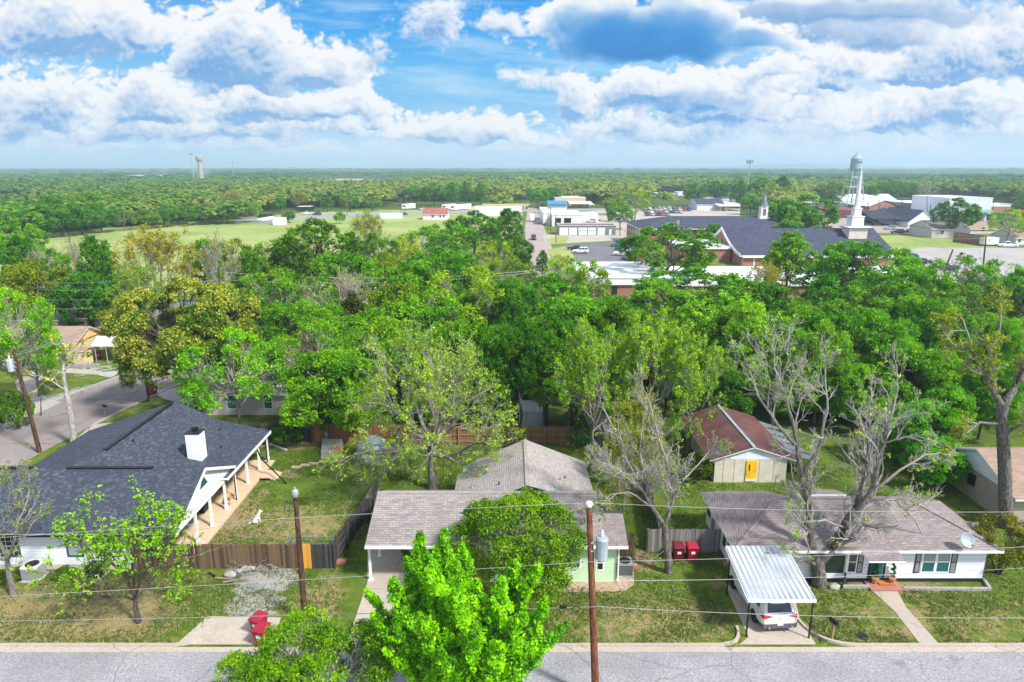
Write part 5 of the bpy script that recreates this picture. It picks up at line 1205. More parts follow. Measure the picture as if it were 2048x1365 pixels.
put1(K_['fairy'], 56, ytop=662, Y=70, wpx=48, color=(.12, .24, .02), label='lower bright green tree at left edge beside brown roofed tan house')
put1(K_['bush'], 22, ytop=785, ybase=855, wpx=34, color=(.06, .13, .02), label='dark green bush under the left edge tree', h=None)
put1(K_['fairy'], 640, ytop=640, ybase=836, wpx=88, color=(.085, .19, .03), label='airy mid-green tree standing before right end of beige house')
put1(K_['fround'], 700, ytop=742, Y=59, wpx=58, color=(.06, .16, .015), label='dense dark green tree overhanging the orange-brown fence')
put1(K_['fround'], 610, ytop=602, Y=80, wpx=72, color=(.085, .21, .02), label='bright green tree rising behind the red roofed house')
put1(K_['ftall'], 700, ytop=632, Y=72, wpx=66, color=(.08, .20, .02), label='bright green tree behind left shoulder of tall spreading tree')
put1(K_['fround'], 815, ytop=606, Y=78, wpx=88, color=(.085, .215, .018), label='bright green tree behind crown of the tall spreading tree')
put1(K_['high'], 1040, ytop=640, Y=58.5, wpx=56, color=(.04, .12, .016), label='tall dark green tree above the white metal shed')
put1(K_['high'], 1098, ytop=628, Y=60, wpx=70, color=(.05, .14, .02), label='dark green tree with bare trunks behind the reddish fence')
put1(K_['high'], 1150, ytop=660, Y=60, wpx=44, color=(.05, .15, .02), label='slim green tree with twin trunks at end of reddish fence')
put1(K_['bush'], 1165, ytop=846, ybase=892, wpx=26, color=(.06, .15, .02), label='low green bush at the right end of reddish fence')
put1(K_['bush'], 570, ytop=850, ybase=888, wpx=30, color=(.07, .17, .02), label='bright green bush growing through the black weathered fence')
put1(K_['bush'], 652, ytop=824, ybase=872, wpx=30, color=(.06, .15, .02), label='green bush in front of the orange-brown fence stretch')
put1(K_['bush'], 1404, ytop=905, ybase=962, wpx=24, color=(.08, .11, .03), label='scrubby bush at the left corner of the cream workshop shed')
put1(K_['bush'], 14, ytop=1138, ybase=1162, wpx=22, color=(.09, .14, .03), label='low scrub against the white wall beside propane tank')
put1(K_['bush'], 128, ytop=1136, ybase=1154, wpx=20, color=(.08, .15, .03), label='low green scrub below the middle green trimmed window')
# ---------------------------------------------------------------- the wooded lots behind, tree by tree
MID = [  # kind, px, ytop, depth, half width px, colour, label
    ('loose', 562, 538, 96, 74, (.08, .17, .035), 'sage green tree with pale trunk left of bare grey tree'),
    ('bare', 690, 528, 92, 82, (.2, .22, .08), 'wide bare grey tree among the green wood'),
    ('cedar', 702, 588, 84, 42, (.05, .058, .02), 'brownish cedar below the wide bare grey tree'),
    ('airy', 470, 575, 92, 50, (.10, .19, .02), 'loose yellow-green tree right of golden evergreen'),
    ('clumpy', 520, 600, 88, 46, (.05, .14, .02), 'dark green tree right of golden evergreen by the road bend'),
    ('wide', 792, 568, 92, 66, (.11, .17, .045), 'olive tree in the middle of the wood'),
    ('airy', 862, 575, 86, 62, (.11, .25, .02), 'bright green tree left of lime-yellow tree'),
    ('airy', 946, 530, 86, 78, (.165, .255, .012), 'lime-yellow tree with dark forked trunk in the middle wood'),
    ('fround', 1030, 560, 84, 52, (.05, .15, .02), 'dark green tree right of the lime-yellow tree'),
    ('clumpy', 1108, 548, 90, 70, (.08, .205, .02), 'bright green tree below end of the pale straight road'),
    ('fround', 1142, 592, 76, 96, (.085, .21, .025), 'broad fresh green tree in front of white flat church roof'),
    ('loose', 1186, 522, 108, 34, (.13, .22, .04), 'pale airy tree over left end of white flat roof'),
    ('airy', 1140, 514, 112, 44, (.11, .23, .02), 'bright green tree beside the car park verge'),
    ('clumpy', 1385, 536, 96, 108, (.075, .195, .025), 'broad green tree in front of brick sanctuary gable'),
    ('clumpy', 1452, 588, 86, 84, (.125, .265, .014), 'bright lime tree below the brick sanctuary gable'),
    ('fround', 1340, 640, 78, 62, (.045, .13, .02), 'dark green tree under the broad green tree'),
    ('fround', 1512, 610, 80, 76, (.12, .25, .018), 'bright lime tree left above bare limbs of huge tree'),
    ('clumpy', 1345, 448, 134, 80, (.065, .165, .018), 'tall clumped tree in front of the long dark church roof'),
    ('tall', 1588, 463, 118, 60, (.095, .21, .02), 'tall lime-tipped tree in front of dark sanctuary roof'),
    ('wisp', 1532, 520, 106, 46, (.20, .20, .04), 'thin olive tree before white roof beside sanctuary'),
    ('wisp', 1470, 545, 104, 40, (.22, .21, .04), 'sparse yellowish tree before the sanctuary brick wall'),
    ('wide', 1742, 486, 112, 92, (.075, .20, .018), 'big fresh green tree left of blue car on the concrete lot'),
    ('round', 1690, 500, 118, 50, (.05, .15, .016), 'dark green tree at right end of the sanctuary roof'),
    ('tall', 1650, 545, 98, 42, (.055, .17, .035), 'blue-green tree below the dark sanctuary roof'),
    ('clumpy', 1765, 552, 94, 72, (.07, .18, .014), 'rich green tree below the big fresh green tree'),
    ('round', 1850, 538, 98, 66, (.075, .19, .02), 'green tree below the dark car by leaning pole'),
    ('airy', 1932, 508, 104, 62, (.09, .21, .025), 'feathery green tree right of the leaning dark pole'),
    ('loose', 1992, 520, 104, 46, (.09, .19, .03), 'airy green tree at the near edge of the concrete lot'),
    ('clumpy', 2042, 540, 98, 50, (.055, .16, .02), 'green tree at right edge below the concrete lot'),
    ('fround', 1606, 612, 78, 72, (.07, .185, .02), 'green tree behind bare limbs of the huge tree'),
    ('fairy', 1652, 640, 74, 62, (.10, .20, .05), 'greyish sage tree behind the huge half-bare tree'),
    ('fround', 1750, 622, 78, 82, (.065, .185, .014), 'dense green tree in the middle of the right wood'),
    ('fround', 1812, 682, 68, 70, (.075, .20, .012), 'rich green rounded tree behind right end of white house'),
    ('fround', 1862, 604, 82, 72, (.04, .125, .02), 'dark green tree left of sparse olive crown'),
    ('fround', 1898, 702, 66, 60, (.075, .185, .025), 'mid-green tree behind the thick-trunked tree limb'),
    ('ftall', 1905, 770, 54, 52, (.075, .215, .012), 'bright green leafy tree behind pale grey fence corner'),
    ('fround', 1850, 802, 52, 64, (.065, .21, .010), 'vivid green tree behind right roof end of white house'),
    ('fround', 1880, 880, 48.5, 58, (.055, .19, .012), 'low vivid green tree over right roof corner of white house'),
    ('fround', 1800, 850, 53, 44, (.06, .17, .015), 'dark vivid green tree right of grey lean-to'),
    ('fairy', 1560, 720, 66, 64, (.065, .16, .02), 'green tree behind the brown metal roof'),
    ('fround', 1650, 745, 62, 58, (.06, .17, .015), 'green tree behind the grey lean-to roof'),
    ('fround', 1722, 730, 60, 60, (.085, .205, .014), 'fresh green tree between huge tree limbs'),
    ('fround', 1470, 742, 68, 48, (.045, .13, .016), 'dark green tree above left side of brown metal roof'),
    ('ftall', 1240, 662, 72, 52, (.05, .14, .02), 'dark tree behind pale yellow-green trees'),
    ('fround', 990, 655, 66, 52, (.06, .165, .02), 'green tree right of tall spreading tree crown'),
    ('fround', 925, 640, 72, 60, (.07, .18, .02), 'green tree directly behind tall spreading tree top'),
    ('fround', 2030, 640, 62, 48, (.09, .235, .012), 'bright green tree behind thick trunk at right edge'),
    ('fround', 1985, 720, 58, 52, (.055, .16, .02), 'dark green tree behind the thick trunk'),
    ('clumpy', 627, 438, 124, 80, (.055, .13, .012), 'big dark clumped tree at the meadow edge'),
    ('wisp', 736, 420, 165, 42, (.17, .20, .05), 'olive tree before white container in the meadow'),
    ('loose', 745, 468, 128, 52, (.045, .11, .03), 'dark tree right of big dark clumped tree'),
    ('wisp', 806, 470, 140, 44, (.24, .30, .06), 'pale sparse tree beside the white house with red roof'),
    ('loose', 850, 455, 150, 56, (.065, .16, .02), 'green tree in front of white house with red roof'),
    ('clumpy', 900, 440, 165, 46, (.085, .21, .02), 'bright green tree below the parked trailers'),
    ('clumpy', 948, 422, 182, 48, (.055, .135, .025), 'round dark green tree left of the pale road'),
    ('tall', 1016, 416, 190, 34, (.045, .13, .022), 'dark green tree against the left edge of pale road'),
    ('clumpy', 1022, 468, 140, 40, (.04, .125, .016), 'dense dark tree hugging the pale road'),
    ('airy', 985, 478, 128, 36, (.17, .25, .03), 'pale lime tree left of dense dark tree by road'),
    ('wide', 878, 495, 120, 68, (.07, .18, .02), 'broad green tree in the wood below the trailers'),
    ('round', 822, 522, 108, 58, (.075, .19, .025), 'rounded green tree above the olive tree'),
    ('round', 912, 512, 112, 52, (.05, .17, .012), 'rich green tree above the lime-yellow tree'),
    ('wide', 770, 505, 112, 40, (.13, .20, .035), 'yellowish tree right of the wide bare tree'),
    ('loose', 560, 478, 122, 48, (.09, .16, .04), 'sage tree left of big dark clumped tree'),
    ('round', 500, 500, 118, 40, (.065, .16, .02), 'green tree right of the power pole with crossarms'),
    ('wide', 690, 505, 108, 62, (.08, .20, .02), 'fresh green tree behind wide bare grey tree'),
    ('wisp', 302, 448, 106, 92, (.20, .19, .035), 'large golden budding tree before the meadow'),
    ('wisp', 270, 520, 94, 62, (.12, .20, .03), 'yellow-green budding tree in front of golden tree'),
    ('bare', 428, 452, 112, 42, (.2, .2, .08), 'bare grey tree above the pole with crossarms'),
    ('round', 402, 480, 118, 36, (.07, .17, .03), 'green tree between golden tree and bare grey tree'),
    ('loose', 470, 478, 126, 38, (.10, .14, .035), 'olive brown tree right of bare grey tree'),
    ('tall', 176, 470, 106, 34, (.05, .13, .03), 'small green tree alone before the pale meadow'),
    ('bare', 138, 462, 112, 44, (.12, .13, .05), 'dark dead branching tree before the meadow'),
    ('bare', 72, 480, 108, 36, (.15, .16, .06), 'thin bare tree at left before the meadow'),
    ('loose', 102, 498, 104, 36, (.06, .14, .03), 'small dark loose tree left of dead branching tree'),
    ('tall', 205, 480, 118, 24, (.06, .16, .03), 'slim green tree right of small lone tree'),
    ('round', 165, 545, 98, 52, (.04, .13, .02), 'dark green tree behind the grey roofed house'),
    ('clumpy', 226, 560, 96, 44, (.05, .16, .018), 'green tree behind grey house with open garage'),
    ('wide', 60, 520, 100, 60, (.12, .16, .04), 'olive tree left behind the yellow house'),
    ('loose', 110, 555, 104, 46, (.13, .16, .045), 'brownish olive tree over the yellow house roof'),
    ('loose', 232, 606, 90, 30, (.16, .17, .05), 'olive tree at right end of grey garage house'),
    ('clumpy', 24, 440, 150, 44, (.09, .22, .02), 'bright green tree at left edge of the meadow'),
    ('tall', 30, 470, 128, 34, (.05, .13, .03), 'dark tree at the left edge before bright tree'),
    ('bush', 138, 642, 100, 14, (.06, .16, .02), 'round green bush between yellow house and open garage'),
    ('bush', 238, 652, 97, 24, (.05, .12, .02), 'clipped dark hedge bush right of open garage'),
    ('bush', 185, 655, 97.5, 14, (.16, .17, .03), 'yellowish low shrub below the open garage window'),
    ('tall', 1085, 500, 150, 14, (.05, .12, .02), 'small dark shrub tree on the car park verge'),
    ('wisp', 1118, 505, 140, 26, (.26, .32, .05), 'thin yellowish tree on the verge by white car'),
    ('fround', 1278, 662, 84, 34, (.065, .062, .025), 'reddish brown bushy tree below the white flat roof'),
    ('airy', 1396, 452, 206, 20, (.09, .18, .03), 'small pale tree between the two dark church roofs'),
    ('round', 1434, 448, 206, 22, (.06, .15, .02), 'round tree left of the sanctuary gable peak'),
    ('fround', 1572, 440, 206, 26, (.06, .17, .02), 'green tree at the foot of small grey steeple'),
    ('round', 1230, 600, 96, 40, (.07, .15, .02), 'green tree against brick base of flat roofed hall'),
]
for (k, px, yt, Y, wp, col, lab) in MID:
    d = ray(px, yt)
    if k not in ('bush', 'cedar', 'wisp', 'bare') and Y < 125 and px > 530 and A(px, yt, Y)[2] < 10.2:      # full-grown trees
        Y = max(min(Y, 62 if px > 1380 else 58), (10.2 - H) / d[2] * d[1])
    put1(K_[k], px, ytop=yt, Y=Y, wpx=wp, color=col, label=lab)
# ================================================================ vehicles
CARM = {}
def carpaint(c):
    k = tuple(c)
    if k not in CARM:
        m, t, b = newmat('car_paint'); setc(t, b, c); b.inputs['Roughness'].default_value = .28; b.inputs['Specular IOR Level'].default_value = .6; b.inputs['Coat Weight'].default_value = .5
        CARM[k] = m
    return CARM[k]
def lampmat(n, c):
    m, t, b = newmat(n); setc(t, b, c); b.inputs['Roughness'].default_value = .15; b.inputs['Specular IOR Level'].default_value = .7; return m
MT['tail'] = lampmat('tail_lamp', (.45, .01, .01)); MT['head'] = lampmat('head_lamp', (.75, .77, .78))
SPEC = {  # length, half width, belt height, roof height, cabin bottom (rear, front), cabin top (rear, front), bonnet height
    'suv': (4.75, .95, 1.05, 1.76, (-2.28, .95), (-1.92, .25), .98), 'sedan': (4.75, .90, .93, 1.44, (-1.75, 1.0), (-1.1, .15), .86),
    'pickup': (5.6, .98, 1.12, 1.86, (-.55, 1.35), (-.35, .75), 1.1), 'van': (5.4, 1.0, 1.15, 2.1, (-2.65, 1.6), (-2.55, .9), 1.1), 'jeep': (4.2, .92, 1.1, 1.85, (-2.0, .7), (-1.95, .45), 1.08)}
def make_car(kind, col, name=None, detail=False):
    L, W, zb, zr, cb, ct, bh = SPEC[kind]; h = L / 2
    root = thing(name or {'suv': 'parked_suv', 'sedan': 'parked_sedan', 'pickup': 'pickup_truck', 'van': 'van', 'jeep': 'jeep'}[kind], '', {'suv': 'car', 'sedan': 'car', 'pickup': 'pickup', 'van': 'van', 'jeep': 'car'}[kind])
    pm = carpaint(col); b = MB()
    def ring(y, w, zl, z): return [(-w * .92, y, zl), (-w, y, zl + .18), (-w, y, z - .16), (-w * .94, y, z - .02), (-w * .8, y, z + .02), (w * .8, y, z + .02), (w * .94, y, z - .02), (w, y, z - .16), (w, y, zl + .18), (w * .92, y, zl)]
    S = [(-h, W * .84, .42, zb * .86), (-h + .12, W * .95, .30, zb * .97), (-h + .5, W, .26, zb), (cb[1] * .2, W, .25, zb), (cb[1] + .05, W * .99, .26, zb), (h - .75, W * .97, .28, bh), (h - .2, W * .90, .30, bh * .9), (h, W * .74, .36, bh * .74)]
    b.loft([ring(*s) for s in S])
    wb, wt = W * .92, W * .74
    C = [(-wb, cb[0], zb - .03), (wb, cb[0], zb - .03), (wb, cb[1], zb - .03), (-wb, cb[1], zb - .03)]; T = [(-wt, ct[0], zr - .06), (wt, ct[0], zr - .06), (wt, ct[1], zr - .06), (-wt, ct[1], zr - .06)]
    T2 = [(x * .9, y * 1. + (.06 if i < 2 else -.06), zr) for i, (x, y, z) in enumerate(T)]
    b.loft([C, T, T2]); b.build('body', pm, root, smooth=False)
    def pane(i, j, name, u0=.06, u1=.94, v0=.14, v1=.9):
        P = [Vector(q) for q in (C[i], C[j], T[j], T[i])]; n = (P[1] - P[0]).cross(P[3] - P[0]).normalized() * .012
        def at(u, v): return P[0].lerp(P[1], u).lerp(P[3].lerp(P[2], u), v) + n
        g_ = MB(); g_.quad(at(u0, v0), at(u1, v0), at(u1, v1), at(u0, v1)); g_.build(name, MT['glass'], root)
    pane(0, 1, 'rear_window'); pane(2, 3, 'windscreen')
    if kind == 'pickup': sp = [(.08, .92)]
    elif kind == 'van': sp = [(.70, .95)]
    else: sp = [(.05, .30), (.34, .62), (.66, .94)] if kind != 'sedan' else [(.16, .48), (.52, .86)]
    for (a, c_) in sp: pane(1, 2, 'side_window', a, c_); pane(3, 0, 'side_window', 1 - c_, 1 - a)
    if kind == 'pickup':
        q = MB(); q.box(-W * .78, -h + .12, zb + .004, W * .78, cb[0] - .08, zb + .03); q.build('bed', MT['rubber'], root)
    rw = .36 if kind in ('suv', 'pickup', 'van', 'jeep') else .32
    for sx in (-1, 1):
        for y in (-h + .95, h - .92):
            w_ = MB(); M_ = Matrix.Translation((sx * (W - .1), y, rw)) @ Matrix.Rotation(math.pi / 2, 4, 'Y')
            w_.lathe([(rw * .7, -.12), (rw, -.10), (rw, .10), (rw * .7, .12)], 16, M=M_); wo = w_.build('wheel', MT['rubber'], root)
            w_ = MB(); w_.lathe([(rw * .62, -.124), (rw * .62, .124)], 12, M=M_); w_.build('rim', MT['chrome'], wo)
        q = MB(); q.box(sx * W * .86 - .14, -h - .02, zb * .72, sx * W * .86 + .03 * sx + .0, -h + .16, zb * .9) if sx > 0 else q.box(sx * W * .86 + .03 * sx, -h - .02, zb * .72, sx * W * .86 + .14, -h + .16, zb * .9); q.build('tail_light', MT['tail'], root)
        q = MB(); x0, x1 = sorted((sx * W * .52, sx * W * .82)); q.box(x0, h - .16, bh * .58, x1, h + .0, bh * .72); q.build('headlight', MT['head'], root)
    q = MB(); q.box(-W * .5, h - .03, .38, W * .5, h + .012, bh * .55); q.build('grille', MT['black'], root)
    return root
CAR = {}
def car(kind, col, xy, rz, label, group=None, name=None):
    k = (kind, tuple(col))
    if k not in CAR:
        CAR[k] = make_car(kind, col, name); o = CAR[k]; o.location = (xy[0], xy[1], .02); o.rotation_euler = (0, 0, R_(rz)); o['label'] = label
        if group: o['group'] = group
    else:
        o = dup(CAR[k], (xy[0], xy[1], .02), R_(rz), label=label, group=group)
        if not group and 'group' in o: del o['group']
    return o
WH = (.72, .73, .74); BK = (.015, .016, .02); GY = (.20, .21, .23); SV = (.45, .46, .48); RD = (.38, .02, .02); BL_ = (.02, .08, .30); TL = (.02, .16, .22); DB = (.02, .03, .06); MR = (.16, .02, .03)
# the white car under the metal canopy
hs = thing('parked_suv', 'white sport utility car under the white metal carport', 'car', (0, 0, 0))
def hero_suv(root):
    L, W = 5.15, .99; h = L / 2; pm = carpaint(WH); b = MB()
    def ring(y, w, zl, zb, k=.95): return [(-w * .94, y, zl), (-w, y, zl + .12), (-w * 1.0, y, (zl + zb) / 2), (-w * .99, y, zb - .16), (-w * k, y, zb), (-w * .6, y, zb + .02), (w * .6, y, zb + .02), (w * k, y, zb), (w * .99, y, zb - .16), (w, y, (zl + zb) / 2), (w, y, zl + .12), (w * .94, y, zl)]
    b.loft([ring(-h + .02, W * .86, .52, .92), ring(-h + .1, W * .95, .46, 1.02), ring(-h + .3, W * .99, .42, 1.10), ring(-h + 1.0, W, .38, 1.13), ring(.6, W, .36, 1.08), ring(1.2, W * .99, .36, 1.05), ring(1.9, W * .96, .38, .98), ring(2.35, W * .90, .40, .88), ring(h, W * .72, .45, .74)]); b.build('body', pm, root, smooth=False)
    def rg(y, w, z0, z1, w1): return [(-w, y, z0), (-w * .985, y, z0 + .12), (-w1, y, z1 - .1), (-w1 * .86, y, z1 - .015), (-w1 * .4, y, z1), (w1 * .4, y, z1), (w1 * .86, y, z1 - .015), (w1, y, z1 - .1), (w * .985, y, z0 + .12), (w, y, z0)]
    c_ = MB(); c_.loft([rg(-h + .16, .86, 1.04, 1.12, .82), rg(-h + .42, .90, 1.06, 1.62, .74), rg(-h + .62, .92, 1.08, 1.79, .73), rg(-.6, .93, 1.08, 1.85, .75), rg(.25, .93, 1.06, 1.80, .74), rg(1.15, .91, 1.04, 1.16, .86)]); c_.build('cabin', pm, root, smooth=False)
    g_ = MB(); g_.quad((-.66, -h + .155, 1.17), (.66, -h + .155, 1.17), (.60, -h + .415, 1.60), (-.60, -h + .415, 1.60)); rwn = g_.build('rear_window', MT['glass'], root)
    g_ = MB(); g_.beam((-.35, -h + .16, 1.2), (.1, -h + .22, 1.3), .02, .02); g_.build('wiper', MT['black'], rwn)
    g_ = MB(); g_.quad((.72, 1.16, 1.18), (-.72, 1.16, 1.18), (-.64, .34, 1.76), (.64, .34, 1.76)); g_.build('windscreen', MT['glass'], root)
    for s in (-1, 1):
        for (y0, y1, t0, t1) in ((-h + .62, -1.35, -h + .85, -1.35), (-1.28, -.32, -1.28, -.36), (-.25, .95, -.29, .36)):
            g_ = MB(); q = [(s * .935, y0, 1.19), (s * .935, y1, 1.19), (s * .79, t1, 1.70), (s * .79, t0, 1.70)]
            if s < 0: q = q[::-1]
            g_.quad(*q); g_.build('side_window', MT['glass'], root)
        x0, x1 = sorted((s * .50, s * .965)); g_ = MB(); g_.add([(s * .48, -h + .03, .93), (s * .48, -h + .045, 1.05), (s * .88, -h + .08, 1.10), (s * .985, -h + .25, 1.06), (s * .99, -h + .3, .92), (s * .9, -h + .01, .90)], [(0, 1, 2, 5), (5, 2, 3, 4)] if s > 0 else [(5, 2, 1, 0), (4, 3, 2, 5)]); g_.build('tail_light', MT['tail'], root)
        g_ = MB(); g_.box(s * .62 - .2, h - .35, .66, s * .62 + .2, h - .12, .8); g_.build('headlight', MT['head'], root)
        g_ = MB(); g_.beam((s * .66, -h + .75, 1.86), (s * .66, .1, 1.86), .05, .06); g_.build('roof_rail', MT['black'], root)
        g_ = MB(); g_.box(min(s * 1.0, s * 1.16), .75, 1.08, max(s * 1.0, s * 1.16), .98, 1.26); g_.build('wing_mirror', pm, root)
        g_ = MB(); g_.lathe([(.045, 0), (.05, .12)], 10, M=Matrix.Translation((s * .62, -h + .0, .42)) @ Matrix.Rotation(math.pi / 2, 4, 'X')); g_.build('exhaust', MT['chrome'], root)
        for y in (-h + 1.08, h - 1.0):
            M_ = Matrix.Translation((s * (W - .12), y, .38)) @ Matrix.Rotation(math.pi / 2, 4, 'Y')
            w_ = MB(); w_.lathe([(.27, -.14), (.36, -.13), (.38, -.09), (.38, .09), (.36, .13), (.27, .14)], 22, M=M_); wo = w_.build('wheel', MT['rubber'], root)
            w_ = MB(); w_.lathe([(.26, -.135), (.26, .135)], 20, M=M_)
            rm = w_.build('rim', MT['chrome'], wo)
            w_ = MB()
            for k in range(6): w_.box(-.03, .05, -.142, .03, .25, .142, 0, M_ @ Matrix.Rotation(k * math.pi / 3 + .26, 4, 'Z'))
            w_.build('spokes', MT['dark_trim'], wo)
    bm = MB(); bm.loft([[(-W * .9, -h - .02, .34), (-W * .94, -h + .0, .58), (W * .94, -h + .0, .58), (W * .9, -h - .02, .34)], [(-W * 1.0, -h + .4, .32), (-W * 1.012, -h + .4, .54), (W * 1.012, -h + .4, .54), (W * 1.0, -h + .4, .32)]]); bm.build('bumper', m_paint('grey_cladding', (.10, .095, .11), .6, .1), root)
    pl = MB(); pl.box(-.16, -h - .035, .50, .16, -h - .021, .64); po = pl.build('number_plate', MT['white'], root)
    bd = MB(); bd.lathe([(.05, 0), (.05, .02)], 10, M=Matrix.Translation((0, -h + .03, .9)) @ Matrix.Rotation(math.pi / 2, 4, 'X')); bd.build('badge', MT['chrome'], root)
    sp = MB(); sp.slab([(-.62, -h + .34, 1.74), (.62, -h + .34, 1.74), (.66, -h + .66, 1.82), (-.66, -h + .66, 1.82)], .04); sp.build('spoiler', pm, root)
    an = MB(); an.loft([[(-.03, -.95, 1.85), (.03, -.95, 1.85), (.03, -.75, 1.85), (-.03, -.75, 1.85)], [(-.005, -.97, 1.95), (.005, -.97, 1.95), (.005, -.92, 1.95), (-.005, -.92, 1.95)]]); an.build('aerial', MT['black'], root)
hero_suv(hs); hs.location = (14.0, 33.85, .02); hs.rotation_euler = (0, 0, R_(4))
cpt = thing('carport', 'white ribbed metal carport with black posts over white car', 'carport', (14, 33, 0))
m = MB(); m.slab([(12.15, 30.75, 2.44), (15.62, 30.75, 2.44), (15.85, 35.45, 2.72), (12.38, 35.45, 2.72)], .03); m.build('roof_panel', MT['metal_white'], cpt)
m = MB()
for i in range(13): u = i / 12; m.beam((12.2 + 3.4 * u, 30.78, 2.455), (12.42 + 3.4 * u, 35.42, 2.735), .05, .035)
m.build('roof_rib', MT['metal_white'], cpt)
m = MB(); m.box(12.13, 30.70, 2.30, 15.65, 30.748, 2.45); m.beam((12.13, 30.8, 2.36), (12.36, 35.4, 2.63), .04, .14); m.beam((15.65, 30.8, 2.36), (15.88, 35.4, 2.63), .04, .14); m.build('trim', MT['white_trim'], cpt)
for (px, py) in ((1492, 1273), (1617, 1277), (1453, 1190)):
    X, Y = G(px, py); m = MB(); m.box(X - .035, Y - .035, 0, X + .035, Y + .035, 2.4); m.build('post', MT['black'], cpt)
m = MB(); X, Y = 15.75, 35.3; m.box(X - .035, Y - .035, 0, X + .035, Y + .035, 2.6); m.build('post', MT['black'], cpt)
def gcar(kind, col, px, py, rz, label, **k): return car(kind, col, G(px, py), rz, label, **k)
gcar('sedan', WH, 172, 657, 8, 'white car parked inside the open garage')
gcar('suv', WH, 1161, 507, 80, 'white long estate car on the dark car park nearest the road')
gcar('sedan', BK, 1150, 500, 80, 'black car half hidden behind the white estate car')
gcar('suv', TL, 1236, 494, 80, 'teal car at the back of the dark car park')
gcar('sedan', DB, 1245, 501, 78, 'dark blue car between teal car and white pickup')
gcar('pickup', WH, 1246, 512, 80, 'white pickup beside the red transformer pole')
gcar('sedan', SV, 1264, 506, 78, 'silver car behind the white pickup')
gcar('suv', DB, 1276, 494, 80, 'dark car against the brick church hall corner')
gcar('suv', GY, 1258, 521, 40, 'grey car behind the white ramp wall'); gcar('sedan', RD, 1268, 524, 40, 'red car below the white pickup')
gcar('suv', BK, 1067, 480, 178, 'black car driving on the pale straight road'); gcar('sedan', SV, 1080, 447, 176, 'silver car parked beside the white workshop wall')
gcar('sedan', GY, 1090, 450, 160, 'grey car parked next to the silver car by workshop')
gcar('pickup', SV, 1077, 426, 90, 'silver pickup at the street corner by blue roof'); gcar('suv', MR, 1075, 417, 80, 'maroon car behind the silver pickup'); gcar('pickup', BK, 1085, 414, 80, 'black pickup beside the trees past blue roof')
gcar('suv', SV, 1182, 446, 85, 'silver off-road car beside white workshop end'); gcar('jeep', BK, 1176, 440, 80, 'black jeep behind the silver off-road car'); gcar('pickup', WH, 1192, 441, 70, 'white pickup behind silver off-road car'); gcar('sedan', WH, 1138, 449, 180, 'white car inside the open workshop bay')
gcar('pickup', WH, 1180, 412, 90, 'white pickup behind the brick kiosk')
gcar('pickup', SV, 846, 421, 150, 'grey pickup on grass beside hedge and trailers'); gcar('sedan', WH, 990, 440, 200, 'white car between trees and pale road'); gcar('sedan', BL_, 807, 431, 90, 'blue car by the far road trees')
gcar('pickup', WH, 615, 430, 85, 'white pickup on the far road'); gcar('suv', DB, 634, 431, 85, 'dark blue car following the white far pickup'); gcar('suv', BK, 540, 434, 90, 'black car inside the white walled yard'); gcar('van', BK, 526, 437, 90, 'black van beside black car in walled yard')
gcar('suv', BL_, 1815, 520, 80, 'bright blue car alone on the concrete lot'); gcar('sedan', BK, 1840, 528, 80, 'dark car half behind treetops on concrete lot'); gcar('pickup', DB, 1890, 541, 78, 'dark pickup beside the leaning black pole')
gcar('suv', SV, 1779, 460, 60, 'silver car left of two dark cars'); gcar('suv', BK, 1794, 468, 75, 'black car on the lawn edge'); gcar('sedan', DB, 1813, 467, 75, 'dark car behind the black one on lawn edge')
gcar('pickup', WH, 2014, 495, 80, 'white pickup behind the white box trailer')
for (px, py, c_, n) in ((1733, 440, BK, 'black'), (1746, 444, WH, 'white'), (1760, 446, SV, 'silver'), (1790, 449, GY, 'grey'), (1801, 450, SV, 'pale silver')): gcar('pickup' if c_ in (WH, BK) else 'sedan', c_, px, py, 75, n + ' vehicle by the dark open carport')
for (px, py, c_, n) in ((1650, 430, WH, 'white'), (1660, 424, BK, 'black'), (1722, 428, MR, 'maroon'), (1763, 422, BL_, 'blue')): gcar('suv', c_, px, py, 80, n + ' car beside the maroon building')
for (px, py, c_, n) in ((1955, 445, RD, 'red'), (1966, 447, WH, 'white'), (1978, 446, SV, 'silver')): gcar('sedan', c_, px, py, 10, n + ' car in front of tall white hall')
rc_ = random.Random(4); cols = [(WH, 'white'), (WH, 'white'), (SV, 'silver'), (BK, 'black'), (GY, 'grey'), (RD, 'red'), (BL_, 'blue')]
for j, py in enumerate((419.5, 423, 427, 432)):
    for i in range(10):
        px = 1290 + i * 9.6 + j * 1.5 + rc_.uniform(-1, 1)
        if (j == 3 and i > 4) or (j == 2 and i > 7): continue
        c_, n = rc_.choice(cols); gcar(rc_.choice(['suv', 'pickup', 'sedan']), c_, px, py, 185 + rc_.uniform(-4, 4), n + ' vehicle in the tightly packed rows of the far car lot', group='cars packed on the far lot')
bt = thing('box_truck', 'white box van coming along the pale straight road', 'van', (0, 0, 0))
m = MB(); m.box(-1.1, -3, .6, 1.1, 1.6, 3.1); m.build('box', MT['white'], bt); m = MB(); m.loft([[(-.95, 1.62, .4), (.95, 1.62, .4), (.95, 1.62, 2.1), (-.95, 1.62, 2.1)], [(-.95, 2.3, .4), (.95, 2.3, .4), (.9, 2.2, 1.9), (-.9, 2.2, 1.9)], [(-.9, 3.2, .45), (.9, 3.2, .45), (.85, 3.1, 1.1), (-.85, 3.1, 1.1)]]); m.build('cab', MT['white'], bt)
m = MB(); m.quad((.85, 2.34, 1.25), (-.85, 2.34, 1.25), (-.82, 2.24, 1.85), (.82, 2.24, 1.85)); m.build('windscreen', MT['glass'], bt)
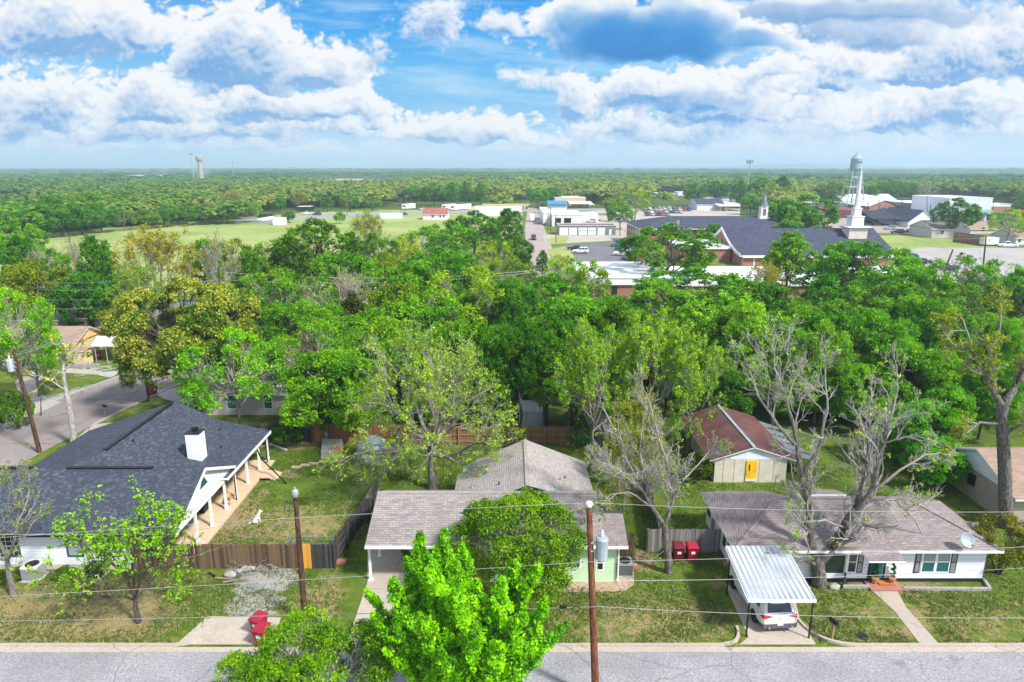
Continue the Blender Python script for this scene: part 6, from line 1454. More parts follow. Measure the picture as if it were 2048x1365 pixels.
for sx in (-1, 1):
    for y in (-1.8, 2.3): m = MB(); m.lathe([(.4, -.13), (.4, .13)], 14, M=Matrix.Translation((sx * .9, y, .4)) @ Matrix.Rotation(math.pi / 2, 4, 'Y')); m.build('wheel', MT['rubber'], bt)
bt.location = G(1064, 443) + (0.02,); bt.rotation_euler = (0, 0, R_(180))
# ================================================================ bins, post boxes, poles, wires
def bin_(xy, rz, mat, label, sticker=True):
    o = thing('wheelie_bin', label, 'bin'); m = MB()
    m.loft([[(-.24, -.27, .06), (.24, -.27, .06), (.24, .25, .06), (-.24, .25, .06)], [(-.31, -.36, .85), (.31, -.36, .85), (.31, .34, .85), (-.31, .34, .85)], [(-.33, -.38, .95), (.33, -.38, .95), (.33, .36, .95), (-.33, .36, .95)]]); m.build('body', MT[mat], o)
    m = MB(); m.loft([[(-.35, -.42, .955), (.35, -.42, .955), (.35, .38, 1.0), (-.35, .38, 1.0)], [(-.34, -.41, .99), (.34, -.41, .99), (.34, .37, 1.06), (-.34, .37, 1.06)], [(-.26, -.3, 1.04), (.26, -.3, 1.04), (.26, .24, 1.11), (-.26, .24, 1.11)]]); m.build('lid', MT[mat], o)
    m = MB(); m.tube([(-.3, .42, .95), (.3, .42, .95)], .025, 6); m.build('handle', MT[mat], o)
    for s in (-1, 1): m = MB(); m.lathe([(.13, -.035), (.13, .035)], 12, M=Matrix.Translation((s * .27, .3, .13)) @ Matrix.Rotation(math.pi / 2, 4, 'Y')); m.build('wheel', MT['rubber'], o)
    if sticker: m = MB(); m.box(-.12, -.352, .55, .12, -.336, .72); m.build('sticker', MT['white'], o)
    o.location = (xy[0], xy[1], .02); o.rotation_euler = (0, 0, R_(rz)); return o
bin_(G(520, 1266), -22, 'red_bin', 'red wheelie bin at back of the pair on left driveway')
bin_(G(526, 1288), -14, 'red_bin', 'red wheelie bin at front of the pair on left driveway')
bin_(G(1355, 1119), 0, 'maroon_bin', 'dark maroon wheelie bin between bare tree and red bin'); bin_(G(1382, 1119), 2, 'red_bin', 'red wheelie bin against the grey front fence')
bin_(G(307, 790), 60, 'red_bin', 'red wheelie bin standing at the side road kerb'); bin_(G(198, 719), 20, 'red_bin', 'red wheelie bin under the white canopy')
def mailbox(xy, rz, label, two=False, mat='black', pm='rail_wood'):
    o = thing('mailbox', label, 'mailbox'); m = MB(); m.box(-.05, -.05, 0, .05, .05, 1.05); m.build('post', MT[pm], o)
    for k in range(2 if two else 1):
        m = MB(); pts = [(-.09, 0), (-.09, .12), (-.06, .19), (0, .22), (.06, .19), (.09, .12), (.09, 0)]
        m.loft([[(x + k * .26, -.26, 1.05 + z) for x, z in pts], [(x + k * .26, .26, 1.05 + z) for x, z in pts]]); m.build('box', MT[mat], o)
    m = MB(); m.box(.095, .05, 1.12, .11, .09, 1.3); m.build('flag', MT['red_bin'], o)
    o.location = (xy[0], xy[1], 0); o.rotation_euler = (0, 0, R_(rz)); return o
mailbox(G(1663, 1281), 20, 'black mailbox on wooden post beside the right driveway'); mailbox(G(212, 834), 60, 'dark mailbox on thin post at side road verge', pm='galv'); mailbox(G(336, 769), 70, 'pair of dark mailboxes on yellow post by side road', True, pm='yellow_door')
def pole(base, top, r, mat, label, xarm=None, tr=None, name='utility_pole'):
    o = thing(name, label, 'utility pole', (base[0], base[1], 0)); b = Vector((base[0], base[1], -.1)); t_ = Vector(top)
    m = MB(); m.tube([b, b.lerp(t_, .3), b.lerp(t_, .65), t_], [r * 1.15, r * 1.02, r * .9, r * .75], 10); m.build('shaft', MT[mat], o)
    for (z, w_) in (xarm or []):
        c_ = b.lerp(t_, (z - b.z) / (t_.z - b.z)); m = MB(); m.box(c_.x - w_ / 2, c_.y - r * 1.2 - .1, z - .06, c_.x + w_ / 2, c_.y - r * 1.2, z + .06); a = m.build('crossarm', MT['pole_grey'], o)
        for k in (-.46, -.25, .25, .46): m = MB(); m.lathe([(.05, 0), (.07, .06), (.045, .1), (.06, .16), (.02, .22)], 8, (c_.x + k * w_, c_.y - r * 1.2 - .05, z + .06)); m.build('insulator', MT['galv'], a)
    if tr:
        side, z, mt = tr; c_ = b.lerp(t_, (z - b.z) / (t_.z - b.z)); x = c_.x + side * (r + .32)
        m = MB(); m.lathe([(.24, z - .55), (.27, z - .52), (.27, z + .4), (.29, z + .42), (.24, z + .5), (.08, z + .53)], 14, (x, c_.y - .1, 0)); q = m.build('transformer', MT[mt], o)
        m = MB(); m.lathe([(.05, z + .53), (.08, z + .6), (.05, z + .66), (.08, z + .72), (.03, z + .85)], 8, (x, c_.y - .1, 0)); m.build('bushing', MT['white'], q)
        m = MB(); m.box(min(c_.x, x), c_.y - .14, z - .2, max(c_.x, x), c_.y - .06, z - .12); m.box(min(c_.x, x), c_.y - .14, z + .2, max(c_.x, x), c_.y - .06, z + .28); m.build('bracket', MT['galv'], q)
    return o
b3 = G(1192, 1400); t3_ = A(1178, 1012, b3[1] + .1)
pole(b3, t3_, .165, 'pole_red', 'tall reddish wooden pole with white transformer before pale green house', tr=(1, A(1190, 1095, b3[1])[2], 'galv'))
m = MB(); m.lathe([(.13, -.03), (.16, .05), (.14, .16), (.05, .22)], 10, t3_); tag(m.build('pole_cap', MT['white']), 'white insulator cap on top of the reddish pole', 'pole cap')
b2 = G(611, 1245); t2_ = A(590, 985, b2[1]); p2_ = pole(b2, t2_, .15, 'pole', 'dark wooden pole with small street lamp beside the gravel patch')
m = MB(); m.lathe([(.11, 0), (.14, .1), (.17, .16), (.16, .34), (.06, .42), (.05, .52)], 12, (t2_[0] + .08, t2_[1] - .2, t2_[2] - .15)); m.build('lamp_head', MT['galv'], p2_)
m = MB(); m.tube([(t2_[0] - .1, t2_[1] - .15, t2_[2] - .6), (t2_[0] - .5, t2_[1] - .25, t2_[2] - .4), (t2_[0] - .55, t2_[1] - .2, t2_[2] - .9), (t2_[0] - .2, t2_[1] - .15, t2_[2] - 1.1)], .02, 5); m.build('service_loop', MT['black'], p2_)
b1 = G(80, 905); pole(b1, A(27, 700, b1[1]), .17, 'pole', 'dark leaning pole with rusty white transformer beside the side road', tr=(-1, A(30, 730, b1[1])[2], 'metal_white'))
def gpole(px, pb, ptop, r, mat, label, xarm=(), tr=None, ptx=None):
    b_ = G(px, pb); t_ = A(ptx if ptx is not None else px, ptop, b_[1]); zz = t_[2]
    return pole(b_, t_, r, mat, label, [(zz - d, w_) for d, w_ in xarm], (tr[0], zz - tr[1], tr[2]) if tr else None)
gpole(89, 672, 565, .17, 'pole_grey', 'grey pole between yellow house and tan roof', [(.8, 2.2)], (-1, 3.6, 'galv'), 74)
gpole(232, 690, 640, .17, 'pole', 'short dark pole right of the orange gable', ptx=228)
gpole(448, 640, 535, .20, 'pole', 'tall pole with two white crossarms beside golden evergreen', [(.3, 2.6), (3.2, 3.0)], None, 436)
gpole(188, 640, 588, .10, 'pole_grey', 'thin pale pole behind grey house with open garage')
for (px, pb, pt, mat, lab, xa) in [(1046, 522, 432, 'pole_grey', 'grey pole on the left edge of pale road, nearer of two', ()), (1050, 540, 470, 'pole_grey', 'second grey pole at left edge of pale road', ()), (1059, 548, 488, 'pole_grey', 'pole with small lamp at left edge of pale road', ()), (1112, 486, 427, 'pole_grey', 'grey pole in front of the row of garage doors', ()), (1096, 460, 426, 'pole', 'dark pole left of white workshop', ()), (1101, 462, 414, 'pole', 'second dark pole left of white workshop', ()), (1240, 473, 430, 'pole_grey', 'pole right of the row of garage doors', ()), (1047, 420, 392, 'pole_grey', 'pole far down the pale road, left of pair', ((.5, 2.5),)), (1053, 418, 390, 'pole_grey', 'pole far down the pale road, right of pair', ((.5, 2.5),)), (944, 416, 388, 'pole', 'pole with crossarm beside the parked trailers', ((.5, 2.6),)), (812, 424, 391, 'pole_grey', 'pole with crossarm before the far trees', ((.5, 2.6),)), (802, 436, 397, 'pole_grey', 'pole with white transformer near white container', ((1.2, 2.4),)), (838, 420, 394, 'pole_grey', 'pole beside the hedge left of trailers', ()), (694, 432, 390, 'pole_grey', 'grey pole by the far road trees', ()), (1650, 452, 400, 'pole', 'brown pole left of white spire', ((.6, 2.2),)), (1656, 462, 402, 'pole_grey', 'pale pole left of white spire', ()), (1729, 474, 430, 'pole', 'dark pole right of white spire', ()), (1473, 418, 386, 'pole', 'pole between white hall and small grey steeple', ((.6, 2.2), (1.6, 2.2))), (1492, 420, 388, 'pole_grey', 'second pole near the small grey steeple', ((.6, 2.2),)), (1736, 430, 404, 'pole', 'pole before the brick gable hall left side', ()), (1758, 424, 398, 'pole', 'pole in front of brick gable hall', ()), (1804, 430, 394, 'pole', 'pole right of brick gable hall', ((.6, 2.2),)), (1854, 440, 383, 'pole_grey', 'tall pale pole with crossarms by grey metal hall', ((.4, 3.), (2.2, 3.))), (1861, 455, 408, 'pole', 'dark pole beside the dark gabled hall', ()), (1986, 425, 396, 'pole', 'pole behind the tall white hall right end', ((.6, 2.2),)), (1424, 420, 386, 'pole', 'dark pole behind the white hall with canopy', ()), (1393, 352, 337, 'pole', 'thin dark mast on the wooded horizon', ())]:
    gpole(px, pb, pt, .16, mat, lab, xa)
gpole(1258, 520, 461, .19, 'pole_red', 'red-brown pole carrying transformers beside white pickup', ((.4, 2.6),), (-1, 2.2, 'red_bin'))
gpole(1887, 545, 499, .20, 'pole', 'black leaning pole on the concrete lot', ptx=1906); gpole(1966, 535, 473, .20, 'pole', 'black pole with short crossarm before white box trailer', ((.9, 2.8),), None, 1972)
gpole(82, 832, 792, .05, 'pole', 'short thin post at the gravel path entrance')
def wire(label, a, b, sag=.5, r=.012, mat='grey_metal', name='power_line'):
    a = Vector(a); b = Vector(b); pts = []
    for i in range(25): u = i / 24; p = a.lerp(b, u); p.z -= sag * 4 * u * (1 - u); pts.append(p)
    m = MB(); m.tube(pts, r, 5); return tag(m.build(name, MT[mat]), label, 'power line')
MT['wire_pale'] = m_paint('aluminium_wire', (.38, .38, .40), .4, .1)
T3 = Vector(t3_) + Vector((0, 0, .15)); zz2 = A(1190, 1120, b3[1])[2]; zz3 = A(1192, 1208, b3[1])[2]
wire('top pale wire running right from the reddish pole', T3, A(2300, 1020, b3[1] + .3), .25, .009, 'wire_pale'); wire('top pale wire running left from the reddish pole across side fences', T3, A(-250, 1095, b3[1] + 1.5), -.15, .009, 'wire_pale')
wire('middle pale wire right of reddish pole crossing the metal carport', (T3.x, b3[1] - .15, zz2), A(2300, 1080, b3[1] - .15), .15, .0095, 'wire_pale'); wire('middle pale wire left of reddish pole', (T3.x, b3[1] - .15, zz2), A(-250, 1205, b3[1] + 2), .1, .0095, 'wire_pale')
wire('lowest pale wire right of the reddish pole above the kerb', (b3[0], b3[1] - .2, zz3), A(2300, 1232, b3[1] - .2), .3, .011, 'wire_pale'); wire('lowest dark cable left of the reddish pole crossing two bins', (b3[0], b3[1] - .2, zz3), A(-250, 1246, b3[1] + .8), .1, .014)
wire('thin dark wire crossing carport roof and right lawn', (b3[0], b3[1] - .2, zz3 + 1.3), A(2300, 1118, b3[1] + 5), .3, .01); wire('service wire from dark pole down to porch of white house', (t2_[0], t2_[1], t2_[2] - .5), (-21.5, 37.6, 2.4), .5, .012, 'wire_pale'); wire('sagging service wire from dark pole toward white wall', (t2_[0], t2_[1], t2_[2] - 1.4), A(60, 1190, 36), .6, .012)
wire('service wire from the transformer to pale green house', (b3[0] + .6, b3[1], zz2 + .6), (6.3, 36.2, 2.5), .2, .012); wire('guy wire slanting from reddish pole to the street', (b3[0] + .1, b3[1], zz3), A(1245, 1400, b3[1] - 2), 0, .011); wire('service wire from bare tree yard to white ranch house', A(1270, 1140, 37.5), A(1405, 1050, 40), .05, .01, 'wire_pale')
wire('dark wire over the side road from leaning pole, upper', A(40, 705, b1[1]), A(420, 560, 92), .5, .03); wire('dark wire over the side road from leaning pole, lower', A(95, 836, b1[1]), A(360, 735, 84), .8, .035); wire('second dark wire over the side road', A(60, 800, b1[1]), A(330, 700, 84), .8, .03); wire('pale wire from leaning pole across tan roof', A(27, 712, b1[1]), A(228, 642, 92), .3, .025, 'wire_pale')
for (ya, yb, n) in ((566, 572, 'uppermost'), (580, 588, 'second'), (600, 606, 'third'), (618, 622, 'lowest')): wire(n + ' wire between the grey pole and crossarm pole', A(76, ya, 94), A(442, yb - 30, 96), .6, .025)
for (ya, yb, n) in ((545, 548, 'upper'), (560, 552, 'lower')): wire(n + ' wire from crossarm pole running over the wood', A(446, ya, 96), A(1060, yb - 6, 110), 1., .025)
wire('wire from dark pole across dry lawn to concrete lot', A(1730, 432, 270), A(1972, 475, 175), 1.5, .04); wire('wire from black leaning pole to dark pole', A(1906, 500, 168), A(1730, 434, 270), 1.5, .04); wire('thick pale cable from crossarm pole toward grey wooden house', A(1972, 476, 175), A(1845, 470, 260), .8, .05, 'wire_pale')
cl = thing('cable_coil', 'black cable coil with splice case hanging from low wire', 'cable coil', (b3[0], b3[1], 0)); m = MB(); c0_ = Vector(A(1152, 1219, b3[1] - .2))
m.tube([c0_ + Vector((.17 * math.cos(k * .524), 0, .15 * math.sin(k * .524))) for k in range(25)], .018, 5); m.build('loop', MT['black'], cl); m = MB(); c1_ = Vector(A(1126, 1214, b3[1] - .2)); m.box(c1_.x - .16, c1_.y - .06, c1_.z - .06, c1_.x + .16, c1_.y + .06, c1_.z + .06); m.build('splice_case', MT['black'], cl)
# ================================================================ garden and yard things
sd_ = thing('satellite_dish', 'grey satellite dish on the right corner of hip roof', 'satellite dish', (0, 0, 0)); X, Y = G(1931, 1092, 2.75)
M_ = Matrix.Translation((X, Y, 3.15)) @ Matrix.Rotation(R_(62), 4, 'X') @ Matrix.Rotation(0, 4, 'Y')
m = MB(); m.lathe([(.02, -.02), (.2, 0), (.34, .05), (.43, .11), (.42, .12), (.2, .02), (.02, 0)], 20, M=M_); m.build('dish', MT['galv'], sd_); m = MB(); m.tube([(X, Y + .1, 2.6), (X, Y + .12, 3.1)], .03, 6); m.build('mast', MT['grey_metal'], sd_); m = MB(); m.tube([(X, Y - .1, 2.85), (X, Y - .55, 3.1)], .02, 6); m.box(X - .05, Y - .62, 3.07, X + .05, Y - .52, 3.17); m.build('feed_arm', MT['grey_metal'], sd_)
def ac(xy, label, mat='grey_metal', r=.42, h=.85):
    o = thing('air_conditioner', label, 'air conditioner', (xy[0], xy[1], 0)); m = MB(); m.box(xy[0] - r, xy[1] - r, .06, xy[0] + r, xy[1] + r, h)
    m.build('casing', MT[mat], o); m = MB()
    for k in range(10): z = .12 + k * (h - .2) / 10; m.box(xy[0] - r - .012, xy[1] - r - .012, z, xy[0] + r + .012, xy[1] + r + .012, z + .03)
    m.build('louvre', MT['dark_trim'], o); m = MB(); m.lathe([(r * .86, h), (r * .86, h + .03), (r * .3, h + .05)], 16, (xy[0], xy[1], 0)); m.build('fan_grille', MT['black'], o); m = MB(); m.box(xy[0] - r - .1, xy[1] - r - .1, .0, xy[0] + r + .1, xy[1] + r + .1, .06); m.build('pad', MT['concrete_grey'], o); return o
ac((6.85, 36.9), 'grey air conditioner at right end of pale green house'); ac(G(70, 1156), 'white air conditioner box against the white wall', 'white', .45, .95); ac(G(194, 1152), 'black air conditioner left of the sparse lime tree', 'black', .4, .8)
def rock(name, label, cat, c_, s, mat, seed, parent=None):
    r2 = random.Random(seed); m = MB(); vs = []; n = 8
    for i, (rr, z) in enumerate(((.5, 0), (1, .25), (.95, .6), (.55, .95))):
        vs.append([(c_[0] + s[0] * rr * math.cos(6.283 * j / n) * r2.uniform(.8, 1.15), c_[1] + s[1] * rr * math.sin(6.283 * j / n) * r2.uniform(.8, 1.15), c_[2] + s[2] * z * r2.uniform(.85, 1.1)) for j in range(n)])
    m.loft(vs); o = m.build(name, MT[mat], parent)
    if parent is None: tag(o, label, cat)
    return o
cn = 0
for (px, py, s, lab) in ((461, 1153, .38, 'largest grey concrete lump in front of the brush pile'), (490, 1140, .30, 'grey lump in the middle of brush pile'), (504, 1138, .26, 'grey lump right of brush pile middle'), (478, 1145, .24, 'small grey lump between the bigger lumps')):
    X, Y = G(px, py); rock('concrete_lump', lab, 'rubble', (X, Y, 0), (s, s * .8, s * .8), 'concrete_grey', cn); cn += 1
br = thing('brush_pile', 'pile of dead sticks and brush against the dark board fence', 'brush pile', G(490, 1135) + (0,)); tb = Tubes(); rg_ = np.random.default_rng(3); o_ = br.location
for k in range(150):
    px = rg_.choice([rg_.normal(480, 20), rg_.normal(535, 14)]); X, Y = G(px, rg_.uniform(1129, 1150)); a = rg_.uniform(0, 6.28); L = rg_.uniform(.3, .9); z = abs(rg_.normal(.15, .14)); dd = np.array([math.cos(a), math.sin(a) * .6, rg_.normal(0, .35)]) * L
    p0 = np.array([X - o_.x, Y - o_.y, max(.03, z)]); tb.add([p0, p0 + dd * .5 + rg_.normal(size=3) * .04, np.maximum(p0 + dd, [-99, -99, .02])], [.02, .015, .008], 4)
tb.build('stick', MT['bark_grey'], br)['kind'] = 'stuff'
for (a, b, lab, mt) in (((430, 1158), (492, 1163), 'weathered plank lying in front of the brush pile', 'rail_wood'), ((447, 1167), (488, 1160), 'second grey plank below the brush pile', 'fence_grey'), ((418, 1148), (430, 1155), 'black pipe piece left of the planks', 'black')):
    A_ = G(*a); B_ = G(*b); m = MB(); m.beam((A_[0], A_[1], .08), (B_[0], B_[1], .06), .12, .05); tag(m.build('plank', MT[mt]), lab, 'plank')
for (a, b, lab) in (((540, 890), (573, 902), 'white board lying by the black weathered fence'), ((520, 896), (560, 893), 'grey board lying beside the porch corner'), ((548, 887), (582, 890), 'old log along the foot of black fence')):
    A_ = G(*a); B_ = G(*b); m = MB(); m.beam((A_[0], A_[1], .1), (B_[0], B_[1], .07), .22, .1); tag(m.build('board', MT['white' if 'white' in lab else 'rail_wood']), lab, 'board')
for i, (px, py) in enumerate(((593, 935), (611, 931), (627, 928), (648, 924), (674, 923))):
    X, Y = G(px, py); m = MB(); m.prism([(X - .45, Y - .2), (X + .4, Y - .24), (X + .46, Y + .2), (X - .4, Y + .24)], 0, .05); tag(m.build('stepping_stone', MT['patio']), ['stepping stone nearest the porch steps', 'second stepping stone from the porch steps', 'third stepping stone from the porch steps', 'fourth stepping stone, below the storm shelter', 'stepping stone farthest from the porch steps'][i], 'stepping stone')
ss = thing('storm_shelter', 'sloping concrete storm shelter with rusty steel door', 'storm shelter', G(664, 910) + (0,)); P0 = [G(641, 917), G(683, 918), G(690, 889), G(648, 888)]
m = MB(); m.add([(P0[0][0], P0[0][1], 0), (P0[1][0], P0[1][1], 0), (P0[2][0], P0[2][1] - .6, 0), (P0[3][0], P0[3][1] - .6, 0), (P0[0][0] + .05, P0[0][1] + .05, .18), (P0[1][0] - .05, P0[1][1] + .05, .18), (P0[2][0] - .05, P0[2][1] - .6, .75), (P0[3][0] + .05, P0[3][1] - .6, .75)], [(0, 1, 5, 4), (1, 2, 6, 5), (2, 3, 7, 6), (3, 0, 4, 7), (4, 5, 6, 7)]); m.build('slab', MT['concrete_grey'], ss)
MT['rust'] = m_metal('rusty_plate', (.50, .16, .05), (.62, .50, .42), 2., .7, (.34, .10, .04)); x_, y_ = G(672, 912)
m = MB(); m.slab([(x_ - .5, y_ - .25, .30), (x_ + .5, y_ - .25, .30), (x_ + .5, y_ + .85, .57), (x_ - .5, y_ + .85, .57)], .05); m.build('door', MT['rust'], ss); m = MB(); X, Y = G(657, 886); m.lathe([(.05, .5), (.05, 1.0), (.14, 1.02), (.14, 1.15), (.03, 1.22)], 10, (X, Y - .5, 0)); m.build('vent_pipe', MT['galv'], ss)
fr = thing('trailer_frame', 'empty blue-grey metal frame behind the dark fence and gate', 'metal frame', (-12.5, 38.6, 0)); MT['blue_steel'] = m_paint('blue_steel', (.13, .19, .28), .5, .2)
for (a, b) in (((-14.4, 38.2), (-11.3, 38.2)), ((-14.2, 39.5), (-11.5, 39.5)), ((-14.4, 38.2), (-14.2, 39.5)), ((-11.3, 38.2), (-11.5, 39.5))):
    m = MB(); m.beam((a[0], a[1], .9), (b[0], b[1], .9), .06, .06); m.beam((a[0], a[1], .45), (b[0], b[1], .45), .05, .05); m.box(a[0] - .03, a[1] - .03, 0, a[0] + .03, a[1] + .03, .95); m.build('rail', MT['blue_steel'], fr)
for (px, py, lab) in ((684, 1127, 'pinkish stone block at foot of blackened side fence'), (1265, 1136, 'brown stone block left of forked bare tree')): X, Y = G(px, py); m = MB(); m.box(X - .3, Y - .18, 0, X + .3, Y + .18, .22, 0); tag(m.build('stone_block', MT['brick']), lab, 'block')
for (px, lab) in ((1748, 'spiral topiary in clay pot left of the green door'), (1782, 'spiral topiary in clay pot right of the green door')):
    X, Y = G(px, 1170); o = thing('potted_topiary', lab, 'potted plant', (X, Y, 0)); m = MB(); m.lathe([(.13, .16), (.2, .42), (.22, .48), (.17, .48)], 14, (X, Y, 0)); m.build('pot', m_paint('terracotta', (.50, .21, .12), .8, .15), o); rg2 = np.random.default_rng(px); k = 60; u = np.linspace(0, 1, k)
    leaves('foliage', rg2, np.stack([.13 * (1 - u * .7) * np.cos(u * 16), .13 * (1 - u * .7) * np.sin(u * 16), .55 + u * .85], 1), .08, 26, .03, o, (.02, .075, .03))
X0, Y0 = G(1755, 1170); m = MB(); m.box(X0 - .0, Y0 - .25, .16, X0 + .95, Y0 + .25, .18); tag(m.build('doormat', m_paint('coir_mat', (.50, .17, .05), .95, .25)), 'orange doormat between two potted topiaries', 'doormat')
X0, Y0 = G(1725, 1273); m = MB(); m.lathe([(.3, 0), (.3, .05), (.22, .09), (.04, .1)], 14, (X0, Y0, 0)); tag(m.build('drain_cover', MT['dark_trim']), 'dark round lid on the lawn right of black mailbox', 'drain cover')
for (a, b, lab) in (((1685, 1176), (1738, 1176), 'pale border kerb left of the front path'), ((1806, 1180), (1978, 1181), 'long pale border kerb right of front path'), ((1980, 1181), (1965, 1160), 'stone border piece at right end of flower bed')):
    A_ = G(*a); B_ = G(*b); m = MB(); m.beam((A_[0], A_[1], .08), (B_[0], B_[1], .08), .16, .18); tag(m.build('garden_edging', MT['concrete_grey']), lab, 'edging')
X, Y = G(1654, 1177); m = MB(); rock('boulder', 'grey boulder at foot of the huge tree', 'boulder', (X + .4, Y, 0), (.35, .25, .3), 'concrete_grey', 77)
X, Y = G(1462, 1130); m = MB(); m.box(X - .5, Y - .3, 0, X + .2, Y + .3, .18); m.box(X - .4, Y + .0, .18, X + .2, Y + .3, .36); tag(m.build('side_steps', MT['rail_wood']), 'small wooden steps beside back corner of metal carport', 'steps')
sl = thing('garden_slide', 'small teal slide standing in the trees behind brown shed', 'slide', (18, 63, 0)); x_, y_, z_ = A(1435, 788, 63.); m = MB(); m.slab([(x_ - .5, 62.6, z_ - .45), (x_ + .0, 62.4, z_ - .5), (x_ + .55, 63.4, z_ + .3), (x_ + .1, 63.6, z_ + .35)], .06); m.build('chute', m_paint('teal_plastic', (.02, .30, .34), .4), sl); m = MB(); m.tube([(x_ + .4, 63.5, 0), (x_ + .4, 63.5, z_ + .2)], .05, 6); m.tube([(x_ - .4, 62.6, 0), (x_ - .4, 62.6, z_ - .5)], .05, 6); m.build('frame', MT['rail_wood'], sl)
# porch things
gr = thing('grill', 'black covered grill standing under the porch roof', 'grill', (-22.2, 44.3, .12)); m = MB(); m.box(-22.6, 43.9, .25, -21.8, 44.6, 1.05); m.loft([[(-22.6, 43.9, 1.05), (-21.8, 43.9, 1.05), (-21.8, 44.6, 1.05), (-22.6, 44.6, 1.05)], [(-22.5, 44.1, 1.3), (-21.9, 44.1, 1.3), (-21.9, 44.5, 1.3), (-22.5, 44.5, 1.3)]]); m.build('body', MT['black'], gr)
for (x, y) in ((-22.5, 44.0), (-21.9, 44.0), (-22.5, 44.5), (-21.9, 44.5)): m = MB(); m.tube([(x, y, .12), (x, y, .3)], .03, 6); m.build('leg', MT['black'], gr)
def chair(x, y, rz, label):
    o = thing('porch_chair', label, 'chair'); m = MB(); m.box(-.28, -.26, .40, .28, .28, .45); m.build('seat', MT['dark_trim'], o); m = MB(); m.slab([(-.28, .26, .5), (.28, .26, .5), (.28, .42, 1.0), (-.28, .42, 1.0)], .05); m.build('backrest', MT['dark_trim'], o)
    for (a, b) in ((-.25, -.23), (.25, -.23), (-.25, .25), (.25, .25)): m = MB(); m.tube([(a, b, 0), (a, b, .42)], .02, 6); m.build('leg', MT['dark_trim'], o)
    o.location = (x, y, .12); o.rotation_euler = (0, 0, R_(rz))
chair(-22.3, 41.0, 200, 'dark chair on the near part of the porch'); chair(-22.0, 47.2, 240, 'dark chair beside the black grill on the porch'); chair(-22.2, 49.6, 250, 'dark chair at the far part of porch')
fw = thing('firewood_rack', 'brown stack of firewood at the near porch end', 'firewood', (-21.6, 38.2, .12)); m = MB()
for k in range(30): m.tube([(-22.3 + (k % 10) * .15, 37.9, .2 + (k // 10) * .15), (-22.3 + (k % 10) * .15, 38.5, .2 + (k // 10) * .15)], .07, 7)
m.build('logs', MT['rail_wood'], fw); m = MB(); m.box(-22.5, 37.9, .12, -22.42, 38.5, .8); m.box(-20.85, 37.9, .12, -20.77, 38.5, .8); m.build('rack', MT['dark_trim'], fw)
# ---------------------------------------------------------------- the two dogs (each one skinned body)
def dog(label, loc, rz, mat, sit):
    if sit: J = [(0, 0, .16, .13), (0, .12, .30, .135), (0, .24, .46, .13), (0, .32, .62, .085), (0, .36, .74, .085), (0, .46, .72, .05), (0, .54, .70, .035),
                 (-.09, .28, .38, .06), (-.09, .32, .18, .04), (-.09, .34, .03, .038), (.09, .28, .38, .06), (.09, .32, .18, .04), (.09, .34, .03, .038),
                 (-.13, .02, .14, .10), (-.17, .20, .14, .06), (-.16, .14, .03, .04), (-.16, .26, .03, .035), (.13, .02, .14, .10), (.17, .20, .14, .06), (.16, .14, .03, .04), (.16, .26, .03, .035), (0, -.14, .08, .05), (0, -.36, .05, .03), (-.06, .34, .82, .025), (.06, .34, .82, .025)]
    else: J = [(0, -.30, .50, .12), (0, -.05, .50, .125), (0, .22, .52, .14), (0, .36, .62, .09), (0, .44, .74, .085), (0, .54, .72, .05), (0, .62, .70, .035),
               (-.09, .24, .40, .06), (-.09, .24, .20, .04), (-.09, .27, .03, .038), (.09, .24, .40, .06), (.09, .26, .20, .04), (.09, .30, .03, .038),
               (-.09, -.30, .40, .09), (-.10, -.22, .26, .06), (-.10, -.34, .14, .035), (-.10, -.30, .03, .038), (.09, -.30, .40, .09), (.10, -.20, .26, .06), (.10, -.32, .14, .035), (.10, -.28, .03, .038), (0, -.42, .56, .04), (0, -.62, .66, .025), (-.06, .42, .83, .025), (.06, .42, .83, .025)]
    E_ = [(0, 1), (1, 2), (2, 3), (3, 4), (4, 5), (5, 6), (2, 7), (7, 8), (8, 9), (2, 10), (10, 11), (11, 12), (0, 13), (13, 14), (14, 15), (15, 16), (0, 17), (17, 18), (18, 19), (19, 20), (0, 21), (21, 22), (4, 23), (4, 24)]
    me = bpy.data.meshes.new('dog'); me.from_pydata([j[:3] for j in J], E_, []); o = bpy.data.objects.new('dog', me); COL.objects.link(o); me.materials.append(mat)
    s = o.modifiers.new('skin', 'SKIN'); s.use_smooth_shade = True; o.modifiers.new('sub', 'SUBSURF').levels = 1; o.modifiers[-1].render_levels = 2
    if not me.skin_vertices: me.attributes.new('skin', 'FLOAT', 'POINT')
    for i, j in enumerate(J): me.skin_vertices[0].data[i].radius = (j[3], j[3])
    me.skin_vertices[0].data[0].use_root = True
    o.location = loc; o.rotation_euler = (0, 0, R_(rz)); o.scale = (1.15,) * 3; tag(o, label, 'dog')
    for k, (x, y, z, r) in enumerate((( -.03, .04, .02, .014), (.03, .04, .02, .014))):
        m = MB(); b_ = J[5]; m.lathe([(.002, -.014), (.013, 0), (.002, .014)], 8, (b_[0] + x, b_[1] - .03, b_[2] + .045)); e = m.build('eye', MT['black']); e.parent = o
    m = MB(); b_ = J[6]; m.lathe([(.004, -.018), (.024, 0), (.004, .018)], 8, (b_[0], b_[1] + .03, b_[2] + .008)); e = m.build('nose', MT['black']); e.parent = o
    return o
dog('white dog sitting on the grass beyond the fence', G(509, 1047) + (0,), -70, m_paint('white_fur', (.68, .64, .56), .9, .1, scale=6), True)
dog('tan dog standing on the porch between white posts', (-20.75, G(440, 1010)[1], .12), 200, m_paint('tan_fur', (.55, .36, .18), .9, .15, scale=6), False)
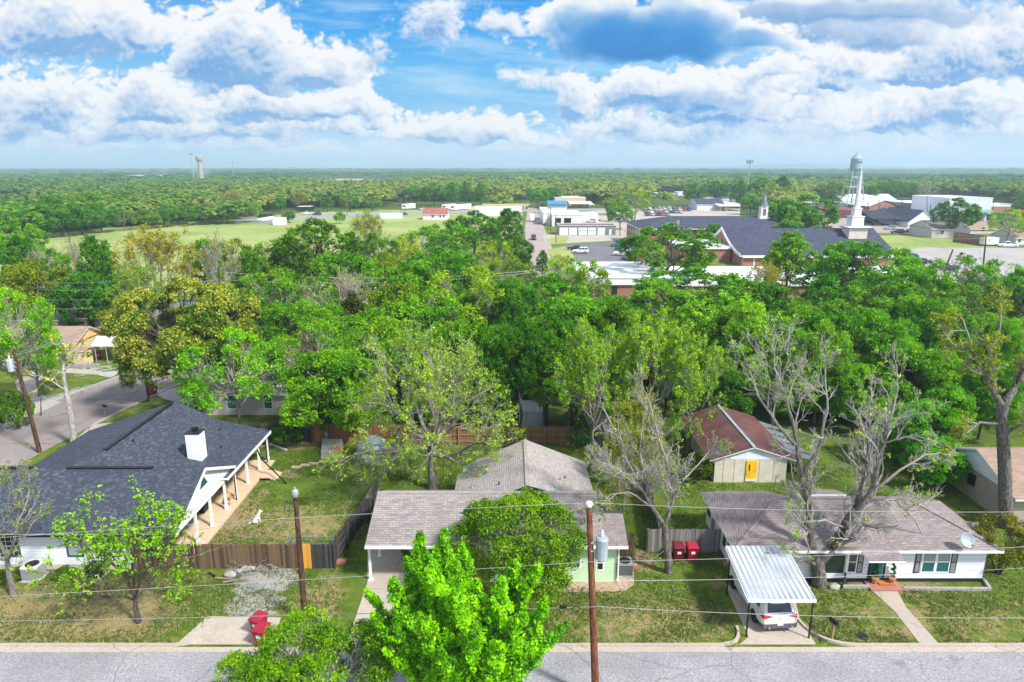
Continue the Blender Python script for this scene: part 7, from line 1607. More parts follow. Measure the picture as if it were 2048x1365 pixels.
# ================================================================ the town beyond the wood
def bld(name, label, cat, x0, x1, y0, y1, zt, wall, roof, parapet=.25, band=None, bandh=.8):
    o = thing(name, label, cat, ((x0 + x1) / 2, y0, 0)); m = MB(); m.box(x0, y0, 0, x1, y1, zt); m.build('wall', MT[wall], o)
    m = MB(); m.box(x0 - .08, y0 - .08, zt, x1 + .08, y1 + .08, zt + .08); m.build('roof', MT[roof], o)
    if parapet:
        m = MB()
        for q in ((x0 - .12, y0 - .12, x1 + .12, y0 + .1), (x0 - .12, y1 - .1, x1 + .12, y1 + .12), (x0 - .12, y0 + .1, x0 + .1, y1 - .1), (x1 - .1, y0 + .1, x1 + .12, y1 - .1)): m.box(q[0], q[1], zt + .082, q[2], q[3], zt + .082 + parapet)
        m.build('parapet', MT['white_trim'], o)
    if band: m = MB(); m.box(x0 - .15, y0 - .15, zt - bandh, x1 + .15, y0 - .02, zt + .05); m.build('fascia', MT[band], o)
    return o
def opn(o, x0, x1, z0, z1, y, mat, name='window', d=.04):
    m = MB(); m.box(x0, y - d, z0, x1, y - .004, z1); return m.build(name, MT[mat], o)
def pxr(a, b, py): Y = G(CX, py)[1]; return wx(a, py, Y), wx(b, py, Y), Y
def dims(a, b, py, pyt): x0, x1, Y = pxr(a, b, py); return x0, x1, Y, A(CX, pyt, Y)[2]
# row of garage doors
x0, x1, Y, zt = dims(1117, 1231, 471, 452); o = bld('garage_block', 'grey metal garage row with five white doors', 'garages', x0, x1, Y, Y + 9, zt, 'metal_grey', 'metal_brown', .15)
for (a, b) in ((1119, 1136), (1138, 1154), (1157, 1174), (1176, 1192), (1195, 1210)):
    d = opn(o, wx(a, 465, Y), wx(b, 465, Y), .1, zt * .80, Y, 'white', 'garage_door')
    if a in (1157, 1176): m = MB(); xa, xb = wx(a, 465, Y), wx(b, 465, Y); [m.box(xa + (xb - xa) * (u - .08), Y - .06, 1.5, xa + (xb - xa) * (u + .08), Y - .042, 1.75) for u in (.2, .5, .8)]; m.build('door_window', MT['glass'], d)
opn(o, wx(1218, 465, Y), wx(1223, 465, Y), .1, 2.2, Y, 'white', 'door')
# workshop
x0, x1, Y, zt = dims(1104, 1166, 453, 431); o = bld('workshop', 'white workshop with open service bays behind garage row', 'workshop', x0, x1, Y, Y + 28, zt, 'white', 'roof_white', .3)
opn(o, wx(1110, 445, Y), wx(1122, 445, Y), .1, 3.4, Y, 'black', 'bay_opening'); opn(o, wx(1128, 445, Y), wx(1142, 445, Y), .1, 3.4, Y, 'black', 'bay_opening'); opn(o, wx(1147, 445, Y), wx(1160, 445, Y), .1, 3.2, Y, 'white_trim', 'garage_door')
m = MB(); xa = wx(1086, 440, Y + 8); m.box(xa, Y + 6, 0, x0 - .02, Y + 48, zt + .6); m.build('wing', MT['white'], o); m = MB(); m.box(xa - .1, Y + 5.9, zt + .6, x0 - .0, Y + 48.1, zt + .72); m.build('roof', MT['roof_white'], o)
m = MB(); m.box(x1, Y + 22, 0, x1 + 9, Y + 36, zt - .8); m.build('wing', MT['white'], o)
x0, x1, Y, zt = dims(1098, 1134, 424, 409); o = bld('shop', 'low building with bright blue roof behind white workshop', 'shop', x0, x1, Y, Y + 18, zt, 'white', 'white', 0); m = MB(); m.slab([(x0 - .5, Y - 1, zt + .1), (x1 + .5, Y - 1, zt + .1), (x1 + .5, Y + 18, zt + 1.2), (x0 - .5, Y + 18, zt + 1.2)], .2); m.build('roof_sheet', m_paint('blue_roof', (.02, .22, .62), .5, .1), o)
x0, x1, Y, zt = dims(1110, 1171, 411, 397); o = bld('shop', 'tan shop with dark windows beside the brick kiosk', 'shop', x0, x1, Y, Y + 22, zt, 'tan_wall', 'cream_wall', .5)
for (a, b) in ((1113, 1123), (1133, 1144)): opn(o, wx(a, 405, Y), wx(b, 405, Y), .3, 2.6, Y, 'glass')
x0, x1, Y, zt = dims(1146, 1177, 416, 408); o = bld('kiosk', 'brick kiosk with wide pale flat roof near blue roof', 'kiosk', x0, x1, Y, Y + 10, zt, 'brick', 'cream_wall', 0); m = MB(); m.slab([(x0 - 2.5, Y - 2.5, zt + .1), (x1 + 2.5, Y - 2.5, zt + .1), (x1 + 2.5, Y + 11, zt + 1.), (x0 - 2.5, Y + 11, zt + 1.)], .3); m.build('canopy', MT['cream_wall'], o)
for (a, b) in ((1150, 1156), (1165, 1171)): opn(o, wx(a, 413, Y), wx(b, 413, Y), .8, 2.3, Y, 'glass_pale')
x0, x1, Y, zt = dims(1114, 1163, 376, 369); o = bld('barn', 'distant white metal barn among the far trees', 'barn', x0, x1, Y, Y + 30, zt, 'metal_white2', 'roof_white', 0)
# church
bk = MT['brick']
ch1 = thing('church_hall', 'long brick church hall with dark hipped roof', 'church hall', (60, 210, 0)); X0, Y0 = G(1281, 497); X1 = X0 + 44; ze, zr = 6.0, 8.8
m = MB(); m.box(X0, Y0, 0, X1, Y0 + 27, ze); m.build('wall', bk, ch1); m = MB(); yb = Y0 + 27; ym = Y0 + 13.5; xr = X0 + 11
m.slab([(X0 - .7, Y0 - .7, ze), (X1 + .7, Y0 - .7, ze), (X1 + .7, ym, zr), (xr, ym, zr)], .3, 0, 1); m.slab([(X0 - .7, yb + .7, ze), (X0 - .7, Y0 - .7, ze), (xr, ym, zr)], .3, 0, 1); m.slab([(xr, ym, zr), (X1 + .7, ym, zr), (X1 + .7, yb + .7, ze), (X0 - .7, yb + .7, ze)], .3, 0, 1); m.build('roof', [MT['shingle_church'], MT['white_trim']], ch1)
for k in range(6):
    yy = Y0 + 2 + k * 4.2; m = MB(); m.box(X0 - .1, yy, 0, X0 - .002, yy + .25, ze); m.build('pilaster', MT['white_trim'], ch1)
    for z in (1., 3.7): m = MB(); m.box(X0 - .06, yy + 1, z, X0 - .003, yy + 2.6, z + 1.5); m.build('window', MT['glass'], ch1)
for k in range(9):
    for z in (1., 3.7): opn(ch1, X0 + 3 + k * 5, X0 + 5 + k * 5, z, z + 1.6, Y0, 'glass')
m = MB(); X, Y = G(1355, 452, 7.); m.box(X - .4, Y - .4, 6.5, X + .4, Y + .4, 8.6); m.build('vent_stack', MT['grey_metal'], ch1)
sp1 = thing('steeple', 'small white steeple with grey pointed cap on the dark hall roof', 'steeple', (0, 0, 0)); Y = ym - 2; X = wx(1526, 430, Y); zb, z1, z2 = A(CX, 439, Y)[2], A(CX, 413, Y)[2], A(CX, 383, Y)[2]
m = MB(); m.box(X - 1.6, Y - 1.6, zb - 1.5, X + 1.6, Y + 1.6, zb + .7); m.build('base', MT['white'], sp1); m = MB(); m.box(X - 1.1, Y - 1.1, zb + .7, X + 1.1, Y + 1.1, z1); m.build('belfry', MT['white'], sp1); m = MB(); m.lathe([(1.5, z1), (1.25, z1 + .3), (.05, z2)], 8, (X, Y, 0)); m.build('spire', MT['metal_grey'], sp1); m = MB(); m.box(X - .45, Y - 1.13, zb + 1.2, X + .45, Y - 1.102, z1 - .8); m.build('louvre', m_paint('louvre_red', (.25, .10, .09)), sp1)
ch2 = thing('church', 'brick sanctuary with swooping dark roof and white eaves', 'church', (75, 171, 0)); X0, Y0, X1 = 57.4, 170.5, 98.0; ym, yb = 187.0, 203.5
prof = [(Y0 - .6, 2.7), (Y0 + 3, 3.1), (Y0 + 7.5, 4.3), (Y0 + 12, 6.0), (ym, 8.0)]; prof2 = [(2 * ym - y, z) for y, z in prof[::-1]]
m = MB()
for P in (prof, prof2):
    for (ya, za), (yb_, zb_) in zip(P[:-1], P[1:]): m.slab([(X0 - .5, ya, za), (X1, ya, za), (X1, yb_, zb_), (X0 - .5, yb_, zb_)], .3, 0, 1)
m.build('roof', [MT['shingle_church'], MT['white_trim']], ch2)
m = MB(); m.box(X0 + .3, Y0, 0, X1 - .3, yb, 2.5); m.build('wall', bk, ch2); m = MB(); gp = [(X0, y, z - .34) for y, z in prof + prof2[1:]] + [(X0, prof2[-1][0] - .4, 0), (X0, Y0 - .2, 0)]; m.extr(gp, (.28, 0, 0)); m.build('gable_wall', bk, ch2)
m = MB(); P = [(X0 - .55, y, z - .05) for y, z in prof + prof2[1:]]
for a, b in zip(P[:-1], P[1:]): m.beam(a, b, .12, .75)
m.box(X0, Y0 - .66, 2.1, X1, Y0 - .612, 2.75); m.build('fascia', MT['white_trim'], ch2)
for y in (Y0 + 9.5, ym): m = MB(); m.box(X0 - .12, y, 0, X0 - .002, y + .6, 5.); m.build('window_slit', MT['dark_trim'], ch2)
for k in range(5): m = MB(); m.box(X0 + 3 + k * 7.5, Y0 - .12, 0, X0 + 3.3 + k * 7.5, Y0 - .002, 2.4); m.build('downpipe', MT['white_trim'], ch2)
sp2 = thing('steeple', 'tall slender white spire on stepped white base', 'steeple', (0, 0, 0)); Y = ym - 3; X = wx(1707, 470, Y)
def zz(py): return A(CX, py, Y)[2]
m = MB(); m.box(X - 2.4, Y - 2.4, 3, X + 2.4, Y + 2.4, zz(455)); m.build('tower', MT['cream_wall'], sp2); m = MB(); m.loft([[(X - s * a, Y - s * a, z) if i == 0 else (X + s * a, Y - s * a, z) if i == 1 else (X + s * a, Y + s * a, z) if i == 2 else (X - s * a, Y + s * a, z) for i in range(4)] for a, z, s in ((2.6, zz(456), 1), (3.0, zz(454), 1), (2.6, zz(452), 1))]); m.build('cornice', MT['white'], sp2)
for (w_, a, b) in ((1.55, 452, 434), (.95, 434, 418)): m = MB(); m.box(X - w_, Y - w_, zz(a), X + w_, Y + w_, zz(b)); m.box(X - w_ - .12, Y - w_ - .12, zz(b), X + w_ + .12, Y + w_ + .12, zz(b) + .25); m.build('stage', MT['white'], sp2)
m = MB(); m.lathe([(.9, zz(418) + .25), (.62, zz(395)), (.04, zz(333))], 8, (X, Y, 0)); m.build('spire', MT['white'], sp2)
# white flat roofed hall and its wings
o = thing('church_annexe', 'low brick hall with big white flat roofs behind the trees', 'hall', (30, 125, 0))
for q in ((13.5, 125.5, 29.5, 146, 2.85), (30, 128, 84, 149, 2.2), (44, 178, 57, 196, 3.4)): m = MB(); m.box(q[0], q[1], 0, q[2], q[3], q[4]); m.build('wall', bk, o)
m = MB(); m.box(13.1, 125.1, 2.85, 29.9, 125.6, 4.1); m.box(12.7, 125.0, 4.1, 30.3, 146.5, 4.3); m.build('roof', MT['roof_white'], o); m = MB(); m.box(30.4, 127.6, 2.2, 84.4, 149.6, 2.9); m.build('roof', MT['roof_white'], o); m = MB(); m.box(43.6, 177.6, 3.4, 57.0, 196.5, 4.0); m.build('roof', MT['roof_white'], o)
for x in (24.2, 26.0, 27.8, 15.5, 18.5): opn(o, x, x + 1.1, .6, 2.5, 125.5, 'glass')
m = MB(); m.slab([(14, 147.5, .4), (34, 150, 2.4), (34, 150.3, 2.4), (14, 147.8, .4)], .9); m.build('ramp_wall', MT['white'], o)
m = MB(); 
for k in range(8): u = k / 7; m.tube([(14 + 20 * u, 147.6 + 2.5 * u, .4 + 2 * u), (14 + 20 * u, 147.6 + 2.5 * u, 1.4 + 2 * u)], .05, 5)
m.beam((14, 147.6, 1.4), (34, 150.1, 3.4), .07, .07); m.build('railing', MT['galv'], o)
# halls on the right
x0, x1, Y, zt = dims(1394, 1448, 421, 407); o = gable_house('church_hut', 'white hall with dark grey roof and pale canopy', x0, Y, x1, Y + 20, 3.4, 6.2, 'white', 'shingle_church', axis='x', cat='hall'); m = MB(); m.slab([(wx(1428, 418, Y), Y - 8, 2.9), (wx(1488, 418, Y), Y - 8, 2.7), (wx(1478, 412, Y), Y + 8, 4.), (wx(1430, 412, Y), Y + 8, 4.4)], .3); m.build('canopy', MT['cream_wall'], o)
for px in (1433, 1445, 1470): m = MB(); x = wx(px, 420, Y); m.tube([(x, Y - 7, 0), (x, Y - 7, 3.)], .15, 6); m.build('post', MT['white'], o)
x0, x1, Y, zt = dims(1425, 1470, 408, 401); bld('store', 'low pale store behind the white hall with canopy', 'store', x0, x1, Y, Y + 25, zt, 'white', 'metal_grey', .6)
x0, x1, Y, zt = dims(1664, 1735, 437, 421); o = bld('maroon_building', 'maroon metal building left and behind white spire', 'building', x0, x1, Y, Y + 30, zt, 'metal_brown', 'roof_white', 0); o.children[0].data.materials[0] = m_metal('maroon_metal', (.20, .03, .04), (.26, .05, .06), .4); opn(o, wx(1712, 430, Y), wx(1722, 430, Y), .2, 3.6, Y, 'black', 'bay_opening')
x0, x1, Y, zt = dims(1612, 1690, 418, 406); bld('store', 'long pale grey store behind the maroon building', 'store', x0, x1, Y, Y + 30, zt, 'metal_grey', 'metal_white2', 0)
x0, x1, Y, zt = dims(1690, 1800, 411, 406); gable_house('hall', 'long hall with light ribbed roof behind brick gable', x0, Y, x1, Y + 34, zt, zt + 5, 'white', 'metal_white2', axis='x', cat='hall')
x0, x1, Y, zt = dims(1738, 1797, 422, 413); gable_house('hall', 'brick hall whose wide low gable faces the road', x0, Y, x1, Y + 34, zt, A(CX, 401, Y)[2], 'brick', 'metal_white2', axis='y', cat='hall', gable='brick', trim='dark_trim')
o = thing('canopy_building', 'dark open-sided carport building with vehicles beneath', 'carport', (0, 0, 0)); x0, x1, Y, zt = dims(1742, 1813, 452, 437); m = MB(); m.slab([(x0 - 1, Y - 2, zt), (x1, Y - 2, zt - .3), (x1, Y + 18, zt + 2.2), (x0 + 4, Y + 18, zt + 2.2)], .3); m.build('roof', m_paint('charcoal_roof', (.03, .035, .05), .6), o); m = MB(); m.box(x0 + 4, Y + 16, 0, x1, Y + 17.8, zt + 1.6); m.box(x1 - 1.5, Y - 1.5, 0, x1 - .1, Y + 16, zt - .7); m.build('wall', MT['dark_trim'], o)
for u in (0, .3, .6): m = MB(); x = x0 + (x1 - x0) * u; m.tube([(x, Y - 1.5, 0), (x, Y - 1.5, zt - .2)], .15, 6); m.build('post', MT['dark_trim'], o)
x0, x1, Y, zt = dims(1790, 1850, 440, 432); bld('store', 'white flat roofed store behind the dark carport building', 'store', x0, x1, Y, Y + 25, zt, 'white', 'roof_white', 0)
x0, x1, Y, zt = dims(1815, 1872, 455, 444); gable_house('hall', 'white walled hall with dark blue-grey roof', x0, Y, x1, Y + 26, zt, zt + 4.6, 'siding_bluewhite', 'shingle_church', axis='y', cat='hall')
x0, x1, Y, zt = dims(1823, 1880, 425, 407); o = bld('metal_hall', 'grey metal hall with white roof by tall crossarm pole', 'hall', x0, x1, Y, Y + 30, zt, 'metal_grey', 'roof_white', 0)
x0, x1, Y, zt = dims(1893, 1978, 443, 398); o = bld('hall', 'tall white hall with green porch roof behind big tree', 'hall', x0, x1, Y, Y + 30, zt, 'siding_bluewhite', 'roof_white', .4); m = MB(); m.slab([(x0, Y - 4, 4.2), (x1, Y - 4, 4.2), (x1, Y - .2, 5.2), (x0, Y - .2, 5.2)], .25); m.build('porch_roof', m_paint('green_roof', (.16, .30, .22), .6), o)
for k in range(6): opn(o, x0 + 3 + k * 5, x0 + 6 + k * 5, .5, 3.2, Y, 'glass')
x0, x1, Y, zt = dims(1976, 2060, 425, 414); bld('store', 'low reddish store at the right edge of town', 'store', x0, x1, Y, Y + 25, zt, 'brick', 'cream_wall', .8)
x0, x1, Y, zt = dims(1862, 1908, 477, 458); gable_house('house', 'grey board house with small white window by flat trailer', x0, Y, x1, Y + 14, zt, zt + 2.4, 'siding_beige', 'shingle_grey', wins=[(wx(1880, 470, Y), wx(1887, 470, Y), 1.4, 2.6, 'glass')])
x0, x1, Y, zt = dims(1940, 1990, 468, 458); gable_house('house', 'grey house with brown roof behind the red-brown fence', x0, Y, x1, Y + 12, zt, zt + 2.4, 'siding_beige', 'shingle_tan', wins=[(wx(1962, 464, Y), wx(1969, 464, Y), 1., 2.4, 'glass')])
x0, x1, Y, zt = dims(2030, 2100, 490, 476); gable_house('house', 'white cottage at the right edge beside white pickup', x0, Y, x1, Y + 12, zt, zt + 2.4, 'white', 'shingle_tan', wins=[(wx(2036, 484, Y), wx(2041, 484, Y), .8, 2.2, 'glass')])
fence('red-brown tall fence beside the white box trailer', [G(1906, 484), G(1966, 492)], 3.2, 'fence_red', board=.3, posts=5.)
tr = thing('box_trailer', 'white enclosed box trailer on the lot edge', 'trailer', (0, 0, 0)); x0, x1, Y = pxr(1967, 1996, 493); m = MB(); m.box(x0, Y, .5, x1, Y + 2.3, 2.7); m.build('box', MT['white'], tr); opn(tr, x0 + 1.6, x0 + 2.3, .7, 2.4, Y, 'white_trim', 'door')
for x in (x0 + .6, x1 - .8): m = MB(); m.lathe([(.35, -.1), (.35, .1)], 12, M=Matrix.Translation((x, Y + .1, .35)) @ Matrix.Rotation(math.pi / 2, 4, 'X')); m.build('wheel', MT['rubber'], tr)
ft_ = thing('flat_trailer', 'long empty flatbed trailer beside grey board house', 'trailer', (0, 0, 0)); x0, x1, Y = pxr(1851, 1884, 474); m = MB(); m.box(x0, Y, .7, x1, Y + 2.3, .9); m.build('deck', MT['dark_trim'], ft_)
for x in (x0 + .8, x1 - 1.2): m = MB(); m.lathe([(.4, -.1), (.4, .1)], 12, M=Matrix.Translation((x, Y + .1, .4)) @ Matrix.Rotation(math.pi / 2, 4, 'X')); m.build('wheel', MT['rubber'], ft_)
# meadow side
x0, x1, Y, zt = dims(846, 894, 440, 429); gable_house('house', 'small white house with rusty red roof in the meadow', x0, Y, x1, Y + 12, zt, zt + 2.6, 'white', 'shingle_red', axis='x', wins=[(wx(863, 435, Y), wx(868, 435, Y), 1., 2.2, 'glass'), (wx(879, 435, Y), wx(882, 435, Y), 1., 2.2, 'glass'), (wx(886, 435, Y), wx(889, 435, Y), 1., 2.2, 'glass')])
x0, x1, Y, zt = dims(759, 803, 438, 428); bld('container', 'white container hut standing in the meadow', 'container', x0, x1, Y, Y + 4, zt, 'metal_white2', 'roof_white', 0)
x0, x1, Y, zt = dims(950, 1043, 432, 417); bld('shed', 'long white shed with flat roof left of pale road', 'shed', x0, x1, Y, Y + 14, zt, 'white', 'roof_white', 0)
def rv(px, py, L, label):
    X, Y = G(px, py); o = thing('caravan', label, 'caravan', (X, Y, 0)); m = MB(); m.loft([[(X - 1.2, Y, .6), (X + 1.2, Y, .6), (X + 1.2, Y, 3.2), (X - 1.2, Y, 3.2)], [(X - 1.2 + L * .45, Y + L * .8, .6), (X + 1.2 + L * .45, Y + L * .8, .6), (X + 1.2 + L * .45, Y + L * .8, 3.3), (X - 1.2 + L * .45, Y + L * .8, 3.3)]]); m.build('body', MT['white'], o); m = MB(); m.box(X - .8, Y - .03, 1.6, X + .8, Y - .004, 2.5); m.build('window', MT['glass'], o)
    for k in (.3, .6): m = MB(); m.lathe([(.38, -.12), (.38, .12)], 12, M=Matrix.Translation((X - 1.1 + L * .45 * k, Y + L * .8 * k, .38)) @ Matrix.Rotation(math.pi / 2, 4, 'Y')); m.build('wheel', MT['rubber'], o)
rv(888, 421, 11, 'white caravan, left one beside the far road'); rv(918, 421, 12, 'white caravan, right one beside the far road'); rv(905, 422, 8, 'shorter white caravan between two larger ones'); rv(808, 420, 10, 'grey-white caravan behind pole with transformer')
def wallrun(name, label, pts, h, mat, w_=.2):
    m = MB()
    for a, b in zip(pts[:-1], pts[1:]): A_, B_ = G(*a), G(*b); m.beam((A_[0], A_[1], h / 2), (B_[0], B_[1], h / 2), w_, h)
    tag(m.build(name, MT[mat]), label, 'wall')
wallrun('yard_wall', 'low white wall around the yard in the meadow', [(548, 438), (502, 446), (549, 450)], 1.4, 'white'); X, Y = G(557, 451); bld('hut', 'small white hut at the corner of white yard wall', 'hut', X - 2.4, X + 2.4, Y, Y + 4, 3., 'white', 'roof_white', 0)
x0, x1, Y, zt = dims(594, 620, 423, 414); o = bld('cabin', 'dark cabin with pale sloping canopy at wood edge', 'cabin', x0, x1, Y, Y + 9, zt, 'dark_trim', 'cream_wall', 0); opn(o, x0 + 1, x0 + 4, .8, 2.4, Y, 'glass')
x0, x1, Y, zt = dims(234, 270, 414, 407); gable_house('house', 'far brick house with red roof among trees', x0, Y, x1, Y + 12, zt, zt + 4.5, 'brick_tan', 'shingle_red')
x0, x1, Y, zt = dims(252, 322, 357, 351.5); bld('warehouse', 'far tan warehouse among the left treetops', 'warehouse', x0, x1, Y, Y + 50, zt, 'tan_wall', 'roof_white', 0)
for (a, b, pb, pt, lab) in ((1304, 1330, 394, 388, 'pale far building left in the trading lot'), (1332, 1352, 396, 390, 'low dark-topped shed in the trading lot'), (1355, 1372, 392, 386, 'far white shed right in the trading lot'), (1508, 1540, 367, 361, 'far white building beyond the cell tower'), (1390, 1400, 384, 380, 'tiny white far house between treetops'), (1600, 1612, 372, 369, 'tiny pale far building left of the hay strip'), (1985, 2000, 372, 368, 'tiny white far house at right woods')):
    x0, x1, Y, zt = dims(a, b, pb, pt); bld('far_building', lab, 'building', x0, x1, Y, Y + 14, max(3, zt), 'white', 'roof_white', 0)
# towers
wt_ = thing('water_tower', 'old silver water tower with conical cap and dark lettering', 'water tower', (0, 0, 0)); Y = G(CX, 417)[1]; X = wx(1712, 330, Y)
def z4(py): return A(CX, py, Y)[2]
rt_ = wx(1722.6, 330, Y) - X; m = MB(); m.lathe([(rt_, z4(338)), (rt_, z4(318))], 28, (X, Y, 0)); tk_ = m.build('tank', MT['tower_paint'], wt_, smooth=False); m = MB(); m.lathe([(rt_ * 1.08, z4(318)), (rt_ * 1.05, z4(317.6)), (.35, z4(307)), (.25, z4(305)), (.02, z4(304))], 28, (X, Y, 0)); m.build('cap', MT['tower_paint'], wt_); m = MB(); m.lathe([(.4, z4(346)), (rt_ * .6, z4(344.3)), (rt_ * .92, z4(341)), (rt_, z4(338))], 28, (X, Y, 0)); m.build('bowl', MT['tower_paint'], wt_); m = MB(); m.lathe([(rt_ * 1.18, z4(338)), (rt_ * 1.18, z4(337.6)), (rt_ * 1.0, z4(337.6))], 28, (X, Y, 0)); m.build('walkway', MT['tower_paint'], wt_)
m = MB(); m.tube([(X, Y, 0), (X, Y, z4(345))], .45, 10); m.build('riser', MT['tower_paint'], wt_)
LG = []
for (a, b) in ((-1, -1), (1, -1), (1, 1), (-1, 1)):
    T_ = Vector((X + a * rt_ * .78, Y + b * rt_ * .78, z4(339))); B_ = Vector((X + a * rt_ * 1.7, Y + b * rt_ * 1.7, 0)); LG.append((B_, T_)); m = MB(); m.tube([B_, T_], .28, 8); m.build('leg', MT['galv'], wt_)
m = MB()
for u in (.28, .55, .8):
    for i in range(4): m.tube([LG[i][0].lerp(LG[i][1], u), LG[(i + 1) % 4][0].lerp(LG[(i + 1) % 4][1], u)], .10, 6)
m.build('brace', MT['galv'], wt_)
def lettering(txt, cx, cy, cz, r, hgt, parent, mat, a0, step):
    vs, fs = [], []
    for i, ch in enumerate(txt):
        cu = bpy.data.curves.new('t', 'FONT'); cu.body = ch; cu.size = hgt * 1.35; cu.align_x = 'CENTER'; cu.extrude = .02
        ob = bpy.data.objects.new('t', cu); COL.objects.link(ob); dg = bpy.context.evaluated_depsgraph_get(); me = bpy.data.meshes.new_from_object(ob.evaluated_get(dg)); bpy.data.objects.remove(ob)
        a = a0 + i * step; M_ = Matrix.Translation((cx + r * math.sin(a), cy - r * math.cos(a), cz)) @ Matrix.Rotation(a, 4, 'Z') @ Matrix.Rotation(math.pi / 2, 4, 'X'); n = len(vs)
        vs += [M_ @ v.co for v in me.vertices]; fs += [[q + n for q in p.vertices] for p in me.polygons]
    m = MB(); m.add(vs, fs); return m.build('lettering', mat, parent)
lettering('CANTON', X, Y, z4(327), rt_ + .04, 1.25, wt_, MT['dark_trim'], -.42, .34)
st_ = thing('standpipe_tower', 'far mushroom-shaped concrete water tower on left horizon', 'water tower', (0, 0, 0)); Y = 1150.; X = wx(400, 330, Y); k_ = wx(401, 330, Y) - X
m = MB(); m.lathe([(k_ * 4.6, 0), (k_ * 4.4, z4(330) * 0 + A(CX, 325, Y)[2])], 20, (X, Y, 0)); m.build('shaft', MT['concrete_grey'], st_); m = MB(); zt = A(CX, 312, Y)[2]; zq = A(CX, 325, Y)[2]; m.lathe([(k_ * 4.4, zq), (k_ * 6.9, zq + (zt - zq) * .4), (k_ * 7.2, zq + (zt - zq) * .7), (k_ * 6.6, zt), (.1, zt + .8)], 20, (X, Y, 0)); m.build('tank', MT['concrete_grey'], st_)
def mast(px, pb, pt, label, head, Y, r=.5):
    X, _, _ = A(px, pb, Y); zt = A(px, pt, Y)[2]; o = thing('mast', label, 'mast', (X, Y, 0)); m = MB(); m.tube([(X, Y, 0), (X, Y, zt)], [r, r * .6], 8); m.build('shaft', MT['galv'], o)
    if head:
        m = MB()
        for k in range(6): a = k * 1.047; m.box(X + 1.9 * math.cos(a) - .3, Y + 1.9 * math.sin(a) - .3, zt - 2.4, X + 1.9 * math.cos(a) + .3, Y + 1.9 * math.sin(a) + .3, zt + .1)
        m.build('antenna', MT['grey_metal'], o); m = MB(); m.lathe([(2.0, zt - 1.5), (2.0, zt - 1.3)], 12, (X, Y, 0)); m.build('platform', MT['grey_metal'], o)
    return o
mast(1496, 370, 320, 'cell tower with ring of antennas on right horizon', True, 480, .45); mast(387, 352, 307, 'thin far mast with dish beside mushroom water tower', True, 1000, .8); mast(467, 345, 324, 'small far antenna mast on the horizon', True, 1500, .9); mast(1342, 352, 336, 'faint white far mast on horizon centre-right', False, 1400, 1.4)
# ================================================================ the far trees
def inside(x, y, poly):
    c_ = False; n = len(poly)
    for i in range(n):
        x1, y1 = poly[i]; x2, y2 = poly[(i + 1) % n]
        if (y1 > y) != (y2 > y) and x < (x2 - x1) * (y - y1) / (y2 - y1) + x1: c_ = not c_
    return c_
def pix(x, y, z=0.):
    z -= H; f = y * CT - z * ST; u = y * ST + z * CT
    return CX + F * x / f, CY - F * u / f
OPEN = [  # ground kept clear of trees, in photo points
    [(40, 520), (60, 478), (235, 456), (500, 446), (640, 432), (1060, 428), (1060, 520), (600, 500), (400, 560), (100, 640)],
    [(1030, 640), (1040, 400), (1085, 400), (1310, 418), (1500, 412), (1560, 440), (1800, 500), (1780, 620), (1150, 640)],
    [(1560, 440), (1640, 404), (1720, 396), (1980, 396), (2060, 420), (2400, 440), (2400, 640), (1700, 640)],
    [(590, 374), (612, 359), (700, 356), (825, 360), (815, 373), (740, 379)], [(860, 424), (960, 405), (1070, 404), (1070, 424)], [(-400, 418), (-400, 398), (85, 394), (100, 404), (20, 420)],
    [(1590, 368), (1720, 359), (1900, 361), (1860, 372)], [(1290, 415), (1300, 386), (1500, 384), (1500, 418)], [(700, 432), (780, 405), (960, 405), (960, 432)], [(800, 440), (1000, 404), (1000, 440)], [(460, 452), (520, 424), (640, 414), (760, 420), (840, 436), (640, 444)], [(1100, 372), (1170, 362), (1175, 380), (1100, 382)], [(370, 370), (380, 345), (430, 345), (430, 372)], [(225, 356), (350, 347), (360, 358), (240, 364)], [(215, 412), (270, 404), (290, 420), (215, 424)]]
MARKS = [(30, 405, 'the pale clearing at left'), (238, 412, 'the far red-roofed house'), (400, 350, 'the tall standpipe tower'), (330, 352, 'the far tan warehouse'), (560, 435, 'the white yard wall'), (610, 418, 'the dark carport cabin'), (700, 428, 'the cars on the far road'), (715, 366, 'the pale hay field'), (780, 433, 'the white container'), (868, 432, 'the white red-roofed house'), (900, 413, 'the parked trailers'), (1000, 415, 'the long white shed'), (1140, 370, 'the distant white barn'), (1140, 400, 'the tan shop'), (1120, 430, 'the white workshop'), (1175, 460, 'the row of garage doors'), (1340, 430, 'the packed car lot'), (1435, 420, 'the white hall with canopy'), (1496, 345, 'the cell tower'), (1526, 420, 'the small grey steeple'), (1706, 420, 'the white spire'), (1713, 360, 'the old water tower'), (1770, 412, 'the brick gable hall'), (1860, 415, 'the grey metal hall'), (1940, 410, 'the tall white hall'), (2000, 480, 'the white box trailer'), (1900, 465, 'the grey wooden house')]
def cname(c):
    r, g, b = c
    if r > .2: return 'yellowish'
    if r > .13 and g > .2: return 'lime green'
    if b > .045: return 'blue-green'
    if g < .13: return 'dark green'
    if r > .1: return 'olive green'
    return 'mid green'
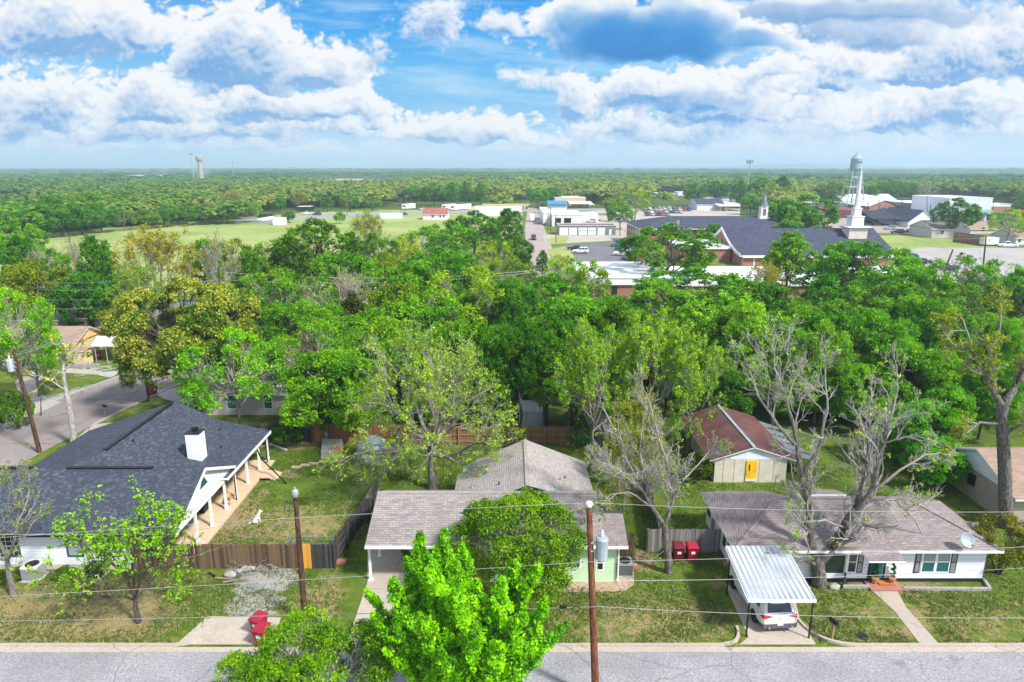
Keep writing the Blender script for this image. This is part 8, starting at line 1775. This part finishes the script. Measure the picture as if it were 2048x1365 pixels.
def autolabel(px, py, col, kind, h):
    m = min(MARKS, key=lambda q: (q[0] - px) ** 2 + ((q[1] - py) * 2.2) ** 2)
    dx, dy = px - m[0], py - m[1]; d = math.hypot(dx, dy * 2.2)
    far = 'just ' if d < 45 else ('' if d < 95 else 'well ')
    rel = (('right of ' if dx > 0 else 'left of ') if abs(dx) > abs(dy) * 2 else ('in front of ' if dy > 0 else 'behind '))
    shape = {'round': 'rounded', 'wide': 'broad', 'tall': 'tall', 'loose': 'loose-crowned', 'airy': 'airy', 'clumpy': 'clumped', 'wisp': 'thin', 'bare': 'bare', 'cedar': 'conical'}[kind]
    sz = 'small ' if h < 9.5 else ('big ' if h > 14 else '')
    return sz + cname(col) + ' ' + shape + ' tree ' + far + rel + m[2]
FARC = [(.06, .15, .022), (.045, .115, .02), (.085, .19, .03), (.11, .21, .03), (.055, .14, .045), (.05, .12, .05), (.14, .19, .05), (.07, .16, .03)]
nfar = 0; rf = random.Random(21); SEEN = {}
def farput(k, px, py, h, wp, col):
    """a far tree standing on the ground at photo point (px, py)"""
    global nfar
    Y = G(px, py)[1]; d = ray(px, py)
    lab = autolabel(px, py, col, k, h)
    R = K_[k]['dims'][0] * h / K_[k]['dims'][1]
    o = put1(K_[k], 0, xy=(G(px, py)[0], Y), h=h, color=col, label=lab, kind_name=K_[k].name.split('.')[0])
    o.scale = (o.scale[0] * wp, o.scale[1] * wp, o.scale[2])
    SEEN.setdefault(lab, []).append(o); nfar += 1
# trees lining the meadow and the town, chosen from the photo
for (k, px, pb, yt, wp, ci) in [
    ('clumpy', 40, 480, 405, 1.2, (.10, .24, .02)), ('round', 88, 477, 410, 1.1, (.05, .14, .03)), ('clumpy', 125, 474, 400, 1.1, (.055, .15, .03)), ('wide', 165, 470, 412, 1., (.07, .17, .03)), ('round', 205, 466, 405, 1., (.06, .16, .03)), ('loose', 250, 462, 418, 1.1, (.08, .15, .04)), ('wide', 295, 458, 420, 1.1, (.09, .16, .05)), ('round', 335, 455, 410, 1., (.06, .16, .03)), ('clumpy', 375, 452, 408, 1.1, (.07, .18, .03)), ('loose', 415, 450, 405, 1., (.09, .15, .06)), ('wide', 455, 448, 415, 1., (.07, .15, .04)), ('round', 120, 455, 390, 1.1, (.07, .16, .04)), ('wide', 190, 445, 385, 1.1, (.09, .19, .03)), ('clumpy', 260, 432, 384, 1.1, (.06, .15, .03)), ('round', 320, 432, 390, 1.1, (.08, .19, .03)), ('wide', 395, 430, 388, 1.1, (.07, .16, .05)), ('wisp', 470, 438, 380, 1.1, (.16, .17, .08)), ('airy', 512, 445, 398, .7, (.14, .26, .03)), ('round', 560, 425, 395, .9, (.06, .17, .03)), ('loose', 600, 420, 385, 1., (.13, .13, .05)), ('round', 655, 424, 396, 1., (.055, .13, .04)), ('clumpy', 700, 424, 392, 1.2, (.08, .16, .05)), ('wide', 745, 422, 396, 1.1, (.09, .17, .05)), ('round', 680, 448, 424, 1.0, (.11, .22, .04)), ('round', 578, 446, 424, 1.3, (.05, .12, .04)),
    ('clumpy', 830, 412, 372, 1.1, (.06, .165, .025)), ('clumpy', 868, 412, 366, 1.0, (.055, .16, .02)), ('tall', 905, 411, 364, 1.0, (.06, .165, .025)), ('tall', 932, 410, 362, .9, (.065, .17, .025)), ('tall', 962, 411, 366, 1.15, (.075, .18, .03)), ('round', 1000, 408, 378, 1., (.09, .15, .06)), ('clumpy', 1075, 416, 376, 1.05, (.07, .20, .025)), ('round', 1108, 408, 374, 1., (.065, .18, .03)), ('round', 1150, 402, 372, 1., (.06, .17, .03)), ('clumpy', 1186, 405, 376, .85, (.04, .14, .02)), ('clumpy', 1240, 460, 405, 1.0, (.075, .20, .02)), ('airy', 1268, 445, 378, 1.2, (.13, .20, .05)), ('wide', 1230, 430, 392, 1.1, (.11, .17, .06)),
    ('clumpy', 1388, 412, 368, 1.05, (.06, .165, .03)), ('clumpy', 1430, 412, 362, 1., (.05, .14, .04)), ('tall', 1476, 415, 360, 1., (.055, .15, .03)), ('clumpy', 1520, 412, 356, 1.05, (.06, .16, .03)), ('tall', 1560, 410, 352, 1., (.035, .09, .035)), ('round', 1500, 430, 388, 1., (.10, .22, .03)), ('clumpy', 1605, 486, 390, 1.25, (.07, .16, .05)), ('clumpy', 1568, 488, 400, 1.1, (.08, .19, .04)), ('tall', 1578, 492, 420, 1., (.11, .23, .03)), ('wide', 1660, 410, 365, 1.1, (.085, .15, .05)), ('wide', 1780, 402, 360, 1.15, (.075, .17, .04)), ('round', 1822, 400, 366, 1., (.06, .16, .03)), ('bare', 1850, 405, 360, 1.1, (.1, .12, .06)), ('clumpy', 1905, 475, 396, 1.05, (.045, .125, .025)), ('airy', 2010, 490, 416, 1.15, (.15, .25, .02)), ('clumpy', 1930, 392, 360, 1., (.045, .11, .04)), ('wide', 1985, 400, 370, 1.1, (.09, .17, .05)), ('round', 2034, 430, 400, .9, (.06, .17, .03)), ('round', 1740, 408, 372, 1., (.05, .13, .04)), ('round', 1690, 405, 368, .9, (.10, .15, .06))]:
    Y = G(px, pb)[1]; h = A(px, yt, Y)[2]
    farput(k, px, pb, max(3, h), wp * 1.15, ci)
kinds = ['round', 'wide', 'clumpy', 'loose', 'airy', 'tall', 'wisp']
for row in range(12):
    pyb = 346 + 74 * ((row + .5) / 12) ** 1.5
    Y0 = G(1024, pyb)[1]
    step = max(28, 5600 / Y0 * 2.1)
    px = -20 + rf.random() * step
    while px < 2070:
        q = px + rf.uniform(-.3, .3) * step; pb = pyb * (1 + rf.uniform(-.004, .004)); px += step
        if any(inside(q, pb, p) for p in OPEN): continue
        h = rf.uniform(9, 14.5); k = rf.choice(kinds)
        col = rf.choice(FARC)
        if q < 520 and rf.random() < .45: col = rf.choice([(.16, .22, .03), (.20, .23, .04), (.13, .24, .03)])
        if nfar > 225: break
        farput(k, q, pb, h, rf.uniform(1.3, 1.8), col)
for lab, L in SEEN.items():
    for o in L: o['group'] = 'trees in the far woods and around the town'
for o in COL.objects:
    if o.parent is None and o.get('category') == 'tree' and not o.get('group') and o.location.y > 62: o['group'] = 'trees of the wood behind the houses'
# lower trees filling the wood between the taller ones
MARKS = [(1480, 860, 'the brown metal shed'), (1610, 880, 'the grey lean-to'), (1700, 1000, 'the white ranch house'), (1215, 830, 'the big cream shed'), (1063, 835, 'the white metal shed'), (862, 720, 'the tall spreading tree'), (600, 790, 'the beige house'), (946, 600, 'the lime-yellow tree'), (690, 580, 'the wide bare tree'), (1640, 760, 'the huge half-bare tree'), (2005, 800, 'the thick trunk at right'), (1900, 540, 'the leaning black pole'), (1590, 530, 'the tall lime-tipped tree'), (1345, 520, 'the tall clumped tree'), (1290, 720, 'the pale yellow-green trees'), (540, 720, 'the red-roofed house'), (1080, 560, 'the end of pale road'), (1750, 650, 'the dense right wood'), (800, 560, 'the olive tree'), (627, 520, 'the big dark clumped tree'), (366, 620, 'the golden evergreen')]
rf = random.Random(77); PTS = []; SEEN2 = {}
HOUSES = [(-33, 63, -18, 84), (-36, 87, -27, 97), (0, 58, 5, 64), (6, 58, 13, 65), (14, 48, 27, 61), (33, 41, 48, 52), (1, 100, 12, 160), (9, 97, 92, 160)]
tries = 0
while len(PTS) < 62 and tries < 4000:
    tries += 1
    Y = rf.uniform(58, 122); X = rf.uniform(-26, .72 * Y)
    if X < -16 and Y < 86: continue
    if any(a < X < c_ and b < Y < d for a, b, c_, d in HOUSES) or any((X - p[0]) ** 2 + (Y - p[1]) ** 2 < 42 for p in PTS): continue
    px, py = pix(X, Y, 3)
    if px > 2080 or inside(px, py + 30, [(1030, 640), (1040, 400), (1115, 400), (1115, 640)]): continue
    PTS.append((X, Y)); k = rf.choice(['fround', 'ftall', 'fairy', 'fround'] if Y < 90 else ['round', 'wide', 'clumpy', 'loose']); h = rf.uniform(5.5, 9)
    col = rf.choice([(.05, .14, .02), (.065, .17, .02), (.085, .20, .02), (.10, .20, .025), (.09, .15, .04)])
    KN = {'fround': 'round', 'ftall': 'tall', 'fairy': 'airy'}
    lab = autolabel(px, py, col, KN.get(k, k), h).replace('tree', 'lower tree', 1) if False else 'low ' + autolabel(px, py, col, KN.get(k, k), 10)
    o = put1(K_[k], 0, xy=(X, Y), h=h, color=col, label=lab, kind_name='broadleaf_tree'); o.scale = (o.scale[0] * 1.1, o.scale[1] * 1.1, o.scale[2])
    o['group'] = 'low trees filling the wood'
# woodland that reads as one mass
def woodland():
    rng = np.random.default_rng(99)
    def crowns(nq, size):
        out = []
        for s in range(6):
            lob = rng.normal(size=(11, 3)); lob /= np.linalg.norm(lob, axis=1, keepdims=True); lob *= .58; lob[:, 2] = np.abs(lob[:, 2]) * .9
            w_ = lob[rng.integers(0, 11, nq)]; uu = rng.normal(size=(nq, 3)); uu /= np.linalg.norm(uu, axis=1, keepdims=True); uu[:, 2] = np.abs(uu[:, 2]) * .95 - .2
            p = w_ + uu * .42 * (.8 + .35 * rng.random((nq, 1)))
            nr = uu + rng.normal(size=(nq, 3)) * .30 + [0, 0, .3]; nr /= np.linalg.norm(nr, axis=1, keepdims=True)
            tg = np.cross(nr, rng.normal(size=(nq, 3))); tg /= np.linalg.norm(tg, axis=1, keepdims=True); bt = np.cross(nr, tg)
            sz = size * (.6 + .8 * rng.random((nq, 1)))
            out.append(np.stack([p + tg * sz, p + bt * sz * .7, p - tg * sz, p - bt * sz * .7], 1))
        return out
    NEARC, FARC_ = crowns(300, .125), crowns(120, .20)
    V = []; TN = []; TI = []
    Y = 262.
    while Y < 9000:
        sp = 6.5 + Y * .0085; x = -.80 * Y
        while x < .80 * Y:
            xx = x + rng.uniform(-.4, .4) * sp; yy = Y * (1 + rng.uniform(-.012, .012)); x += sp
            px, py = pix(xx, yy)
            if -40 < px < 2090 and any(inside(px, py, p) for p in OPEN): continue
            zone = math.sin(xx * .004 + 1) + math.sin(yy * .003 + xx * .0013) + rng.normal() * .40
            h = 10.5 + 2.2 * math.sin(xx * .0021 + yy * .001) + rng.normal() * 1.1 + (1.5 + abs(rng.normal()) * 3.5 if Y > 2600 else 0)
            r_ = sp * rng.uniform(.9, 1.3)
            pr = NEARC if Y < 820 else FARC_; nq = len(pr[0])
            V.append(pr[rng.integers(6)] * np.array([r_, r_, h * .52]) * 1.0 + np.array([xx, yy, h * .46]))
            ti = np.clip(.42 + .16 * zone + (.12 if xx < -.1 * yy and rng.random() < .6 else 0), 0, 1)
            TI.append(np.full(nq, ti)); TN.append(np.clip(.5 + rng.normal(size=nq) * .12, 0, 1))
        Y *= 1.030 if Y < 1500 else 1.045
    V = np.concatenate(V).reshape(-1, 3); q = np.arange(len(V)).reshape(-1, 4)
    m = bpy.data.materials.new("woodland_leaf"); m.use_nodes = True; t = NT(m.node_tree); t.n.clear()
    out = t.node('ShaderNodeOutputMaterial'); a = t.node('ShaderNodeAttribute', attribute_name='tint').outputs['Fac']; b = t.node('ShaderNodeAttribute', attribute_name='tone').outputs['Fac']
    c_ = t.colramp(a, [(0., (.035, .095, .035)), (.3, (.06, .15, .03)), (.5, (.095, .21, .03)), (.68, (.15, .25, .04)), (.82, (.26, .31, .055)), (1., (.20, .18, .07))])
    hs = t.node('ShaderNodeHueSaturation', {'Value': t.node('ShaderNodeMapRange', {0: b, 1: 0., 2: 1., 3: .55, 4: 1.45}).outputs[0], 'Color': c_}).outputs[0]
    d = t.node('ShaderNodeBsdfDiffuse', {'Color': hs}); tr = t.node('ShaderNodeBsdfTranslucent', {'Color': hs}); mx = t.node('ShaderNodeMixShader', {0: .25})
    t.l.new(d.outputs[0], mx.inputs[1]); t.l.new(tr.outputs[0], mx.inputs[2]); t.l.new(mx.outputs[0], out.inputs[0])
    o = newmesh("woodland", V, q, mats=[m], attrs={'tint': ('FACE', np.concatenate(TI)), 'tone': ('FACE', np.concatenate(TN))})
    tag(o, 'wide far woodland of green treetops reaching to the horizon', 'woodland', kind='stuff')
woodland()
